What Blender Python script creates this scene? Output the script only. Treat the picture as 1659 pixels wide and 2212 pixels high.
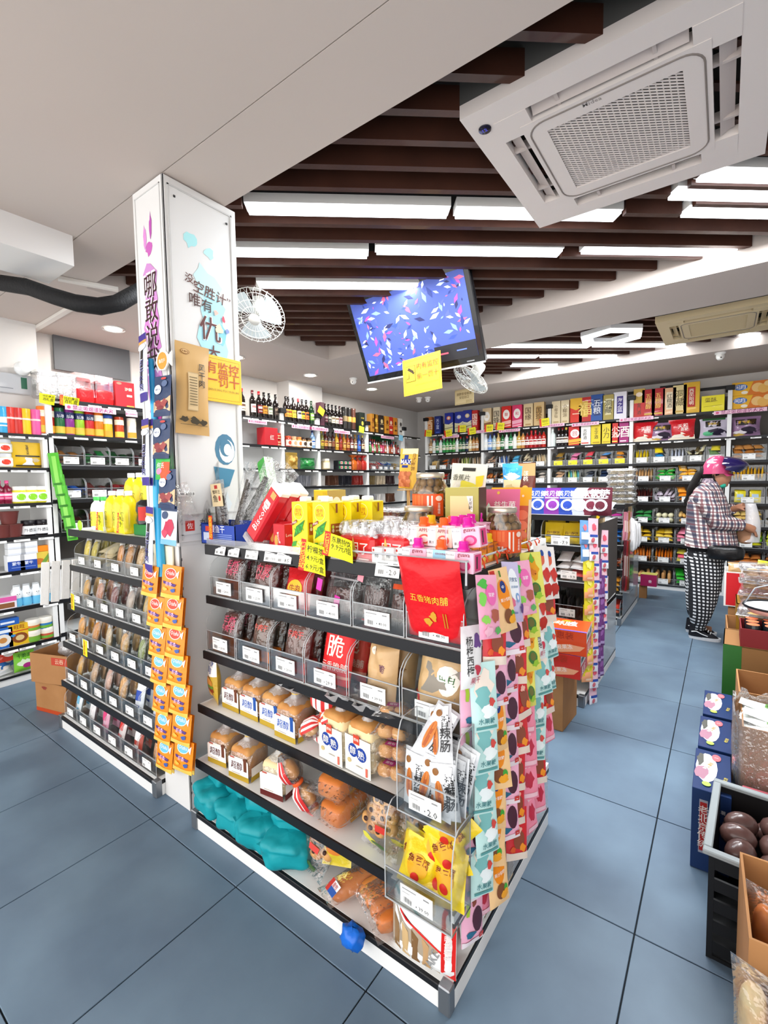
import bpy, math, random
import numpy as np
from mathutils import Vector, Matrix, Euler
from math import sin, cos, pi, radians, sqrt, atan2
rd = radians
for o in list(bpy.data.objects): bpy.data.objects.remove(o)
SC = bpy.context.scene
COL = SC.collection
# ------------------------------------------------------------------ camera, daylight, exposure
F, YAW, PITCH, ROLL = 1007.325, -0.63009, 0.064444, 0.014916
CAM = Vector((0.0, 0.0, 1.45840))
_f = Vector((sin(YAW)*cos(PITCH), cos(YAW)*cos(PITCH), -sin(PITCH)))
_r = Vector((cos(YAW), -sin(YAW), 0)); _d = _f.cross(_r)
_R = _r*cos(ROLL)+_d*sin(ROLL); _D = -_r*sin(ROLL)+_d*cos(ROLL)
cd = bpy.data.cameras.new('camera'); cam = bpy.data.objects.new('camera', cd); COL.objects.link(cam)
cam.matrix_world = Matrix(((_R.x, -_D.x, -_f.x, CAM.x), (_R.y, -_D.y, -_f.y, CAM.y), (_R.z, -_D.z, -_f.z, CAM.z), (0, 0, 0, 1)))
cd.sensor_fit = 'HORIZONTAL'; cd.sensor_width = 36.0; cd.lens = 36.0*F/1659.0; cd.clip_start = 0.02
SC.camera = cam
W = bpy.data.worlds.new('daylight'); SC.world = W; W.use_nodes = True
W.node_tree.nodes['Background'].inputs[0].default_value = (1.0, 0.98, 0.96, 1)
W.node_tree.nodes['Background'].inputs[1].default_value = 2.8
SC.view_settings.view_transform = 'Standard'; SC.view_settings.look = 'None'
SC.view_settings.exposure = 0.3; SC.view_settings.gamma = 1.0; SC.view_settings.use_curve_mapping = False
SC.cycles.max_bounces = 8; SC.cycles.diffuse_bounces = 4; SC.cycles.glossy_bounces = 3
SC.cycles.transmission_bounces = 4; SC.cycles.transparent_max_bounces = 24
SC.cycles.caustics_reflective = False; SC.cycles.caustics_refractive = False
SC.cycles.sample_clamp_indirect = 4.0
LED_POWER = 14.5       # watts per ceiling tube
SPOT_POWER = 11.0      # watts per round downlight
def at(u, v, x=None, y=None, z=None):
    "point of the shop seen at photograph pixel (u, v), on a plane x=, y= or z="
    d = _R*((u-829.5)/F)+_D*((v-1106)/F)+_f
    t = (x-CAM.x)/d.x if x is not None else (y-CAM.y)/d.y if y is not None else (z-CAM.z)/d.z
    return CAM+d*t
def X(u, v, y): return at(u, v, y=y).x
def Y(u, v, x): return at(u, v, x=x).y
# ------------------------------------------------------------------ materials
def lin(h):
    h = h.lstrip('#'); c = [int(h[i:i+2], 16)/255 for i in (0, 2, 4)]
    return tuple(((x+0.055)/1.055)**2.4 if x > 0.04045 else x/12.92 for x in c)+(1,)
_mats = {}
def _new(key):
    m = bpy.data.materials.new(key); m.use_nodes = True; _mats[key] = m
    return m, m.node_tree.nodes, m.node_tree.links, m.node_tree.nodes['Principled BSDF']
def M(h, rough=0.5, metal=0.0, coat=0.0, bump=0.0, bscale=40.0, var=0.0, vscale=6.0, hi=None):
    "plain colour; bump = fine relief, var = mottled mix towards hi"
    key = f'{h}_{rough}_{metal}_{coat}_{bump}_{bscale}_{var}_{vscale}_{hi}'
    if key in _mats: return _mats[key]
    m, N, L, B = _new(key)
    B.inputs['Base Color'].default_value = lin(h); B.inputs['Roughness'].default_value = rough
    B.inputs['Metallic'].default_value = metal; B.inputs['Specular IOR Level'].default_value = .3; B.inputs['Coat Weight'].default_value = coat
    tc = N.new('ShaderNodeNewGeometry') if (bump or var) else None
    if var:
        n = N.new('ShaderNodeTexNoise'); n.inputs['Scale'].default_value = vscale; n.inputs['Detail'].default_value = 5
        L.new(tc.outputs['Position'], n.inputs['Vector'])
        mx = N.new('ShaderNodeMix'); mx.data_type = 'RGBA'
        mx.inputs['A'].default_value = lin(h); mx.inputs['B'].default_value = lin(hi or '#ffffff')
        r = N.new('ShaderNodeMapRange'); r.inputs['From Min'].default_value = .35; r.inputs['From Max'].default_value = .7; r.inputs['To Max'].default_value = var
        L.new(n.outputs['Fac'], r.inputs['Value']); L.new(r.outputs['Result'], mx.inputs['Factor']); L.new(mx.outputs['Result'], B.inputs['Base Color'])
    if bump:
        n = N.new('ShaderNodeTexNoise'); n.inputs['Scale'].default_value = bscale; n.inputs['Detail'].default_value = 3
        L.new(tc.outputs['Position'], n.inputs['Vector'])
        b = N.new('ShaderNodeBump'); b.inputs['Strength'].default_value = bump; b.inputs['Distance'].default_value = 0.01
        L.new(n.outputs['Fac'], b.inputs['Height']); L.new(b.outputs['Normal'], B.inputs['Normal'])
    return m
def FOIL(h, bump=0.5): return M(h, .28, 0.0, .5, bump, 38)
def SHINY(h): return M(h, .22, 0.0, .6)
def PRINT(h): return M(h, .4)
def CLEAR(h='#ffffff', refl=.06, bump=0.0, haze=0.0, name=None):
    "thin clear plastic or glass"
    key = f'clear_{h}_{refl}_{bump}_{haze}'
    if key in _mats: return _mats[key]
    m, N, L, B = _new(key); out = N['Material Output']
    t = N.new('ShaderNodeBsdfTransparent'); t.inputs[0].default_value = lin(h)
    g = N.new('ShaderNodeBsdfGlossy'); g.inputs['Roughness'].default_value = .08; g.inputs[0].default_value = (1, 1, 1, 1)
    lw = N.new('ShaderNodeLayerWeight'); lw.inputs['Blend'].default_value = .25
    r = N.new('ShaderNodeMapRange'); r.inputs['To Min'].default_value = refl; r.inputs['To Max'].default_value = .75
    L.new(lw.outputs['Fresnel'], r.inputs['Value'])
    mx = N.new('ShaderNodeMixShader'); L.new(r.outputs['Result'], mx.inputs[0]); L.new(t.outputs[0], mx.inputs[1]); L.new(g.outputs[0], mx.inputs[2])
    last = mx
    if haze:
        d = N.new('ShaderNodeBsdfDiffuse'); d.inputs[0].default_value = (.85, .85, .86, 1)
        m2 = N.new('ShaderNodeMixShader'); m2.inputs[0].default_value = haze
        if haze < 0: gz = N.new('ShaderNodeTexCoord'); sx = N.new('ShaderNodeSeparateXYZ'); rz = N.new('ShaderNodeMapRange'); L.new(gz.outputs['Generated'], sx.inputs[0]); L.new(sx.outputs['Z'], rz.inputs['Value']); rz.inputs['From Min'].default_value = .42; rz.inputs['From Max'].default_value = .85; rz.inputs['To Min'].default_value = .03; rz.inputs['To Max'].default_value = -haze; L.new(rz.outputs['Result'], m2.inputs[0])
        L.new(mx.outputs[0], m2.inputs[1]); L.new(d.outputs[0], m2.inputs[2]); last = m2
    if bump:
        gm = N.new('ShaderNodeNewGeometry'); n = N.new('ShaderNodeTexNoise'); n.inputs['Scale'].default_value = 45; n.inputs['Detail'].default_value = 2
        L.new(gm.outputs['Position'], n.inputs['Vector'])
        b = N.new('ShaderNodeBump'); b.inputs['Strength'].default_value = bump; b.inputs['Distance'].default_value = .02
        L.new(n.outputs['Fac'], b.inputs['Height'])
        L.new(b.outputs['Normal'], g.inputs['Normal']); L.new(b.outputs['Normal'], lw.inputs['Normal'])
    L.new(last.outputs[0], out.inputs['Surface'])
    return m
def GLOW(h, s):
    key = f'glow_{h}_{s}'
    if key in _mats: return _mats[key]
    m, N, L, B = _new(key)
    B.inputs['Base Color'].default_value = lin(h); B.inputs['Emission Color'].default_value = lin(h); B.inputs['Emission Strength'].default_value = s
    return m
# ------------------------------------------------------------------ geometry
class G:
    "collects faces of ONE mesh"
    def __init__(s): s.v, s.f, s.m, s.s, s.mats = [], [], [], [], []
    def mi(s, mat):
        if mat not in s.mats: s.mats.append(mat)
        return s.mats.index(mat)
    def add(s, v, f, mat, smooth=False):
        o = len(s.v); k = s.mi(mat); s.v += [tuple(p) for p in v]
        for q in f: s.f.append(tuple(i+o for i in q)); s.m.append(k); s.s.append(smooth)
        return s
    def box(s, x0, y0, z0, x1, y1, z1, mat, b=0.0):
        if b <= 0:
            v = [(x, y, z) for z in (z0, z1) for y in (y0, y1) for x in (x0, x1)]
            return s.add(v, [(0, 2, 3, 1), (4, 5, 7, 6), (0, 1, 5, 4), (1, 3, 7, 5), (3, 2, 6, 7), (2, 0, 4, 6)], mat)
        b = min(b, (x1-x0)/2.01, (y1-y0)/2.01, (z1-z0)/2.01); v = []; I = {}
        for cx in (0, 1):
            for cy in (0, 1):
                for cz in (0, 1):
                    p = (x1 if cx else x0, y1 if cy else y0, z1 if cz else z0); d = (b*(1-2*cx), b*(1-2*cy), b*(1-2*cz))
                    for a in range(3):
                        q = [p[k]+(0 if k == a else d[k]) for k in range(3)]; I[cx, cy, cz, a] = len(v); v.append(q)
        f = []
        def qd(a, idx):
            r = idx
            f.append(r)
        for a in range(3):
            o = [k for k in range(3) if k != a]
            for c in (0, 1):
                L = []
                for e in ((0, 0), (1, 0), (1, 1), (0, 1)):
                    k = [0, 0, 0]; k[a] = c; k[o[0]] = e[0]; k[o[1]] = e[1]; L.append(I[k[0], k[1], k[2], a])
                flip = (c == 0) != (a == 1)
                f.append(tuple(L[::-1]) if flip else tuple(L))
        for a in range(3):       # edges along axis a
            o = [k for k in range(3) if k != a]
            for e in ((0, 0), (1, 0), (1, 1), (0, 1)):
                k0 = [0, 0, 0]; k0[o[0]] = e[0]; k0[o[1]] = e[1]; k1 = list(k0); k1[a] = 1
                f.append((I[(*k0, o[0])], I[(*k1, o[0])], I[(*k1, o[1])], I[(*k0, o[1])]))
        for cx in (0, 1):
            for cy in (0, 1):
                for cz in (0, 1): f.append((I[cx, cy, cz, 0], I[cx, cy, cz, 1], I[cx, cy, cz, 2]))
        return s.add(v, f, mat)
    def lathe(s, prof, n, mat, smooth=True, c=(0, 0), caps=True):
        v = []; f = []
        for r, z in prof:
            for i in range(n): a = 2*pi*i/n; v.append((c[0]+r*cos(a), c[1]+r*sin(a), z))
        for j in range(len(prof)-1):
            for i in range(n): f.append((j*n+i, j*n+(i+1) % n, (j+1)*n+(i+1) % n, (j+1)*n+i))
        s.add(v, f, mat, smooth)
        if caps:
            for j, rev in ((0, 1), (len(prof)-1, 0)):
                if prof[j][0] > 1e-4:
                    ring = [v[j*n+i] for i in range(n)]; s.add(ring, [tuple(range(n))[::-1] if rev else tuple(range(n))], mat)
        return s
    def tube(s, path, r, mat, n=6, smooth=True, cap=True):
        P = [Vector(p) for p in path]; v = []; f = []; up = Vector((0, 0, 1))
        R = r if isinstance(r, (list, tuple)) else [r]*len(P)
        for i, p in enumerate(P):
            t = (P[min(i+1, len(P)-1)]-P[max(i-1, 0)]).normalized()
            a = t.cross(up) if abs(t.z) < .95 else t.cross(Vector((1, 0, 0)))
            a.normalize(); b = a.cross(t).normalized()
            for k in range(n): th = 2*pi*k/n; v.append(p+(a*cos(th)+b*sin(th))*R[i])
        for i in range(len(P)-1):
            for k in range(n): f.append((i*n+k, i*n+(k+1) % n, (i+1)*n+(k+1) % n, (i+1)*n+k))
        s.add(v, f, mat, smooth)
        if cap: s.add(v[:n], [tuple(range(n))], mat); s.add(v[-n:], [tuple(range(n))[::-1]], mat)
        return s
    def grid(s, fn, nu, nv, mat, smooth=True, wrap=False):
        v = [fn(i/nu, j/nv) for j in range(nv+1) for i in range(nu+(0 if wrap else 1))]; w = nu if wrap else nu+1
        f = [(j*w+i, j*w+(i+1) % w, (j+1)*w+(i+1) % w, (j+1)*w+i) for j in range(nv) for i in range(nu)]
        return s.add(v, f, mat, smooth)
    def prism(s, poly, y0, y1, mat):
        "polygon in x,z pushed along y"
        n = len(poly); v = [(x, y0, z) for x, z in poly]+[(x, y1, z) for x, z in poly]
        f = [tuple(range(n)), tuple(range(n, 2*n))[::-1]]+[(i, i+n, (i+1) % n+n, (i+1) % n) for i in range(n)]
        return s.add(v, f, mat)
    def tri(s, fn, mat=None):
        s.v = [tuple(fn(Vector(p))) for p in s.v]; return s
    def mesh(s, name='m'):
        me = bpy.data.meshes.new(name); me.from_pydata(s.v, [], s.f)
        for m in s.mats: me.materials.append(m)
        me.polygons.foreach_set('material_index', s.m); me.polygons.foreach_set('use_smooth', s.s)
        me.update(); return me
_txt = {}
def text_geo(body):
    if body not in _txt:
        c = bpy.data.curves.new('t', 'FONT'); c.body = body; c.align_x = 'CENTER'; c.align_y = 'CENTER'; c.resolution_u = 1; c.offset = .006; c.space_line = .95
        o = bpy.data.objects.new('t', c); m = o.to_mesh()
        v = [(p.co.x, p.co.y) for p in m.vertices]; f = [tuple(p.vertices) for p in m.polygons]
        o.to_mesh_clear(); bpy.data.objects.remove(o); bpy.data.curves.remove(c)
        xs = [p[0] for p in v] or [0]; ys = [p[1] for p in v] or [0]
        cx, cy = (min(xs)+max(xs))/2, (min(ys)+max(ys))/2
        _txt[body] = ([(a-cx, b-cy) for a, b in v], f, max(xs)-min(xs) or 1, max(ys)-min(ys) or 1)
    return _txt[body]
def art(shapes, fn, w, h, g=None, eps0=.0007, de=.00035):
    """flat print laid on a surface; fn(u, v, lift) -> point; u, v in 0..1 over w x h metres
    ('r',u0,v0,u1,v1,col) ('e',cu,cv,ru,rv,col) ('p',[(u,v)..],col) ('t',text,cu,cv,width,col[,rot]) ('v',text,cu,cv,height,col)"""
    g = g or G()
    for k, sh in enumerate(shapes):
        e = eps0+de*k; q = sh[0]
        if q == 'r':
            _, a, b, c, d, col = sh; nu = max(1, int(abs(c-a)*8)); nv = max(1, int(abs(d-b)*8))
            g.grid(lambda s, t: fn(a+(c-a)*s, b+(d-b)*t, e), nu, nv, PRINT(col))
        elif q == 'e':
            _, cu, cv, ru, rv, col = sh; n = 14; v = [fn(cu, cv, e)]; f = []
            for j in (1, 2):
                for i in range(n): th = 2*pi*i/n; v.append(fn(cu+ru*cos(th)*j/2, cv+rv*sin(th)*j/2, e))
            for i in range(n):
                i2 = (i+1) % n; f.append((0, 1+i, 1+i2)); f.append((1+i, 1+n+i, 1+n+i2, 1+i2))
            g.add(v, f, PRINT(col), True)
        elif q == 'p':
            _, pts, col = sh; cx = sum(p[0] for p in pts)/len(pts); cy = sum(p[1] for p in pts)/len(pts); n = len(pts)
            v = [fn(cx, cy, e)]+[fn((a+cx)/2, (b+cy)/2, e) for a, b in pts]+[fn(a, b, e) for a, b in pts]; f = []
            for i in range(n):
                i2 = (i+1) % n; f.append((0, 1+i, 1+i2)); f.append((1+i, 1+n+i, 1+n+i2, 1+i2))
            g.add(v, f, PRINT(col), True)
        else:
            body, cu, cv, size, col = sh[1:6]; rot = sh[6] if len(sh) > 6 else 0
            if q == 'v': body = '\n'.join(body)
            v, f, tw, th = text_geo(body); sc = size*w/tw if q == 't' else size*h/th
            cr, sr = cos(rd(rot)), sin(rd(rot)); P = []
            for a, b in v:
                a *= sc; b *= sc; P.append(fn(cu+(a*cr-b*sr)/w, cv+(a*sr+b*cr)/h, e))
            g.add(P, f, PRINT(col))
    return g
# ------------------------------------------------------------------ objects
def obj(name, me, parent=None, loc=(0, 0, 0), rot=(0, 0, 0), sc=None):
    o = bpy.data.objects.new(name, me.mesh(name) if isinstance(me, G) else me); COL.objects.link(o)
    o.location = loc; o.rotation_euler = rot
    if sc is not None: o.scale = (sc,)*3 if isinstance(sc, (int, float)) else sc
    if parent: o.parent = parent
    return o
def tag(o, label, cat, group=None, kind=None):
    o['label'] = label; o['category'] = cat
    if group: o['group'] = group
    if kind: o['kind'] = kind
    return o
def struct(name, me, parent=None, label=None, loc=(0, 0, 0), rot=(0, 0, 0)):
    o = obj(name, me, parent, loc, rot)
    if not parent: o['kind'] = 'structure'
    if label: o['label'] = label
    return o
REST = False
class Kit:
    "a kind of thing: root mesh (or None) and parts [(name, mesh, [(sub-part, mesh)...])]"
    def __init__(s, root=None, parts=()):
        s.root = root.mesh() if isinstance(root, G) else root
        s.parts = []
        for p in parts:
            n, g = p[0], p[1]; sub = p[2] if len(p) > 2 else []
            if isinstance(g, G) and not g.f: continue
            s.parts.append((n, g.mesh(n) if isinstance(g, G) else g, [(a, b.mesh(a) if isinstance(b, G) else b) for a, b in sub]))
def low(kit, rot, sc):
    if not hasattr(kit, 'pts'):
        A = []
        for me in [kit.root]+[p[1] for p in kit.parts]:
            if me: a = np.empty(len(me.vertices)*3); me.vertices.foreach_get('co', a); A.append(a.reshape(-1, 3))
        kit.pts = np.concatenate(A)
    r = Euler(rot).to_matrix()[2]; s = np.ones(3)*(sc if sc is not None else 1)
    return float((kit.pts*s).dot(np.array(r)).min())
def place(kit, name, label, cat, loc, rot=(0, 0, 0), group=None, sc=None, on=None):
    "on: loc.z is the height of the surface the thing rests on"
    if isinstance(rot, (int, float)): rot = (0, 0, rot)
    if (REST if on is None else on) and loc[2] < 2.5: loc = (loc[0], loc[1], loc[2]+.001-low(kit, rot, sc))
    o = obj(name, kit.root, None, loc, rot, sc); tag(o, label, cat, group)
    for n, me, sub in kit.parts:
        c = obj(n, me, o)
        for a, b in sub: obj(a, b, c)
    return o
ORD = ['first', 'second', 'third', 'fourth', 'fifth', 'sixth', 'seventh', 'eighth', 'ninth', 'tenth', 'eleventh', 'twelfth', 'thirteenth', 'fourteenth', 'fifteenth', 'sixteenth', 'seventeenth', 'eighteenth', 'nineteenth', 'twentieth', 'twenty-first', 'twenty-second', 'twenty-third', 'twenty-fourth']
LEFTX = pi/2      # turn for things on shelves that face +x
# ================================================================== the room
WHITE = M('#d9d6d3', .7, bump=.05, bscale=8); CEILW = M('#bfb3ab', .75, var=.25, vscale=1.1, hi='#b3a8a1')
SHW = M('#e4e4e2', .45); BLACK = M('#17171a', .4); STEEL = M('#8d9094', .35, .8); DARKP = M('#2a2523', .55)
# floor: slab with square tiles, joints recessed
g = G().box(-4.7, -1.3, -.12, 3.0, 7.5, -.006, M('#20262c', .9))
floor = struct('floor', g)
TILE = M('#5a6d80', .46, 0, .0, .06, 3.0, .7, 2.6, '#72899b')
tm = G().box(.0022, .0022, -.006, .6-.0022, .63-.0022, 0, TILE, .0012).mesh('tile')
for i in range(-8, 6):
    for j in range(-4, 11):
        x = -.195+.6*i; y = .966+.63*j
        if x > 2.4 or y > 7.2: continue
        struct('tile', tm, floor, loc=(x, y, 0))
struct('wall_left', G().box(-4.75, -1.3, 0, -4.6, 7.5, 2.73, WHITE))
struct('wall_back', G().box(-4.75, 7.4, 0, 3.0, 7.55, 2.73, WHITE))
struct('wall_right', G().box(3.0, -1.3, 0, 3.15, 7.55, 2.73, WHITE))
struct('trim_1', G().box(-4.6, .2, 1.9, -4.4, 1.43, 2.73, WHITE), label='plastered column above the first bay of the left wall shelves')
struct('trim_2', G().box(-4.6, 4.05, 2.2, -4.38, 4.64, 2.73, WHITE), label='plastered column behind the top row of wine bottles')
# ceiling: plastered soffits round two openings filled with timber slats
g = G()
g.box(-4.75, -1.3, 2.73, 3.15, 1.083, 3.0, CEILW); g.box(-4.75, 1.087, 2.73, 3.15, 1.38, 3.0, CEILW)
g.box(-4.75, 1.38, 2.73, -3.35, 7.5, 3.0, CEILW); g.box(-3.35, 3.66, 2.73, 3.15, 4.32, 3.0, CEILW); g.box(-3.35, 5.9, 2.73, 3.15, 7.5, 3.0, CEILW)
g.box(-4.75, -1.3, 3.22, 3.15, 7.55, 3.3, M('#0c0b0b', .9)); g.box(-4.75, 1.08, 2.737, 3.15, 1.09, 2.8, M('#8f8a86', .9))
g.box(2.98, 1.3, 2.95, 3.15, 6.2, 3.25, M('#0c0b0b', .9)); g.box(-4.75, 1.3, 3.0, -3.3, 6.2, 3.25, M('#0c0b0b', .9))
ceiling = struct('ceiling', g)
struct('trim_3', G().box(-3.05, -1.0, 2.58, -2.71, 1.065, 2.735, WHITE), label='boxed beam end under the white ceiling')
SLAT = M('#46281d', .5, 0, .1, .25, 14, .6, 5, '#2e1913')
SA = rd(39.5); sd = Vector((cos(SA), sin(SA))); sn = Vector((-sin(SA), cos(SA)))
def slat_span(t, y0, y1, x0=-3.35, x1=2.9):
    lo, hi = -20, 20
    for a, b, c in ((x0, x1, 0), (y0, y1, 1)):
        p = t*sn[c]; s0, s1 = sorted(((a-p)/sd[c], (b-p)/sd[c])); lo = max(lo, s0); hi = min(hi, s1)
    return lo, hi
LQ = 0.9457
LEDS = [(a*LQ, b*LQ, t*LQ) for a, b, t in ((-.56, .54, 2.63), (.57, 1.5, 2.63), (1.7, 2.9, 2.27), (1.66, 2.86, 2.42), (1.84, 3.0, 2.575), (.15, 1.36, 3.055), (1.48, 2.69, 3.01), (-.7, .5, 3.60), (-1.05, .11, 3.11), (1.42, 2.62, 5.13), (2.64, 3.83, 5.10), (1.0, 2.20, 5.56), (2.22, 3.41, 5.54), (2.01, 3.19, 5.98), (4.0, 5.2, 4.69))]
sm_unit = G().box(0, -.017, 2.835, 1, .017, 2.925, SLAT).mesh('slat')
for y0, y1 in ((1.38, 3.66), (4.32, 5.9)):
    t = -1.0
    while t < 8:
        lo, hi = slat_span(t, y0, y1); cuts = sorted((s0, s1) for s0, s1, tt in LEDS if abs(tt-t) < .064)
        segs = []; a_ = lo
        for s0, s1 in cuts: segs.append((a_, min(s0-.01, hi))); a_ = max(a_, s1+.01)
        segs.append((a_, hi))
        for a_, b_ in segs:
            if b_-a_ > .06:
                c = sd*a_+sn*t; o = struct('slat', sm_unit, ceiling, loc=(c.x, c.y, 0), rot=(0, 0, SA)); o.scale = (b_-a_, 1, 1)
        t += .157
for t, a_, b_ in ((2.345, 1.7, 2.86), (2.4975, 1.84, 2.9)):
    c = sd*a_*LQ+sn*t*LQ; o = struct('slat', sm_unit, ceiling, loc=(c.x, c.y, 0), rot=(0, 0, SA)); o.scale = ((b_-a_)*LQ, .8, 1)
# ---- ceiling tubes between the slats
ledm = {}
def led(i, s0, s1, t, where):
    L = s1-s0; key = round(L, 2)
    if key not in ledm:
        ledm[key] = Kit(G().box(0, -.046, 2.855, L, .046, 2.90, M('#d8d6d2', .4)), [('diffuser', G().box(.01, -.041, 2.838, L-.01, .041, 2.855, GLOW('#f4f8ff', 5.0)))])
    c = sd*s0+sn*t
    place(ledm[key], 'ceiling_light', f'white light panel between ceiling slats, {where}', 'light', (c.x, c.y, 0), SA, 'light panels between the slats')
    ld = bpy.data.lights.new('tube_light', 'AREA'); ld.shape = 'RECTANGLE'; ld.size = L-.04; ld.size_y = .08; ld.energy = LED_POWER*L; ld.color = (.93, .97, 1)
    lo = bpy.data.objects.new('tube_light', ld); COL.objects.link(lo); p = sd*((s0+s1)/2)+sn*t; lo.location = (p.x, p.y, 2.834); lo.rotation_euler = (0, 0, SA)
LW = ['nearest the white pillar', 'passing the near corner of the large air conditioner', 'topmost one right of the large air conditioner', 'second one right of the large air conditioner', 'third one right of the large air conditioner', 'left one of the row behind the pillar light', 'right one of the row behind the pillar light', 'above the fan beside the pillar', 'directly behind the pillar top', 'left of the far hexagonal lamp', 'under the far hexagonal lamp', 'left one in the far middle row', 'right one in the far middle row', 'in the far third row', 'behind the beige air conditioner']
for i, q in enumerate(LEDS): led(i, *q, LW[i])
# ---- round downlights
dk = Kit(G().lathe([(.085, 2.722), (.085, 2.7305), (.062, 2.7305), (.062, 2.722)], 20, M('#eeeeec', .4), caps=False), [('lamp_face', G().lathe([(.0, 2.7235), (.063, 2.7235)], 20, GLOW('#fff6e8', 14.0), caps=False))])
for u, v, w in ((245, 710, 'beside the pillar above the red gift boxes'), (510, 771, 'just right of the pillar edge'), (670, 810, 'above the wine bottles'), (803, 840, 'near the hanging screen')):
    p = at(u, v, z=2.73)
    place(dk, 'downlight', f'round recessed downlight in the white ceiling, {w}', 'light', (p.x, p.y, 0), group='round downlights')
    ld = bpy.data.lights.new('downlight_bulb', 'AREA'); ld.shape = 'DISK'; ld.size = .12; ld.energy = SPOT_POWER; ld.color = (1, .95, .88)
    lo = bpy.data.objects.new('downlight_bulb', ld); COL.objects.link(lo); lo.location = (p.x, p.y, 2.72)
# hexagonal lamp
def hexring(r0, r1, z0, z1, mat, sx=1):
    g = G(); v = []
    for r, z in ((r1, z0), (r1, z1), (r0, z1), (r0, z0)):
        for k in range(6): a = pi/3*k+SA; v.append((r*cos(a)*1.0, r*sin(a), z))
    f = [(j*6+k, j*6+(k+1) % 6, ((j+1) % 4)*6+(k+1) % 6, ((j+1) % 4)*6+k) for j in range(4) for k in range(6)]
    return g.add(v, f, mat)
p = at(1320, 726, z=2.77)
place(Kit(hexring(.17, .29, .012, .05, M('#e8e8e8', .4)), [('diffuser', hexring(.18, .28, 0, .012, GLOW('#f6f9ff', 5.0)))]), 'hexagonal_ceiling_light', 'white hexagonal ring lamp under the far slatted ceiling', 'light', (p.x, p.y, 2.75))
ld = bpy.data.lights.new('hexagon_bulb', 'AREA'); ld.shape = 'DISK'; ld.size = .5; ld.energy = LED_POWER; lo = bpy.data.objects.new('hexagon_bulb', ld); COL.objects.link(lo); lo.location = (p.x, p.y, 2.742)
# ------------------------------------------------------------------ pillar with posters
PW = M('#dcdbd9', .45)
g = G().box(-2.09, 1.092, 0, -1.888, 1.42, 2.73, PW)
pillar = struct('pillar', g, label='white boxed pillar between the two gondolas')
for nm, a in (('cladding_panel', (-2.12, 1.078, 1.21, -1.878, 1.43, 2.725)), ('lower_panel', (-2.095, 1.09, 0.0, -1.885, 1.43, 1.195))):
    g = G(); x0, y0, z0, x1, y1, z1 = a
    g.box(x0, y0, z0, x1, y0+.008, z1, PW, .002); g.box(x1-.008, y0, z0, x1, y1, z1, PW, .002)
    if nm[0] == 'c':
        FR = M('#c9c8c6', .4)
        for q in ((x1, y0+.02, z0+.01, x1+.004, y0+.026, z1-.03), (x1, y1-.03, z0+.01, x1+.004, y1-.024, z1-.03), (x1, y0+.02, z1-.036, x1+.004, y1-.024, z1-.03), (x1, y0+.02, z0+.03, x1+.004, y1-.024, z0+.034), (x1, y0+.02, z0+.118, x1+.004, y1-.024, z0+.122),
                  (x0+.02, y0-.003, z0+.02, x0+.024, y0, z1-.03), (x1-.024, y0-.003, z0+.02, x1-.02, y0, z1-.03), (x0+.02, y0-.003, z1-.034, x1-.02, y0, z1-.03)): g.box(*q, FR)
        for yy, zz in ((y0+.05, z1-.07), (y1-.05, z1-.075)): g.box(x1, yy-.004, zz-.004, x1+.004, yy+.004, zz+.004, M('#333333', .5))
    else:
        for k in range(26): g.box(-1.8855, y0+.006, .08+k*.042, -1.8843, y0+.01, .092+k*.042, M('#77777a', .5))
    struct(nm, g, pillar)
def side(x, y0, z0, w, h):          # art map on a face that looks to +x
    return lambda u, v, e: (x+e, y0+u*w, z0+v*h)
def front(x0, y, z0, w, h):         # art map on a face that looks to -y
    return lambda u, v, e: (x0+u*w, y-e, z0+v*h)
rng = random.Random(5)
def blot(cu, cv, ru, rv, col, n=13, j=.35):
    return ('p', [(cu+ru*cos(2*pi*i/n)*(1+rng.uniform(-j, j)), cv+rv*sin(2*pi*i/n)*(1+rng.uniform(-j, j))) for i in range(n)], col)
# poster with brush writing on the right face
A = [blot(.30, .80, .10, .03, '#a9dfe2'), blot(.60, .775, .08, .022, '#b5e4e6'), blot(.52, .64, .22, .07, '#c3e6ea'), blot(.62, .50, .20, .09, '#aadbe4'), blot(.60, .36, .24, .10, '#a7d9e6'), blot(.60, .27, .22, .06, '#b3dde8'), blot(.75, .43, .09, .04, '#7fc6da')]
A += [('t', '没', .26, .635, .13, '#5a2c22', -5), ('t', '空胜计”', .62, .60, .60, '#5a2c22', -8), ('t', '唯', .33, .55, .17, '#4a2a22', 0), ('t', '有', .52, .54, .17, '#4a2a22', 0), ('t', '仇', .57, .44, .36, '#ffffff', 0), ('t', '仇', .56, .44, .34, '#5a2018', 0), ('t', '大', .60, .335, .22, '#5a2018'),
      blot(.66, .52, .035, .012, '#e9b6a8'), blot(.78, .50, .03, .014, '#c9445a'), blot(.70, .45, .06, .02, '#f0ddb4'), blot(.84, .45, .03, .012, '#7d8fc4')]
struct('poster_print', art(A, side(-1.878, 1.10, 1.72, .31, .98), .31, .98), pillar, 'brush-written poster with turquoise splashes')
A = [blot(.5, .78, .13, .03, '#c060b0'), blot(.35, .83, .06, .05, '#d58ccb'), blot(.6, .86, .05, .05, '#b04fa6'), blot(.5, .60, .30, .13, '#c78ac6'), blot(.5, .42, .28, .14, '#c97fc4'), blot(.5, .22, .26, .16, '#cf8fcb'), blot(.5, .07, .2, .08, '#bb3c92'),
     ('v', '哪敢说我', .46, .46, .44, '#f4e9f2'), ('v', '哪敢说我', .5, .46, .42, '#3a1a1c'), ('v', '饿了', .6, .14, .18, '#b455a8')]
struct('poster_print', art(A, front(-2.10, 1.078, 1.70, .20, .98), .20, .98), pillar, 'narrow poster with dark brush writing on purple splashes')
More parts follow.
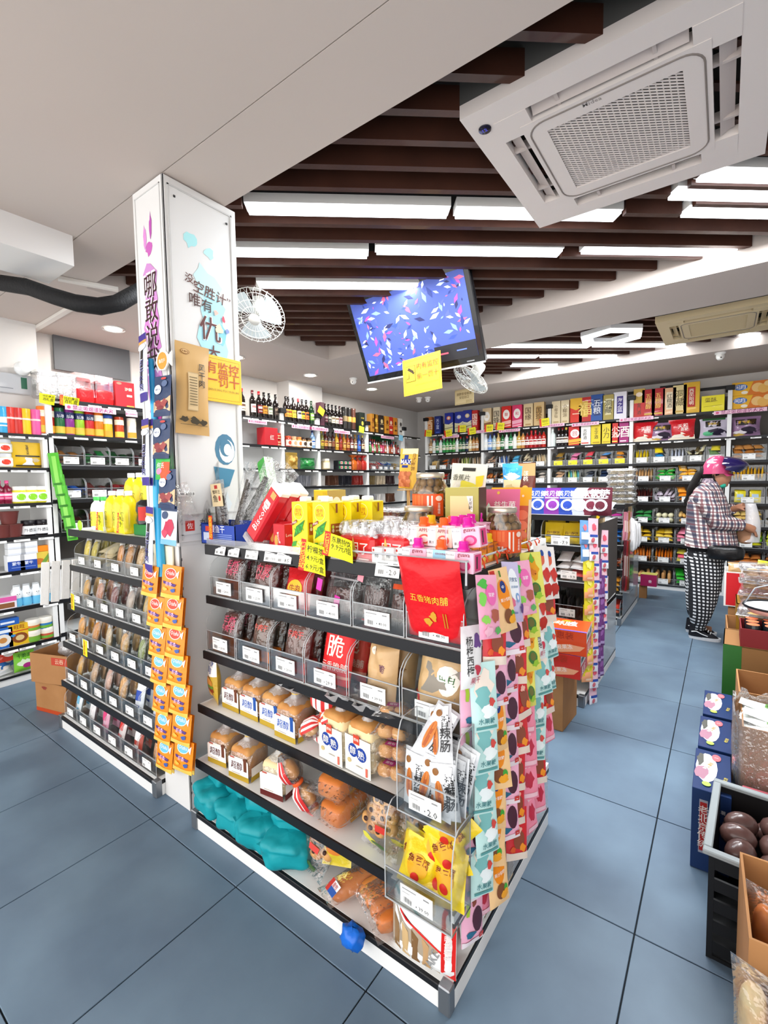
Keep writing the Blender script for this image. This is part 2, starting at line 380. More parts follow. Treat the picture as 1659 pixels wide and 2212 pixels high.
A = [('e', .5, .72, .34, .20, '#4f7d99'), ('e', .56, .70, .26, .15, '#dde4e8'), ('e', .52, .74, .20, .11, '#4f7d99'), ('e', .58, .72, .13, .075, '#e3e8ea'), ('p', [(.1, .50), (.8, .46), (.6, .25), (.2, .2)], '#4f86a3'), blot(.2, .10, .10, .13, '#41749a'), blot(.5, .02, .12, .12, '#d9dfe3')]
struct('poster_print', art(A, side(-1.878, 1.25, 1.36, .16, .36), .16, .36), pillar, 'blue painted wave drawing')
A = [('r', .08, .25, .30, .75, '#c8372d'), ('t', '佐', .19, .5, .14, '#f4e8e2'), ('t', '丸~', .55, .62, .26, '#2b2b2b'), ('t', 'CHI-YA', .55, .3, .24, '#3a3a3a')]
struct('logo_print', art(A, side(-1.878, 1.10, 1.235, .20, .09), .20, .09), pillar, 'small red and black logo')
# ------------------------------------------------------------------ things on the ceiling and walls
def cassette(w, grille, body, stripe):
    "four-way ceiling unit, face at z=0 looking down, centre at origin"
    B = M(body, .45); D = M('#15140f', .8); V = M(stripe, .5); g = G(); h = w/2
    gi, go = .235*w, .30*w                         # grille half, surround half
    # outer frame with four outlet slots
    lo, li = .40*w, .32*w                          # slot outer / inner
    ln = .27*w
    def ring(a, b, z0, z1, mat):
        g.box(-a, -a, z0, a, -b, z1, mat); g.box(-a, b, z0, a, a, z1, mat); g.box(-a, -b, z0, -b, b, z1, mat); g.box(b, -b, z0, a, b, z1, mat)
    ring(h, lo, 0, .05, B)
    for sx in (-1, 1):
        for sy in (-1, 1): g.box(*(sorted((sx*ln, sx*lo))[0], sorted((sy*ln, sy*lo))[0], -.002, sorted((sx*ln, sx*lo))[1], sorted((sy*ln, sy*lo))[1], .05), B)
    ring(li, gi, -.004, .05, B)
    g.box(-h, -h, .05, h, h, .25, M('#4a4947', .8))
    for a in range(4):
        c, s = cos(a*pi/2), sin(a*pi/2)
    parts = []
    # louvre blades
    for k in range(4):
        b = G().grid(lambda u, v: (-ln+.01+(2*ln-.02)*u, lo-.012-(lo-li-.03)*v, .004+.022*(1-v)+.004*sin(pi*v)), 8, 4, V)
        b.box(-ln, li, .045, ln, lo, .049, D)
        for x in (-ln*.6, ln*.6): b.box(x-.006, li, .01, x+.006, lo, .045, V)
        a = k*pi/2; b.tri(lambda p: (p.x*cos(a)-p.y*sin(a), p.x*sin(a)+p.y*cos(a), p.z)); parts.append(('louvre', b))
    # grille: slanted bars over a dark cavity
    q = G().box(-gi, -gi, .022, gi, gi, .026, D)
    if grille == 'weave':
        n = 24
        for i in range(-n, n):
            c0 = i*gi*1.42/n; pts = []
            for sgn in (0,):
                lo_, hi_ = -gi*2, gi*2
                for t0, t1, cc, dd in ((-gi, gi, 0, .83), (-gi, gi, 1, .56)):
                    nn = (-.56, .83)[cc]*c0; a_, b_ = sorted(((t0-nn)/dd, (t1-nn)/dd)); lo_, hi_ = max(lo_, a_), min(hi_, b_)
                if hi_-lo_ > .01:
                    P = [(.83*s_-.56*c0+n_*-.56, .56*s_+.83*c0+n_*.83) for s_, n_ in ((lo_, -.0026), (hi_, -.0026), (hi_, .0026), (lo_, .0026))]
                    q.add([(x, y, 0) for x, y in P]+[(x, y, .003) for x, y in P], [(0, 1, 2, 3), (0, 1, 5, 4), (2, 3, 7, 6)], B)
        for i in range(1, 22): x = -gi+i*2*gi/22; q.box(x-.002, -gi, .003, x+.002, gi, .005, B)
    else:
        for i in range(1, 26): y = -gi+i*2*gi/26; q.box(-gi, y-.003, 0, gi, y+.003, .004, B)
        for i in range(1, 12): x = -gi+i*2*gi/12; q.box(x-.002, -gi, .004, x+.002, gi, .008, B)
    parts.append(('intake_grille', q)); r_ = .07*w; gl = G(); PT = [(sx*(go-r_)+r_*cos(a0+k*pi/12), sy*(go-r_)+r_*sin(a0+k*pi/12), -.004) for sx, sy, a0 in ((1, 1, 0), (-1, 1, pi/2), (-1, -1, pi), (1, -1, 1.5*pi)) for k in range(7)]
    gl.tube(PT+PT[:1], .0035, M('#7d746e', .6), 5); parts.append(('cover_groove', gl))
    return g, parts
g, parts = cassette(.935, 'weave', '#d4cbc6', '#b9aea9')
s_ = .935
dsp = G().lathe([(0, -.004), (.024, -.004), (.024, 0)], 18, M('#120d22', .15), caps=False); dsp.tri(lambda p: p+Vector((-.41, -.37, 0)))
art([('t', '12', .5, .5, .6, '#5a5cff')], lambda u, v, e: (-.41+(u-.5)*.03, -.37-(v-.5)*.03, -.004-e), .03, .03, dsp)
parts.append(('display', dsp))
parts.append(('logo_print', art([('t', 'Midea', .5, .5, .9, '#8a8380')], lambda u, v, e: (-.05+(u-.5)*.07, -.265-(v-.5)*.016, -.004-e), .07, .016)))
place(Kit(g, parts), 'ceiling_air_conditioner', 'large white four-way air conditioner cassette nearest in the slatted ceiling', 'air conditioner', (-.365, 2.125, 2.80))
g, parts = cassette(.84, 'bars', '#cbb994', '#b3a07c')
place(Kit(g, parts), 'ceiling_air_conditioner', 'yellowed beige air conditioner cassette in the far slatted ceiling', 'air conditioner', (-.08, 4.98, 2.745))
# black hose and cable trunking under the left ceiling
def P3(u, v, z): return at(u, v, z=z)
g = G().tube([at(-60, 600, y=.85), at(0, 611, y=.9), at(60, 620, y=.95), at(115, 640, y=1.0), at(165, 655, y=1.05), at(215, 662, y=1.12), at(255, 655, y=1.2), at(300, 630, y=1.35), at(330, 610, y=1.6)], .042, M('#0d0d0f', .7, bump=.3, bscale=60), 10)
tag(obj('insulated_pipe', g), 'black foam-wrapped pipe sagging under the left ceiling towards the pillar', 'pipe')
TR = M('#d8d3cc', .6)
def trunk(name, a, b, label, w=.02):
    a, b = Vector(a), Vector(b); d = (b-a); L = d.length
    g = G().box(0, -w, -.022, L, w, 0, TR, .002); o = obj(name, g, None, a, (0, 0, atan2(d.y, d.x))); tag(o, label, 'trunking'); return o
trunk('cable_trunking', P3(-20, 692, 2.729), P3(70, 712, 2.729), 'cream cable trunking on the ceiling above the emergency lamp')
trunk('cable_trunking', P3(72, 710, 2.729), P3(190, 640, 2.729), 'cream cable trunking running up from the corner below the black pipe')
trunk('cable_trunking', P3(125, 597, 2.729), P3(255, 622, 2.729), 'cream cable trunking beside the boxed beam, above the black pipe')
# emergency lamp on the left column
g = G().box(-.16, -.03, 0, .16, .0, .15, M('#c9ccd0', .5), .006)
hd = G().lathe([(0, .05), (.03, .048), (.052, .03), (.055, .0), (.03, -.03), (.0, -.035)], 16, M('#e9ecec', .2, 0, .5), caps=False)
def mvd(gg, dx, dy, dz, rx=0):
    m = Matrix.Translation((dx, dy, dz)) @ Euler((rx, 0, 0)).to_matrix().to_4x4(); return gg.tri(lambda p: m @ p)
p = at(28, 775, x=-4.395)
place(Kit(g, [('lamp_head', mvd(hd, .09, -.05, .19, pi/2)), ('neck', G().tube([(.09, -.02, .14), (.09, -.03, .17)], .014, M('#d0d0d0', .5))), ('sticker', art([('r', .76, .28, .88, .85, '#2f6b51'), ('r', .1, .55, .3, .7, '#9aa0a8'), ('r', .02, .2, .12, .3, '#333333'), ('r', .16, .22, .6, .26, '#8d9299')], front(-.16, -.03, 0, .32, .15), .32, .15)),
               ('cord', G().tube([(.13, -.01, .14), (.19, -.012, .12), (.21, -.012, .06), (.16, -.012, .02)], .006, M('#e6e6e6', .5)))]), 'emergency_light', 'grey emergency light box with one round lamp head on the left column', 'lamp', (-4.399, p.y-.05, 2.17), LEFTX)
# cameras
def dome(u, v, zc, label, yaw, plane=None):
    p = at(u, v, z=zc) if plane is None else at(u, v, y=plane)
    W_ = M('#eceae6', .35); g = G().lathe([(.048, 0), (.048, -.012), (.034, -.02)], 18, W_)
    b = G().lathe([(0, -.075), (.02, -.072), (.034, -.055), (.038, -.036), (.034, -.018)], 18, W_, caps=False)
    f = G().lathe([(.0, .0), (.024, 0), (.026, -.01)], 16, M('#f5f3ee', .4), caps=False)
    for dz in (-.011, .011): f.add([(.007*cos(t_*pi/4), dz+.007*sin(t_*pi/4), .002) for t_ in range(8)], [tuple(range(8))], M('#101012', .2))
    m = Matrix.Translation((0, -.034, -.045)) @ Euler((rd(72), 0, 0)).to_matrix().to_4x4(); f.tri(lambda q: m @ q)
    o = place(Kit(g, [('camera_ball', b), ('lens_face', f)]), 'dome_camera', label, 'camera', (p.x, p.y, zc), yaw)
    return o
dome(763, 817, 2.729, 'white dome camera under the low ceiling left of the hanging screen', .4)
dome(905, 859, 2.729, 'white dome camera under the ceiling corner, left one of a pair', -.1)
dome(924, 858, 2.729, 'white dome camera under the ceiling corner, right one of a pair', .5)
dome(1556, 762, 2.729, 'white dome camera under the back ceiling strip above the yellow cracker boxes', .2)
# hanging screen
g = G().box(-.54, -.02, 0, .54, .025, .66, M('#131315', .2, 0, .4), .006)
rng = random.Random(3); S = [('r', 0, 0, 1, 1, '#3a4a8c')]
cols = ['#2b3f9c', '#6f86d8', '#dfe6ff', '#8a3e86', '#1c1f4a', '#c9d2f4', '#4450b8', '#b34f6e', '#20306e', '#9fb4ee']
for i in range(190):
    cu, cv, l, a = rng.uniform(.02, .98), rng.uniform(.03, .97), rng.uniform(.01, .05), rng.uniform(0, 3.14)
    if cu > .66 and cv < .22: continue
    S.append(('p', [(min(1, max(0, cu+l*cos(a+t)*r)), min(1, max(0, cv+1.5*l*sin(a+t)*r))) for t, r in ((0, 1), (1.7, .35), (3.1, 1), (4.6, .4))], rng.choice(cols)))
S += [('r', .66, .0, 1, .2, '#15151c'), ('r', .70, .09, .77, .11, '#b04656'), ('r', .84, .10, .92, .115, '#4b62c8')]
def GLOWP(gg):
    mm = {}
    for k, mt in enumerate(gg.mats):
        c = mt.node_tree.nodes['Principled BSDF'].inputs['Base Color'].default_value; h = '#%02x%02x%02x' % tuple(int(255*min(1, (x*12.92 if x < .0031308 else 1.055*x**(1/2.4)-.055))) for x in c[:3])
        gg.mats[k] = GLOW(h, .9)
    return gg
scr = GLOWP(art(S, front(-.50, -.021, .05, 1.0, .57), 1.0, .57, eps0=.0008, de=.00001))
arm = G().tube([(0, .03, .4), (0, .12, .5), (0, .14, 1.1)], .02, BLACK); arm.box(-.12, .024, .2, .12, .05, .5, BLACK); arm.box(-.1, .05, .95, .1, .25, .99, BLACK)
bez = G().box(-.541, -.024, -.006, .541, -.018, .006, M('#c9cacc', .3)).box(.40, -.0215, .018, .46, -.0205, .026, M('#8a8a8a', .3)).box(-.15, -.0215, .012, -.12, -.0205, .034, M('#7a7a7a', .3))
a = at(800, 821, y=3.2); b = at(1049, 785, y=3.14)
place(Kit(g, [('screen_picture', scr), ('ceiling_arm', arm), ('bezel_trim', bez)]), 'hanging_screen', 'flat black monitor with a bright camera picture hung from the ceiling', 'screen', ((a.x+b.x)/2, (a.y+b.y)/2, (a.z+b.z)/2), (rd(24), 0, rd(-2)))
# yellow notices
YEL = '#f2bf2f'; REDB = '#b4502a'
def notice(w, h, lines, small, icon):
    g = G().box(-w/2, -.002, 0, w/2, .002, h, M(YEL, .4), .0008); A = [('r', .05, .06, .95, .065, '#9b7a1d'), ('r', .05, .93, .95, .935, '#9b7a1d'), ('r', .05, .06, .055, .935, '#9b7a1d'), ('r', .945, .06, .95, .935, '#9b7a1d')]
    x = .5
    if icon:
        A += [('r', .08, .36, .34, .80, '#3a3320'), ('r', .092, .373, .328, .787, YEL), ('p', [(.13, .70), (.27, .58), (.31, .64), (.17, .76)], '#3a2c1c'), ('p', [(.26, .575), (.30, .55), (.325, .60), (.29, .62)], '#3a2c1c'), ('r', .16, .45, .175, .62, '#3a2c1c'), ('r', .11, .45, .17, .465, '#3a2c1c')]; x = .66
    for k, t in enumerate(lines): A.append(('t', t, x, .74-.27*k, .56 if icon else .86, REDB))
    A.append(('t', small, .5 if not icon else .62, .25, .8 if not icon else .6, '#7a6a30'))
    return Kit(g, [('printed_notice', art(A, front(-w/2, -.002, 0, w, h), w, h))])
place(notice(.20, .205, ['有监控', '一罚十'], 'JIAN KONG TOU YI FA SHI', False), 'warning_notice', 'yellow camera warning notice taped to the right face of the pillar', 'sign', (-1.868, 1.325, 1.832), LEFTX)
p = at(913, 848, y=3.02)
place(notice(.345, .27, ['内有监控', '偷一罚十'], 'NEI YOU JIAN KONG TOU YI FA SHI', True), 'warning_notice', 'yellow camera warning notice hanging from the lower edge of the screen', 'sign', (p.x, p.y, p.z), (0, rd(-3), rd(-4)))
p = at(1003, 873, y=6.0)
g = G().box(-.16, -.004, 0, .16, .004, .24, M('#cdb98c', .5), .001)
place(Kit(g, [('printed_plate', art([('r', .03, .04, .97, .06, '#8a754a'), ('r', .03, .94, .97, .96, '#8a754a'), ('t', '消防安全标志', .5, .6, .8, '#6b5530'), ('t', '安全出口', .5, .4, .5, '#7a6540'), ('t', '2019', .75, .15, .3, '#9a8550')], front(-.16, -.004, 0, .32, .24), .32, .24)), ('hanging_wire', G().tube([(-.1, 0, .24), (-.1, 0, .55)], .003, STEEL, 4)), ('hanging_wire', G().tube([(.1, 0, .24), (.1, 0, .55)], .003, STEEL, 4))]),
      'notice_plate', 'small tan metal notice plate hanging under the ceiling before the back shelves', 'sign', (p.x, 6.0, p.z), (0, 0, rd(-10)))
# wall fans hung from the ceiling
def fan_kit(r):
    W_ = M('#e3e1da', .4); g = G()
    cage = G(); n = 28
    for k in range(n):
        a = 2*pi*k/n; c, s = cos(a), sin(a)
        for sg in (-1, 1): cage.tube([(c*r*.2, sg*.05-.03, s*r*.2), (c*r*.7, sg*.052-.03, s*r*.7), (c*r*.97, sg*.022-.03, s*r*.97), (c*r, -.03, s*r)], .0016, W_, 4)
    for rr, yy in ((r, -.03), (r*.7, -.083), (r*.45, -.082), (r*.7, .02)): cage.tube([(rr*cos(2*pi*i/24), yy, rr*sin(2*pi*i/24)) for i in range(25)], .0028, W_, 4)
    hub = G().lathe([(0, -.09), (r*.2, -.088), (r*.2, -.08), (0, -.078)], 16, W_, caps=False); m = Euler((-pi/2, 0, 0)).to_matrix(); hub.v = [(v[0], v[2], v[1]) for v in hub.v]
    parts = [('cage', cage), ('hub_cap', hub)]
    for k in range(3):
        b = G().grid(lambda u, v: (r*(.12+.78*u)*cos((v-.5)*1.3+.25*u), -.03+.03*(v-.5), r*(.12+.78*u)*sin((v-.5)*1.3+.25*u)), 6, 5, M('#c9d2d4', .3))
        a = 2*pi*k/3; b.tri(lambda p: (p.x*cos(a)-p.z*sin(a), p.y, p.x*sin(a)+p.z*cos(a))); parts.append(('blade', b))
    mot = G().lathe([(0, 0), (.05, .004), (.058, .04), (.058, .12), (.045, .15), (0, .155)], 16, W_, caps=False); mot.v = [(v[0], v[2]+.02, v[1]) for v in mot.v]; parts.append(('motor', mot))
    br = G().box(-.04, .10, .04, .04, .14, .20, W_, .008).box(-.05, .09, .19, .05, .30, .245, W_, .014); parts.append(('bracket', br))
    return Kit(None, parts)
fk = fan_kit(.21)
p = at(548, 695, y=2.3)
place(fk, 'ceiling_fan', 'white caged fan hung beside the pillar under the slats', 'fan', (p.x+.04, 2.3, p.z+.05), (rd(48), 0, rd(30)), 'caged fans')
p = at(1020, 815, y=4.6)
place(fk, 'ceiling_fan', 'white caged fan hung behind the hanging screen, tilted to the ceiling', 'fan', (p.x, 4.6, p.z), (rd(52), 0, rd(-50)), 'caged fans')
g = G().box(-.04, -.05, -.06, .04, .05, .06, M('#dedcd6', .4), .01); bl = G().lathe([(.02, -.05), (.06, -.02), (.085, .0)], 16, M('#e7e6e2', .4))
tag(place(Kit(g, [('horn', mvd(bl, 0, -.06, 0, pi/2))]), 'loudspeaker', 'small white loudspeaker hidden behind the pillar top', 'speaker', (at(515, 462, y=2.0).x, 2.0, at(515, 470, y=2.0).z), .5), 'small white loudspeaker just right of the pillar top', 'speaker')
# white display boards above the back shelves
for i, (u0, u1, v0, v1) in enumerate(((1212, 1256, 866, 880), (1352, 1408, 844, 862), (1430, 1498, 830, 850), (1510, 1566, 836, 852))):
    x0, x1 = X(u0, v0, 7.36), X(u1, v0, 7.36); z1 = at((u0+u1)/2, v0, y=7.36).z
    g = G().box(0, 0, 0, x1-x0, .02, .32, M('#e6e3e0', .6)).box(-.02, -.03, .29, x1-x0+.02, 0, .325, BLACK)
    tag(obj('display_board', g, None, (x0, 7.365, z1-.33)), f'white board with a black top rail behind the gift boxes, {ORD[i]} from the left', 'board')
g = G().box(0, 0, 0, .02, .62, .30, M('#63666a', .6)); p = at(117, 792, x=-4.58)
tag(obj('grey_board', g, None, (-4.585, p.y, p.z-.02)), 'grey panel leaning on the wall behind the red gift boxes', 'board')
# ================================================================== kinds of goods
REST = True
def _pow(x, p): return math.copysign(abs(x)**p, x)
def boxk(w, d, h, col, fa=(), sa=(), ta=(), b=.0015, mat=None, side_right=True):
    "carton standing on its base, front towards -y; sa is printed on both sides, ta on the top"
    g = G().box(-w/2, -d/2, 0, w/2, d/2, h, mat or M(col, .42, 0, .15), b); parts = []
    if fa: parts.append(('printed_front', art(fa, front(-w/2, -d/2, 0, w, h), w, h)))
    if sa:
        q = art(sa, lambda u, v, e: (w/2+e, -d/2+u*d, v*h), d, h); parts.append(('printed_side', q))
    if ta: parts.append(('printed_top', art(ta, lambda u, v, e: (-w/2+u*w, -d/2+v*d, h+e), w, d)))
    return Kit(g, parts)
def pouch_fn(w, h, t, style, seed=0, wr=.05):
    def fn(u, v, side, e=0.0):
        a = max(0.0, 1-abs(2*u-1)**2.6)**.55
        if style == 'stand': pv = min(1, v*5+.02)**.5*max(0.0, 1-max(0, (v-.25)/.68))**.75 if v < .93 else 0.0
        elif style == 'brick': pv = min(1, v*9)**.5*min(1, (1-v)*9)**.5
        else: pv = max(0.0, sin(pi*min(1, max(0, (v-.07)/.86))))**.55
        T = t/2*a*pv; k = a*pv
        wob = wr*t*(sin(9*u+5*v+seed)*.5+sin(15*v-8*u+2.3*seed)*.35+sin(23*u*v+seed)*.25)*k
        x = (u-.5)*w*(1-.07*pv*(1 if style == 'pillow' else .3))
        y = -(T+wob)-e if side < 0 else T-wob*.5+e
        z = v*h
        return (x, y, z)
    return fn
def pouch_geo(w, h, t, mat, style='pillow', seed=0, nu=10, nv=14, wr=.05):
    fn = pouch_fn(w, h, t, style, seed, wr)
    g = G().grid(lambda u, v: fn(u, v, -1), nu, nv, mat).grid(lambda u, v: fn(1-u, v, 1), nu, nv, mat)
    return g, fn
def pouchk(w, h, t, col, fa=(), style='pillow', seed=0, foil=True, wr=.05, mat=None, back=None, nu=10, nv=14):
    g, fn = pouch_geo(w, h, t, mat or (FOIL(col) if foil else M(col, .45)), style, seed, nu, nv, wr); parts = []
    if fa: parts.append(('printed_front', art(fa, lambda u, v, e: fn(min(1, max(0, u)), min(1, max(0, v)), -1, e+.0012), w, h)))
    return Kit(g, parts)
def puff(g, w, d, h, mat, ex=.6, ez=.7, n=12, m=8, z0=0, c=(0, 0), noise=0, seed=0):
    "rounded pillow / bun / ball solid standing on z0"
    def fn(u, v):
        a = 2*pi*u; b = -pi/2+pi*v; r = _pow(cos(b), ez); k = 1+noise*(sin(3*a+seed)*cos(4*b+seed)+.6*sin(7*a-2*seed+5*b))
        return (c[0]+w/2*_pow(cos(a), ex)*r*k, c[1]+d/2*_pow(sin(a), ex)*r*k, z0+h/2+h/2*_pow(sin(b), ez)*k)
    return g.grid(fn, n, m, mat, True, True)
GLASSG = lambda h: M(h, .12, 0, .7)
def bottlek(h, r, glass, cap, lab, lab2=None, neck=.32, shoulder=.62, z0=.18, z1=.48, nk=.36, capr=None, tall=.13, txt=None, clear=False, liquid=None, n=12):
    "bottle: body, cap, wrapped label"
    g = G(); s = shoulder*h; rn = r*nk
    prof = [(r*.9, 0), (r, .02*h), (r, s), (r*.86, s+.06*h), (rn*1.15, s+.16*h), (rn, s+.22*h), (rn, h*(1-tall)), (rn, h*.985)]
    mat = CLEAR(glass, .10) if clear else GLASSG(glass)
    g.lathe(prof, n, mat)
    parts = [('cap', G().lathe([(rn*1.18, h*(1-tall)), (rn*1.2, h*.995), (rn*1.05, h)], 10, SHINY(cap)))]
    if clear and liquid: parts.append(('liquid', G().lathe([(r*.84, .015*h), (r*.93, .03*h), (r*.93, s*.97), (r*.6, s+.07*h)], n, M(liquid, .25))))
    if lab:
        wl = r*2.2; sh = [('r', 0, 0, 1, 1, lab)]
        if lab2: sh += [('r', .12, .55, .88, .82, lab2), ('r', .2, .2, .8, .28, lab2)]
        if txt: sh.append(('v' if len(txt) > 1 else 't', txt, .5, .5, .75, lab2 or '#222222'))
        parts.append(('label', art(sh, lambda u, v, e: ((r+e)*sin((u-.5)*2.2), -(r+e)*cos((u-.5)*2.2), (z0+(z1-z0)*v)*h), wl, (z1-z0)*h)))
    return Kit(g, parts)
def cank(r, h, col, bands=(), cap=None, txt=None, tcol='#ffffff', n=14):
    g = G().lathe([(r*.96, 0), (r, .01), (r, h-.006), (r*.97, h)], n, M(col, .35, 0, .3)); parts = []
    sh = [('r', 0, a, 1, b, c) for a, b, c in bands]
    if txt: sh.append(('t', txt, .5, .7, .5, tcol))
    if sh: parts.append(('printed_wrap', art(sh, lambda u, v, e: ((r+e)*sin((u-.5)*2.8), -(r+e)*cos((u-.5)*2.8), v*h), r*2.8, h)))
    if cap: parts.append(('lid', G().lathe([(r*1.04, h-.022), (r*1.05, h+.004), (r*.95, h+.008)], n, M(cap, .35))))
    return Kit(g, parts)
def jark(r, h, col, lid, lab=None, lab2=None, lidh=.028, txt=None, tcol='#333333'):
    g = G().lathe([(r*.9, 0), (r, .008), (r, h*.72), (r*.84, h-lidh)], 14, GLASSG(col)); parts = [('lid', G().lathe([(r*.88, h-lidh), (r*.9, h-.003), (r*.84, h)], 14, M(lid, .35)))]
    if lab:
        sh = [('r', 0, 0, 1, 1, lab)]+([('e', .5, .5, .22, .36, lab2)] if lab2 else [])+([('t', txt, .5, .5, .6, tcol)] if txt else [])
        parts.append(('label', art(sh, lambda u, v, e: ((r+e)*sin((u-.5)*2.6), -(r+e)*cos((u-.5)*2.6), h*(.1+.55*v)), r*2.6, h*.55)))
    return Kit(g, parts)
def sackg(w, d, h, neck, mat, flare=.05, seed=0, n=22, rneck=.014, droop=0):
    "clear bag with a twisted neck and a ruffled top"
    R = random.Random(seed); zs = [0, .02, .12, .3, .5, .62, .70, .76, .80, .86, .93, 1.0]
    def fn(u, v):
        k = v*(len(zs)-1); i = min(int(k), len(zs)-2); z = zs[i]+(zs[i+1]-zs[i])*(k-i); a = 2*pi*u; ca, sa_ = cos(a), sin(a); q = z*h
        bx, by = w/2*_pow(ca, .5), d/2*_pow(sa_, .5); nz = neck
        if z < nz*.62: s = 1-.12*max(0, .1-z)/.1; x, y = bx*s, by*s
        elif z < nz:
            t = (z-nz*.62)/(nz*.38); t = t*t*(3-2*t); x = bx*(1-t)+rneck*ca*t; y = by*(1-t)+rneck*sa_*t
            rp = 1+.13*sin(9*a+seed)*t*(1-t)*3; x *= rp; y *= rp
        else:
            t = (z-nz)/(1-nz); rr = rneck+flare*t**.8*(1+.35*sin(6*a+seed)+.2*sin(11*a)); x = rr*ca; y = rr*sa_*.8; x += droop*t*t; q -= .3*abs(droop)*t
        return (x, y, q)
    return G().grid(fn, n, len(zs)-1, SACK if mat == 'clear' else mat, True, True)
FILM = CLEAR('#ffffff', .06, .55, .03); SACK = CLEAR('#ffffff', .10, .9, -.42); ACRY = CLEAR('#fdfefe', .018); JARG = CLEAR('#f6f3ee', .08)
EDGE = M('#a9acae', .25); CARD = M('#f0f0ee', .5)
def card_geo(w=.075, h=.042, price='39.90', detailed=True, col='#f3f3f1', ink='#4a4a4a'):
    g = G().box(-w/2, -.001, 0, w/2, .001, h, M(col, .45))
    A = [('r', .06, .8, .5, .87, '#9b9b9b'), ('r', .72, .78, .9, .86, '#8c8c8c'), ('r', .06, .62, .3, .66, '#b8b8b8')]
    A += [('r', .12+.03*k, .15, .12+.03*k+(.018 if k % 3 else .01), .42, '#777777') for k in range(9)]
    if detailed and price: A += [('t', price, .76, .3, .3, ink), ('r', .52, .26, .55, .34, ink)]
    return art(A, front(-w/2, -.001, 0, w, h), w, h, g, eps0=.0004)
_cards = {}
def card(price='39.90', w=.075, h=.042, detailed=True, col='#f3f3f1'):
    k = (price, w, h, detailed, col)
    if k not in _cards: _cards[k] = card_geo(w, h, price, detailed, col).mesh('price_card')
    return _cards[k]
_bins = {}
def bin_mesh(w, d, h, fh=.5, round_=True):
    k = (round(w, 3), d, h, fh, round_)
    if k in _bins: return _bins[k]
    g = G(); t = .0035; hf = h*fh
    prof = [(0, 0), (d, 0), (d, h), (d*.35, h)]
    if round_: prof += [(d*.35*(1-sin(a)), h-(h-hf)*.75*(1-cos(a))) for a in (pi/8, pi/4, 3*pi/8, pi/2)]
    prof += [(0, hf)]
    for x in (-w/2, w/2-t):
        n = len(prof); v = [(x, y, z) for y, z in prof]+[(x+t, y, z) for y, z in prof]
        g.add(v, [tuple(range(n)), tuple(range(n, 2*n))], ACRY); g.add(v, [(i, i+n, (i+1) % n+n, (i+1) % n) for i in range(n)], EDGE)
    g.box(-w/2+t, 0, 0, w/2-t, .003, hf-.003, ACRY); g.box(-w/2+t, -.0005, hf-.003, w/2-t, .0035, hf, EDGE)
    g.box(-w/2, 0, .0005, w/2, d, .003, ACRY); g.box(-w/2, -.001, 0, w/2, .0015, .004, EDGE); g.box(-w/2+t, d-.003, 0, w/2-t, d, h, ACRY)
    _bins[k] = g.mesh('bin'); return _bins[k]
def bin_at(x, y, z, w, d, h, label, rot=0, fh=.5, price='39.90', cw=None, group='clear acrylic snack bins', detailed=True, ccol='#f3f3f1', cz=None):
    o = obj('acrylic_bin', bin_mesh(w, d, h, fh), None, (x, y, z), (0, 0, rot)); tag(o, label, 'bin', group)
    cw = cw or min(w*.62, .095); ch = cw*.52
    obj('price_card', card(price, round(cw, 3), round(ch, 3), detailed, ccol), o, (0, -.0025, (h*fh-ch)*.45 if cz is None else cz)); return o
def rotz(x, y, a): return (x*cos(a)-y*sin(a), x*sin(a)+y*cos(a))
_pk = {}
def packet(kind, col, s=1.0, acc=None):
    "small packets that fill the bins"
    k = (kind, col, s, acc)
    if k in _pk: return _pk[k]
    if kind == 'pillow': g, fn = pouch_geo(.075*s, .115*s, .028*s, FOIL(col), 'pillow', hash(col) % 7, 6, 8, .1)
    elif kind == 'clear':
        g, fn = pouch_geo(.075*s, .115*s, .03*s, FILM, 'pillow', 2, 6, 8, .1); puff(g, .066*s, .024*s, .09*s, M(col, .6, bump=.3, bscale=50), .7, .8, 10, 6, .012*s)
    elif kind == 'stick': g, fn = pouch_geo(.03*s, .13*s, .018*s, FOIL(col), 'pillow', 1, 4, 8, .1)
    elif kind == 'flat': g, fn = pouch_geo(.085*s, .11*s, .014*s, FOIL(col), 'brick', 3, 6, 7, .1)
    elif kind == 'ball': g = puff(G(), .052*s, .052*s, .05*s, M(col, .5), 1, 1, 10, 7); fn = None
    elif kind == 'roll': g = puff(G(), .035*s, .035*s, .115*s, M(col, .6), 1, .7, 9, 7, noise=.03); fn = None
    elif kind == 'cookie': g = G().lathe([(0, 0), (.03*s, .001), (.034*s, .006), (.03*s, .012), (0, .013)], 12, M(col, .7), caps=False); fn = None
    if acc and fn:
        w_, h_ = {'pillow': (.075, .115), 'clear': (.075, .115), 'stick': (.03, .13), 'flat': (.085, .11)}[kind]
        art([('r', .2, .42, .8, .72, acc), ('r', .25, .2, .75, .28, acc)], lambda u, v, e: fn(u, v, -1, e+.001), w_*s, h_*s, g)
    _pk[k] = g.mesh('packet'); return _pk[k]
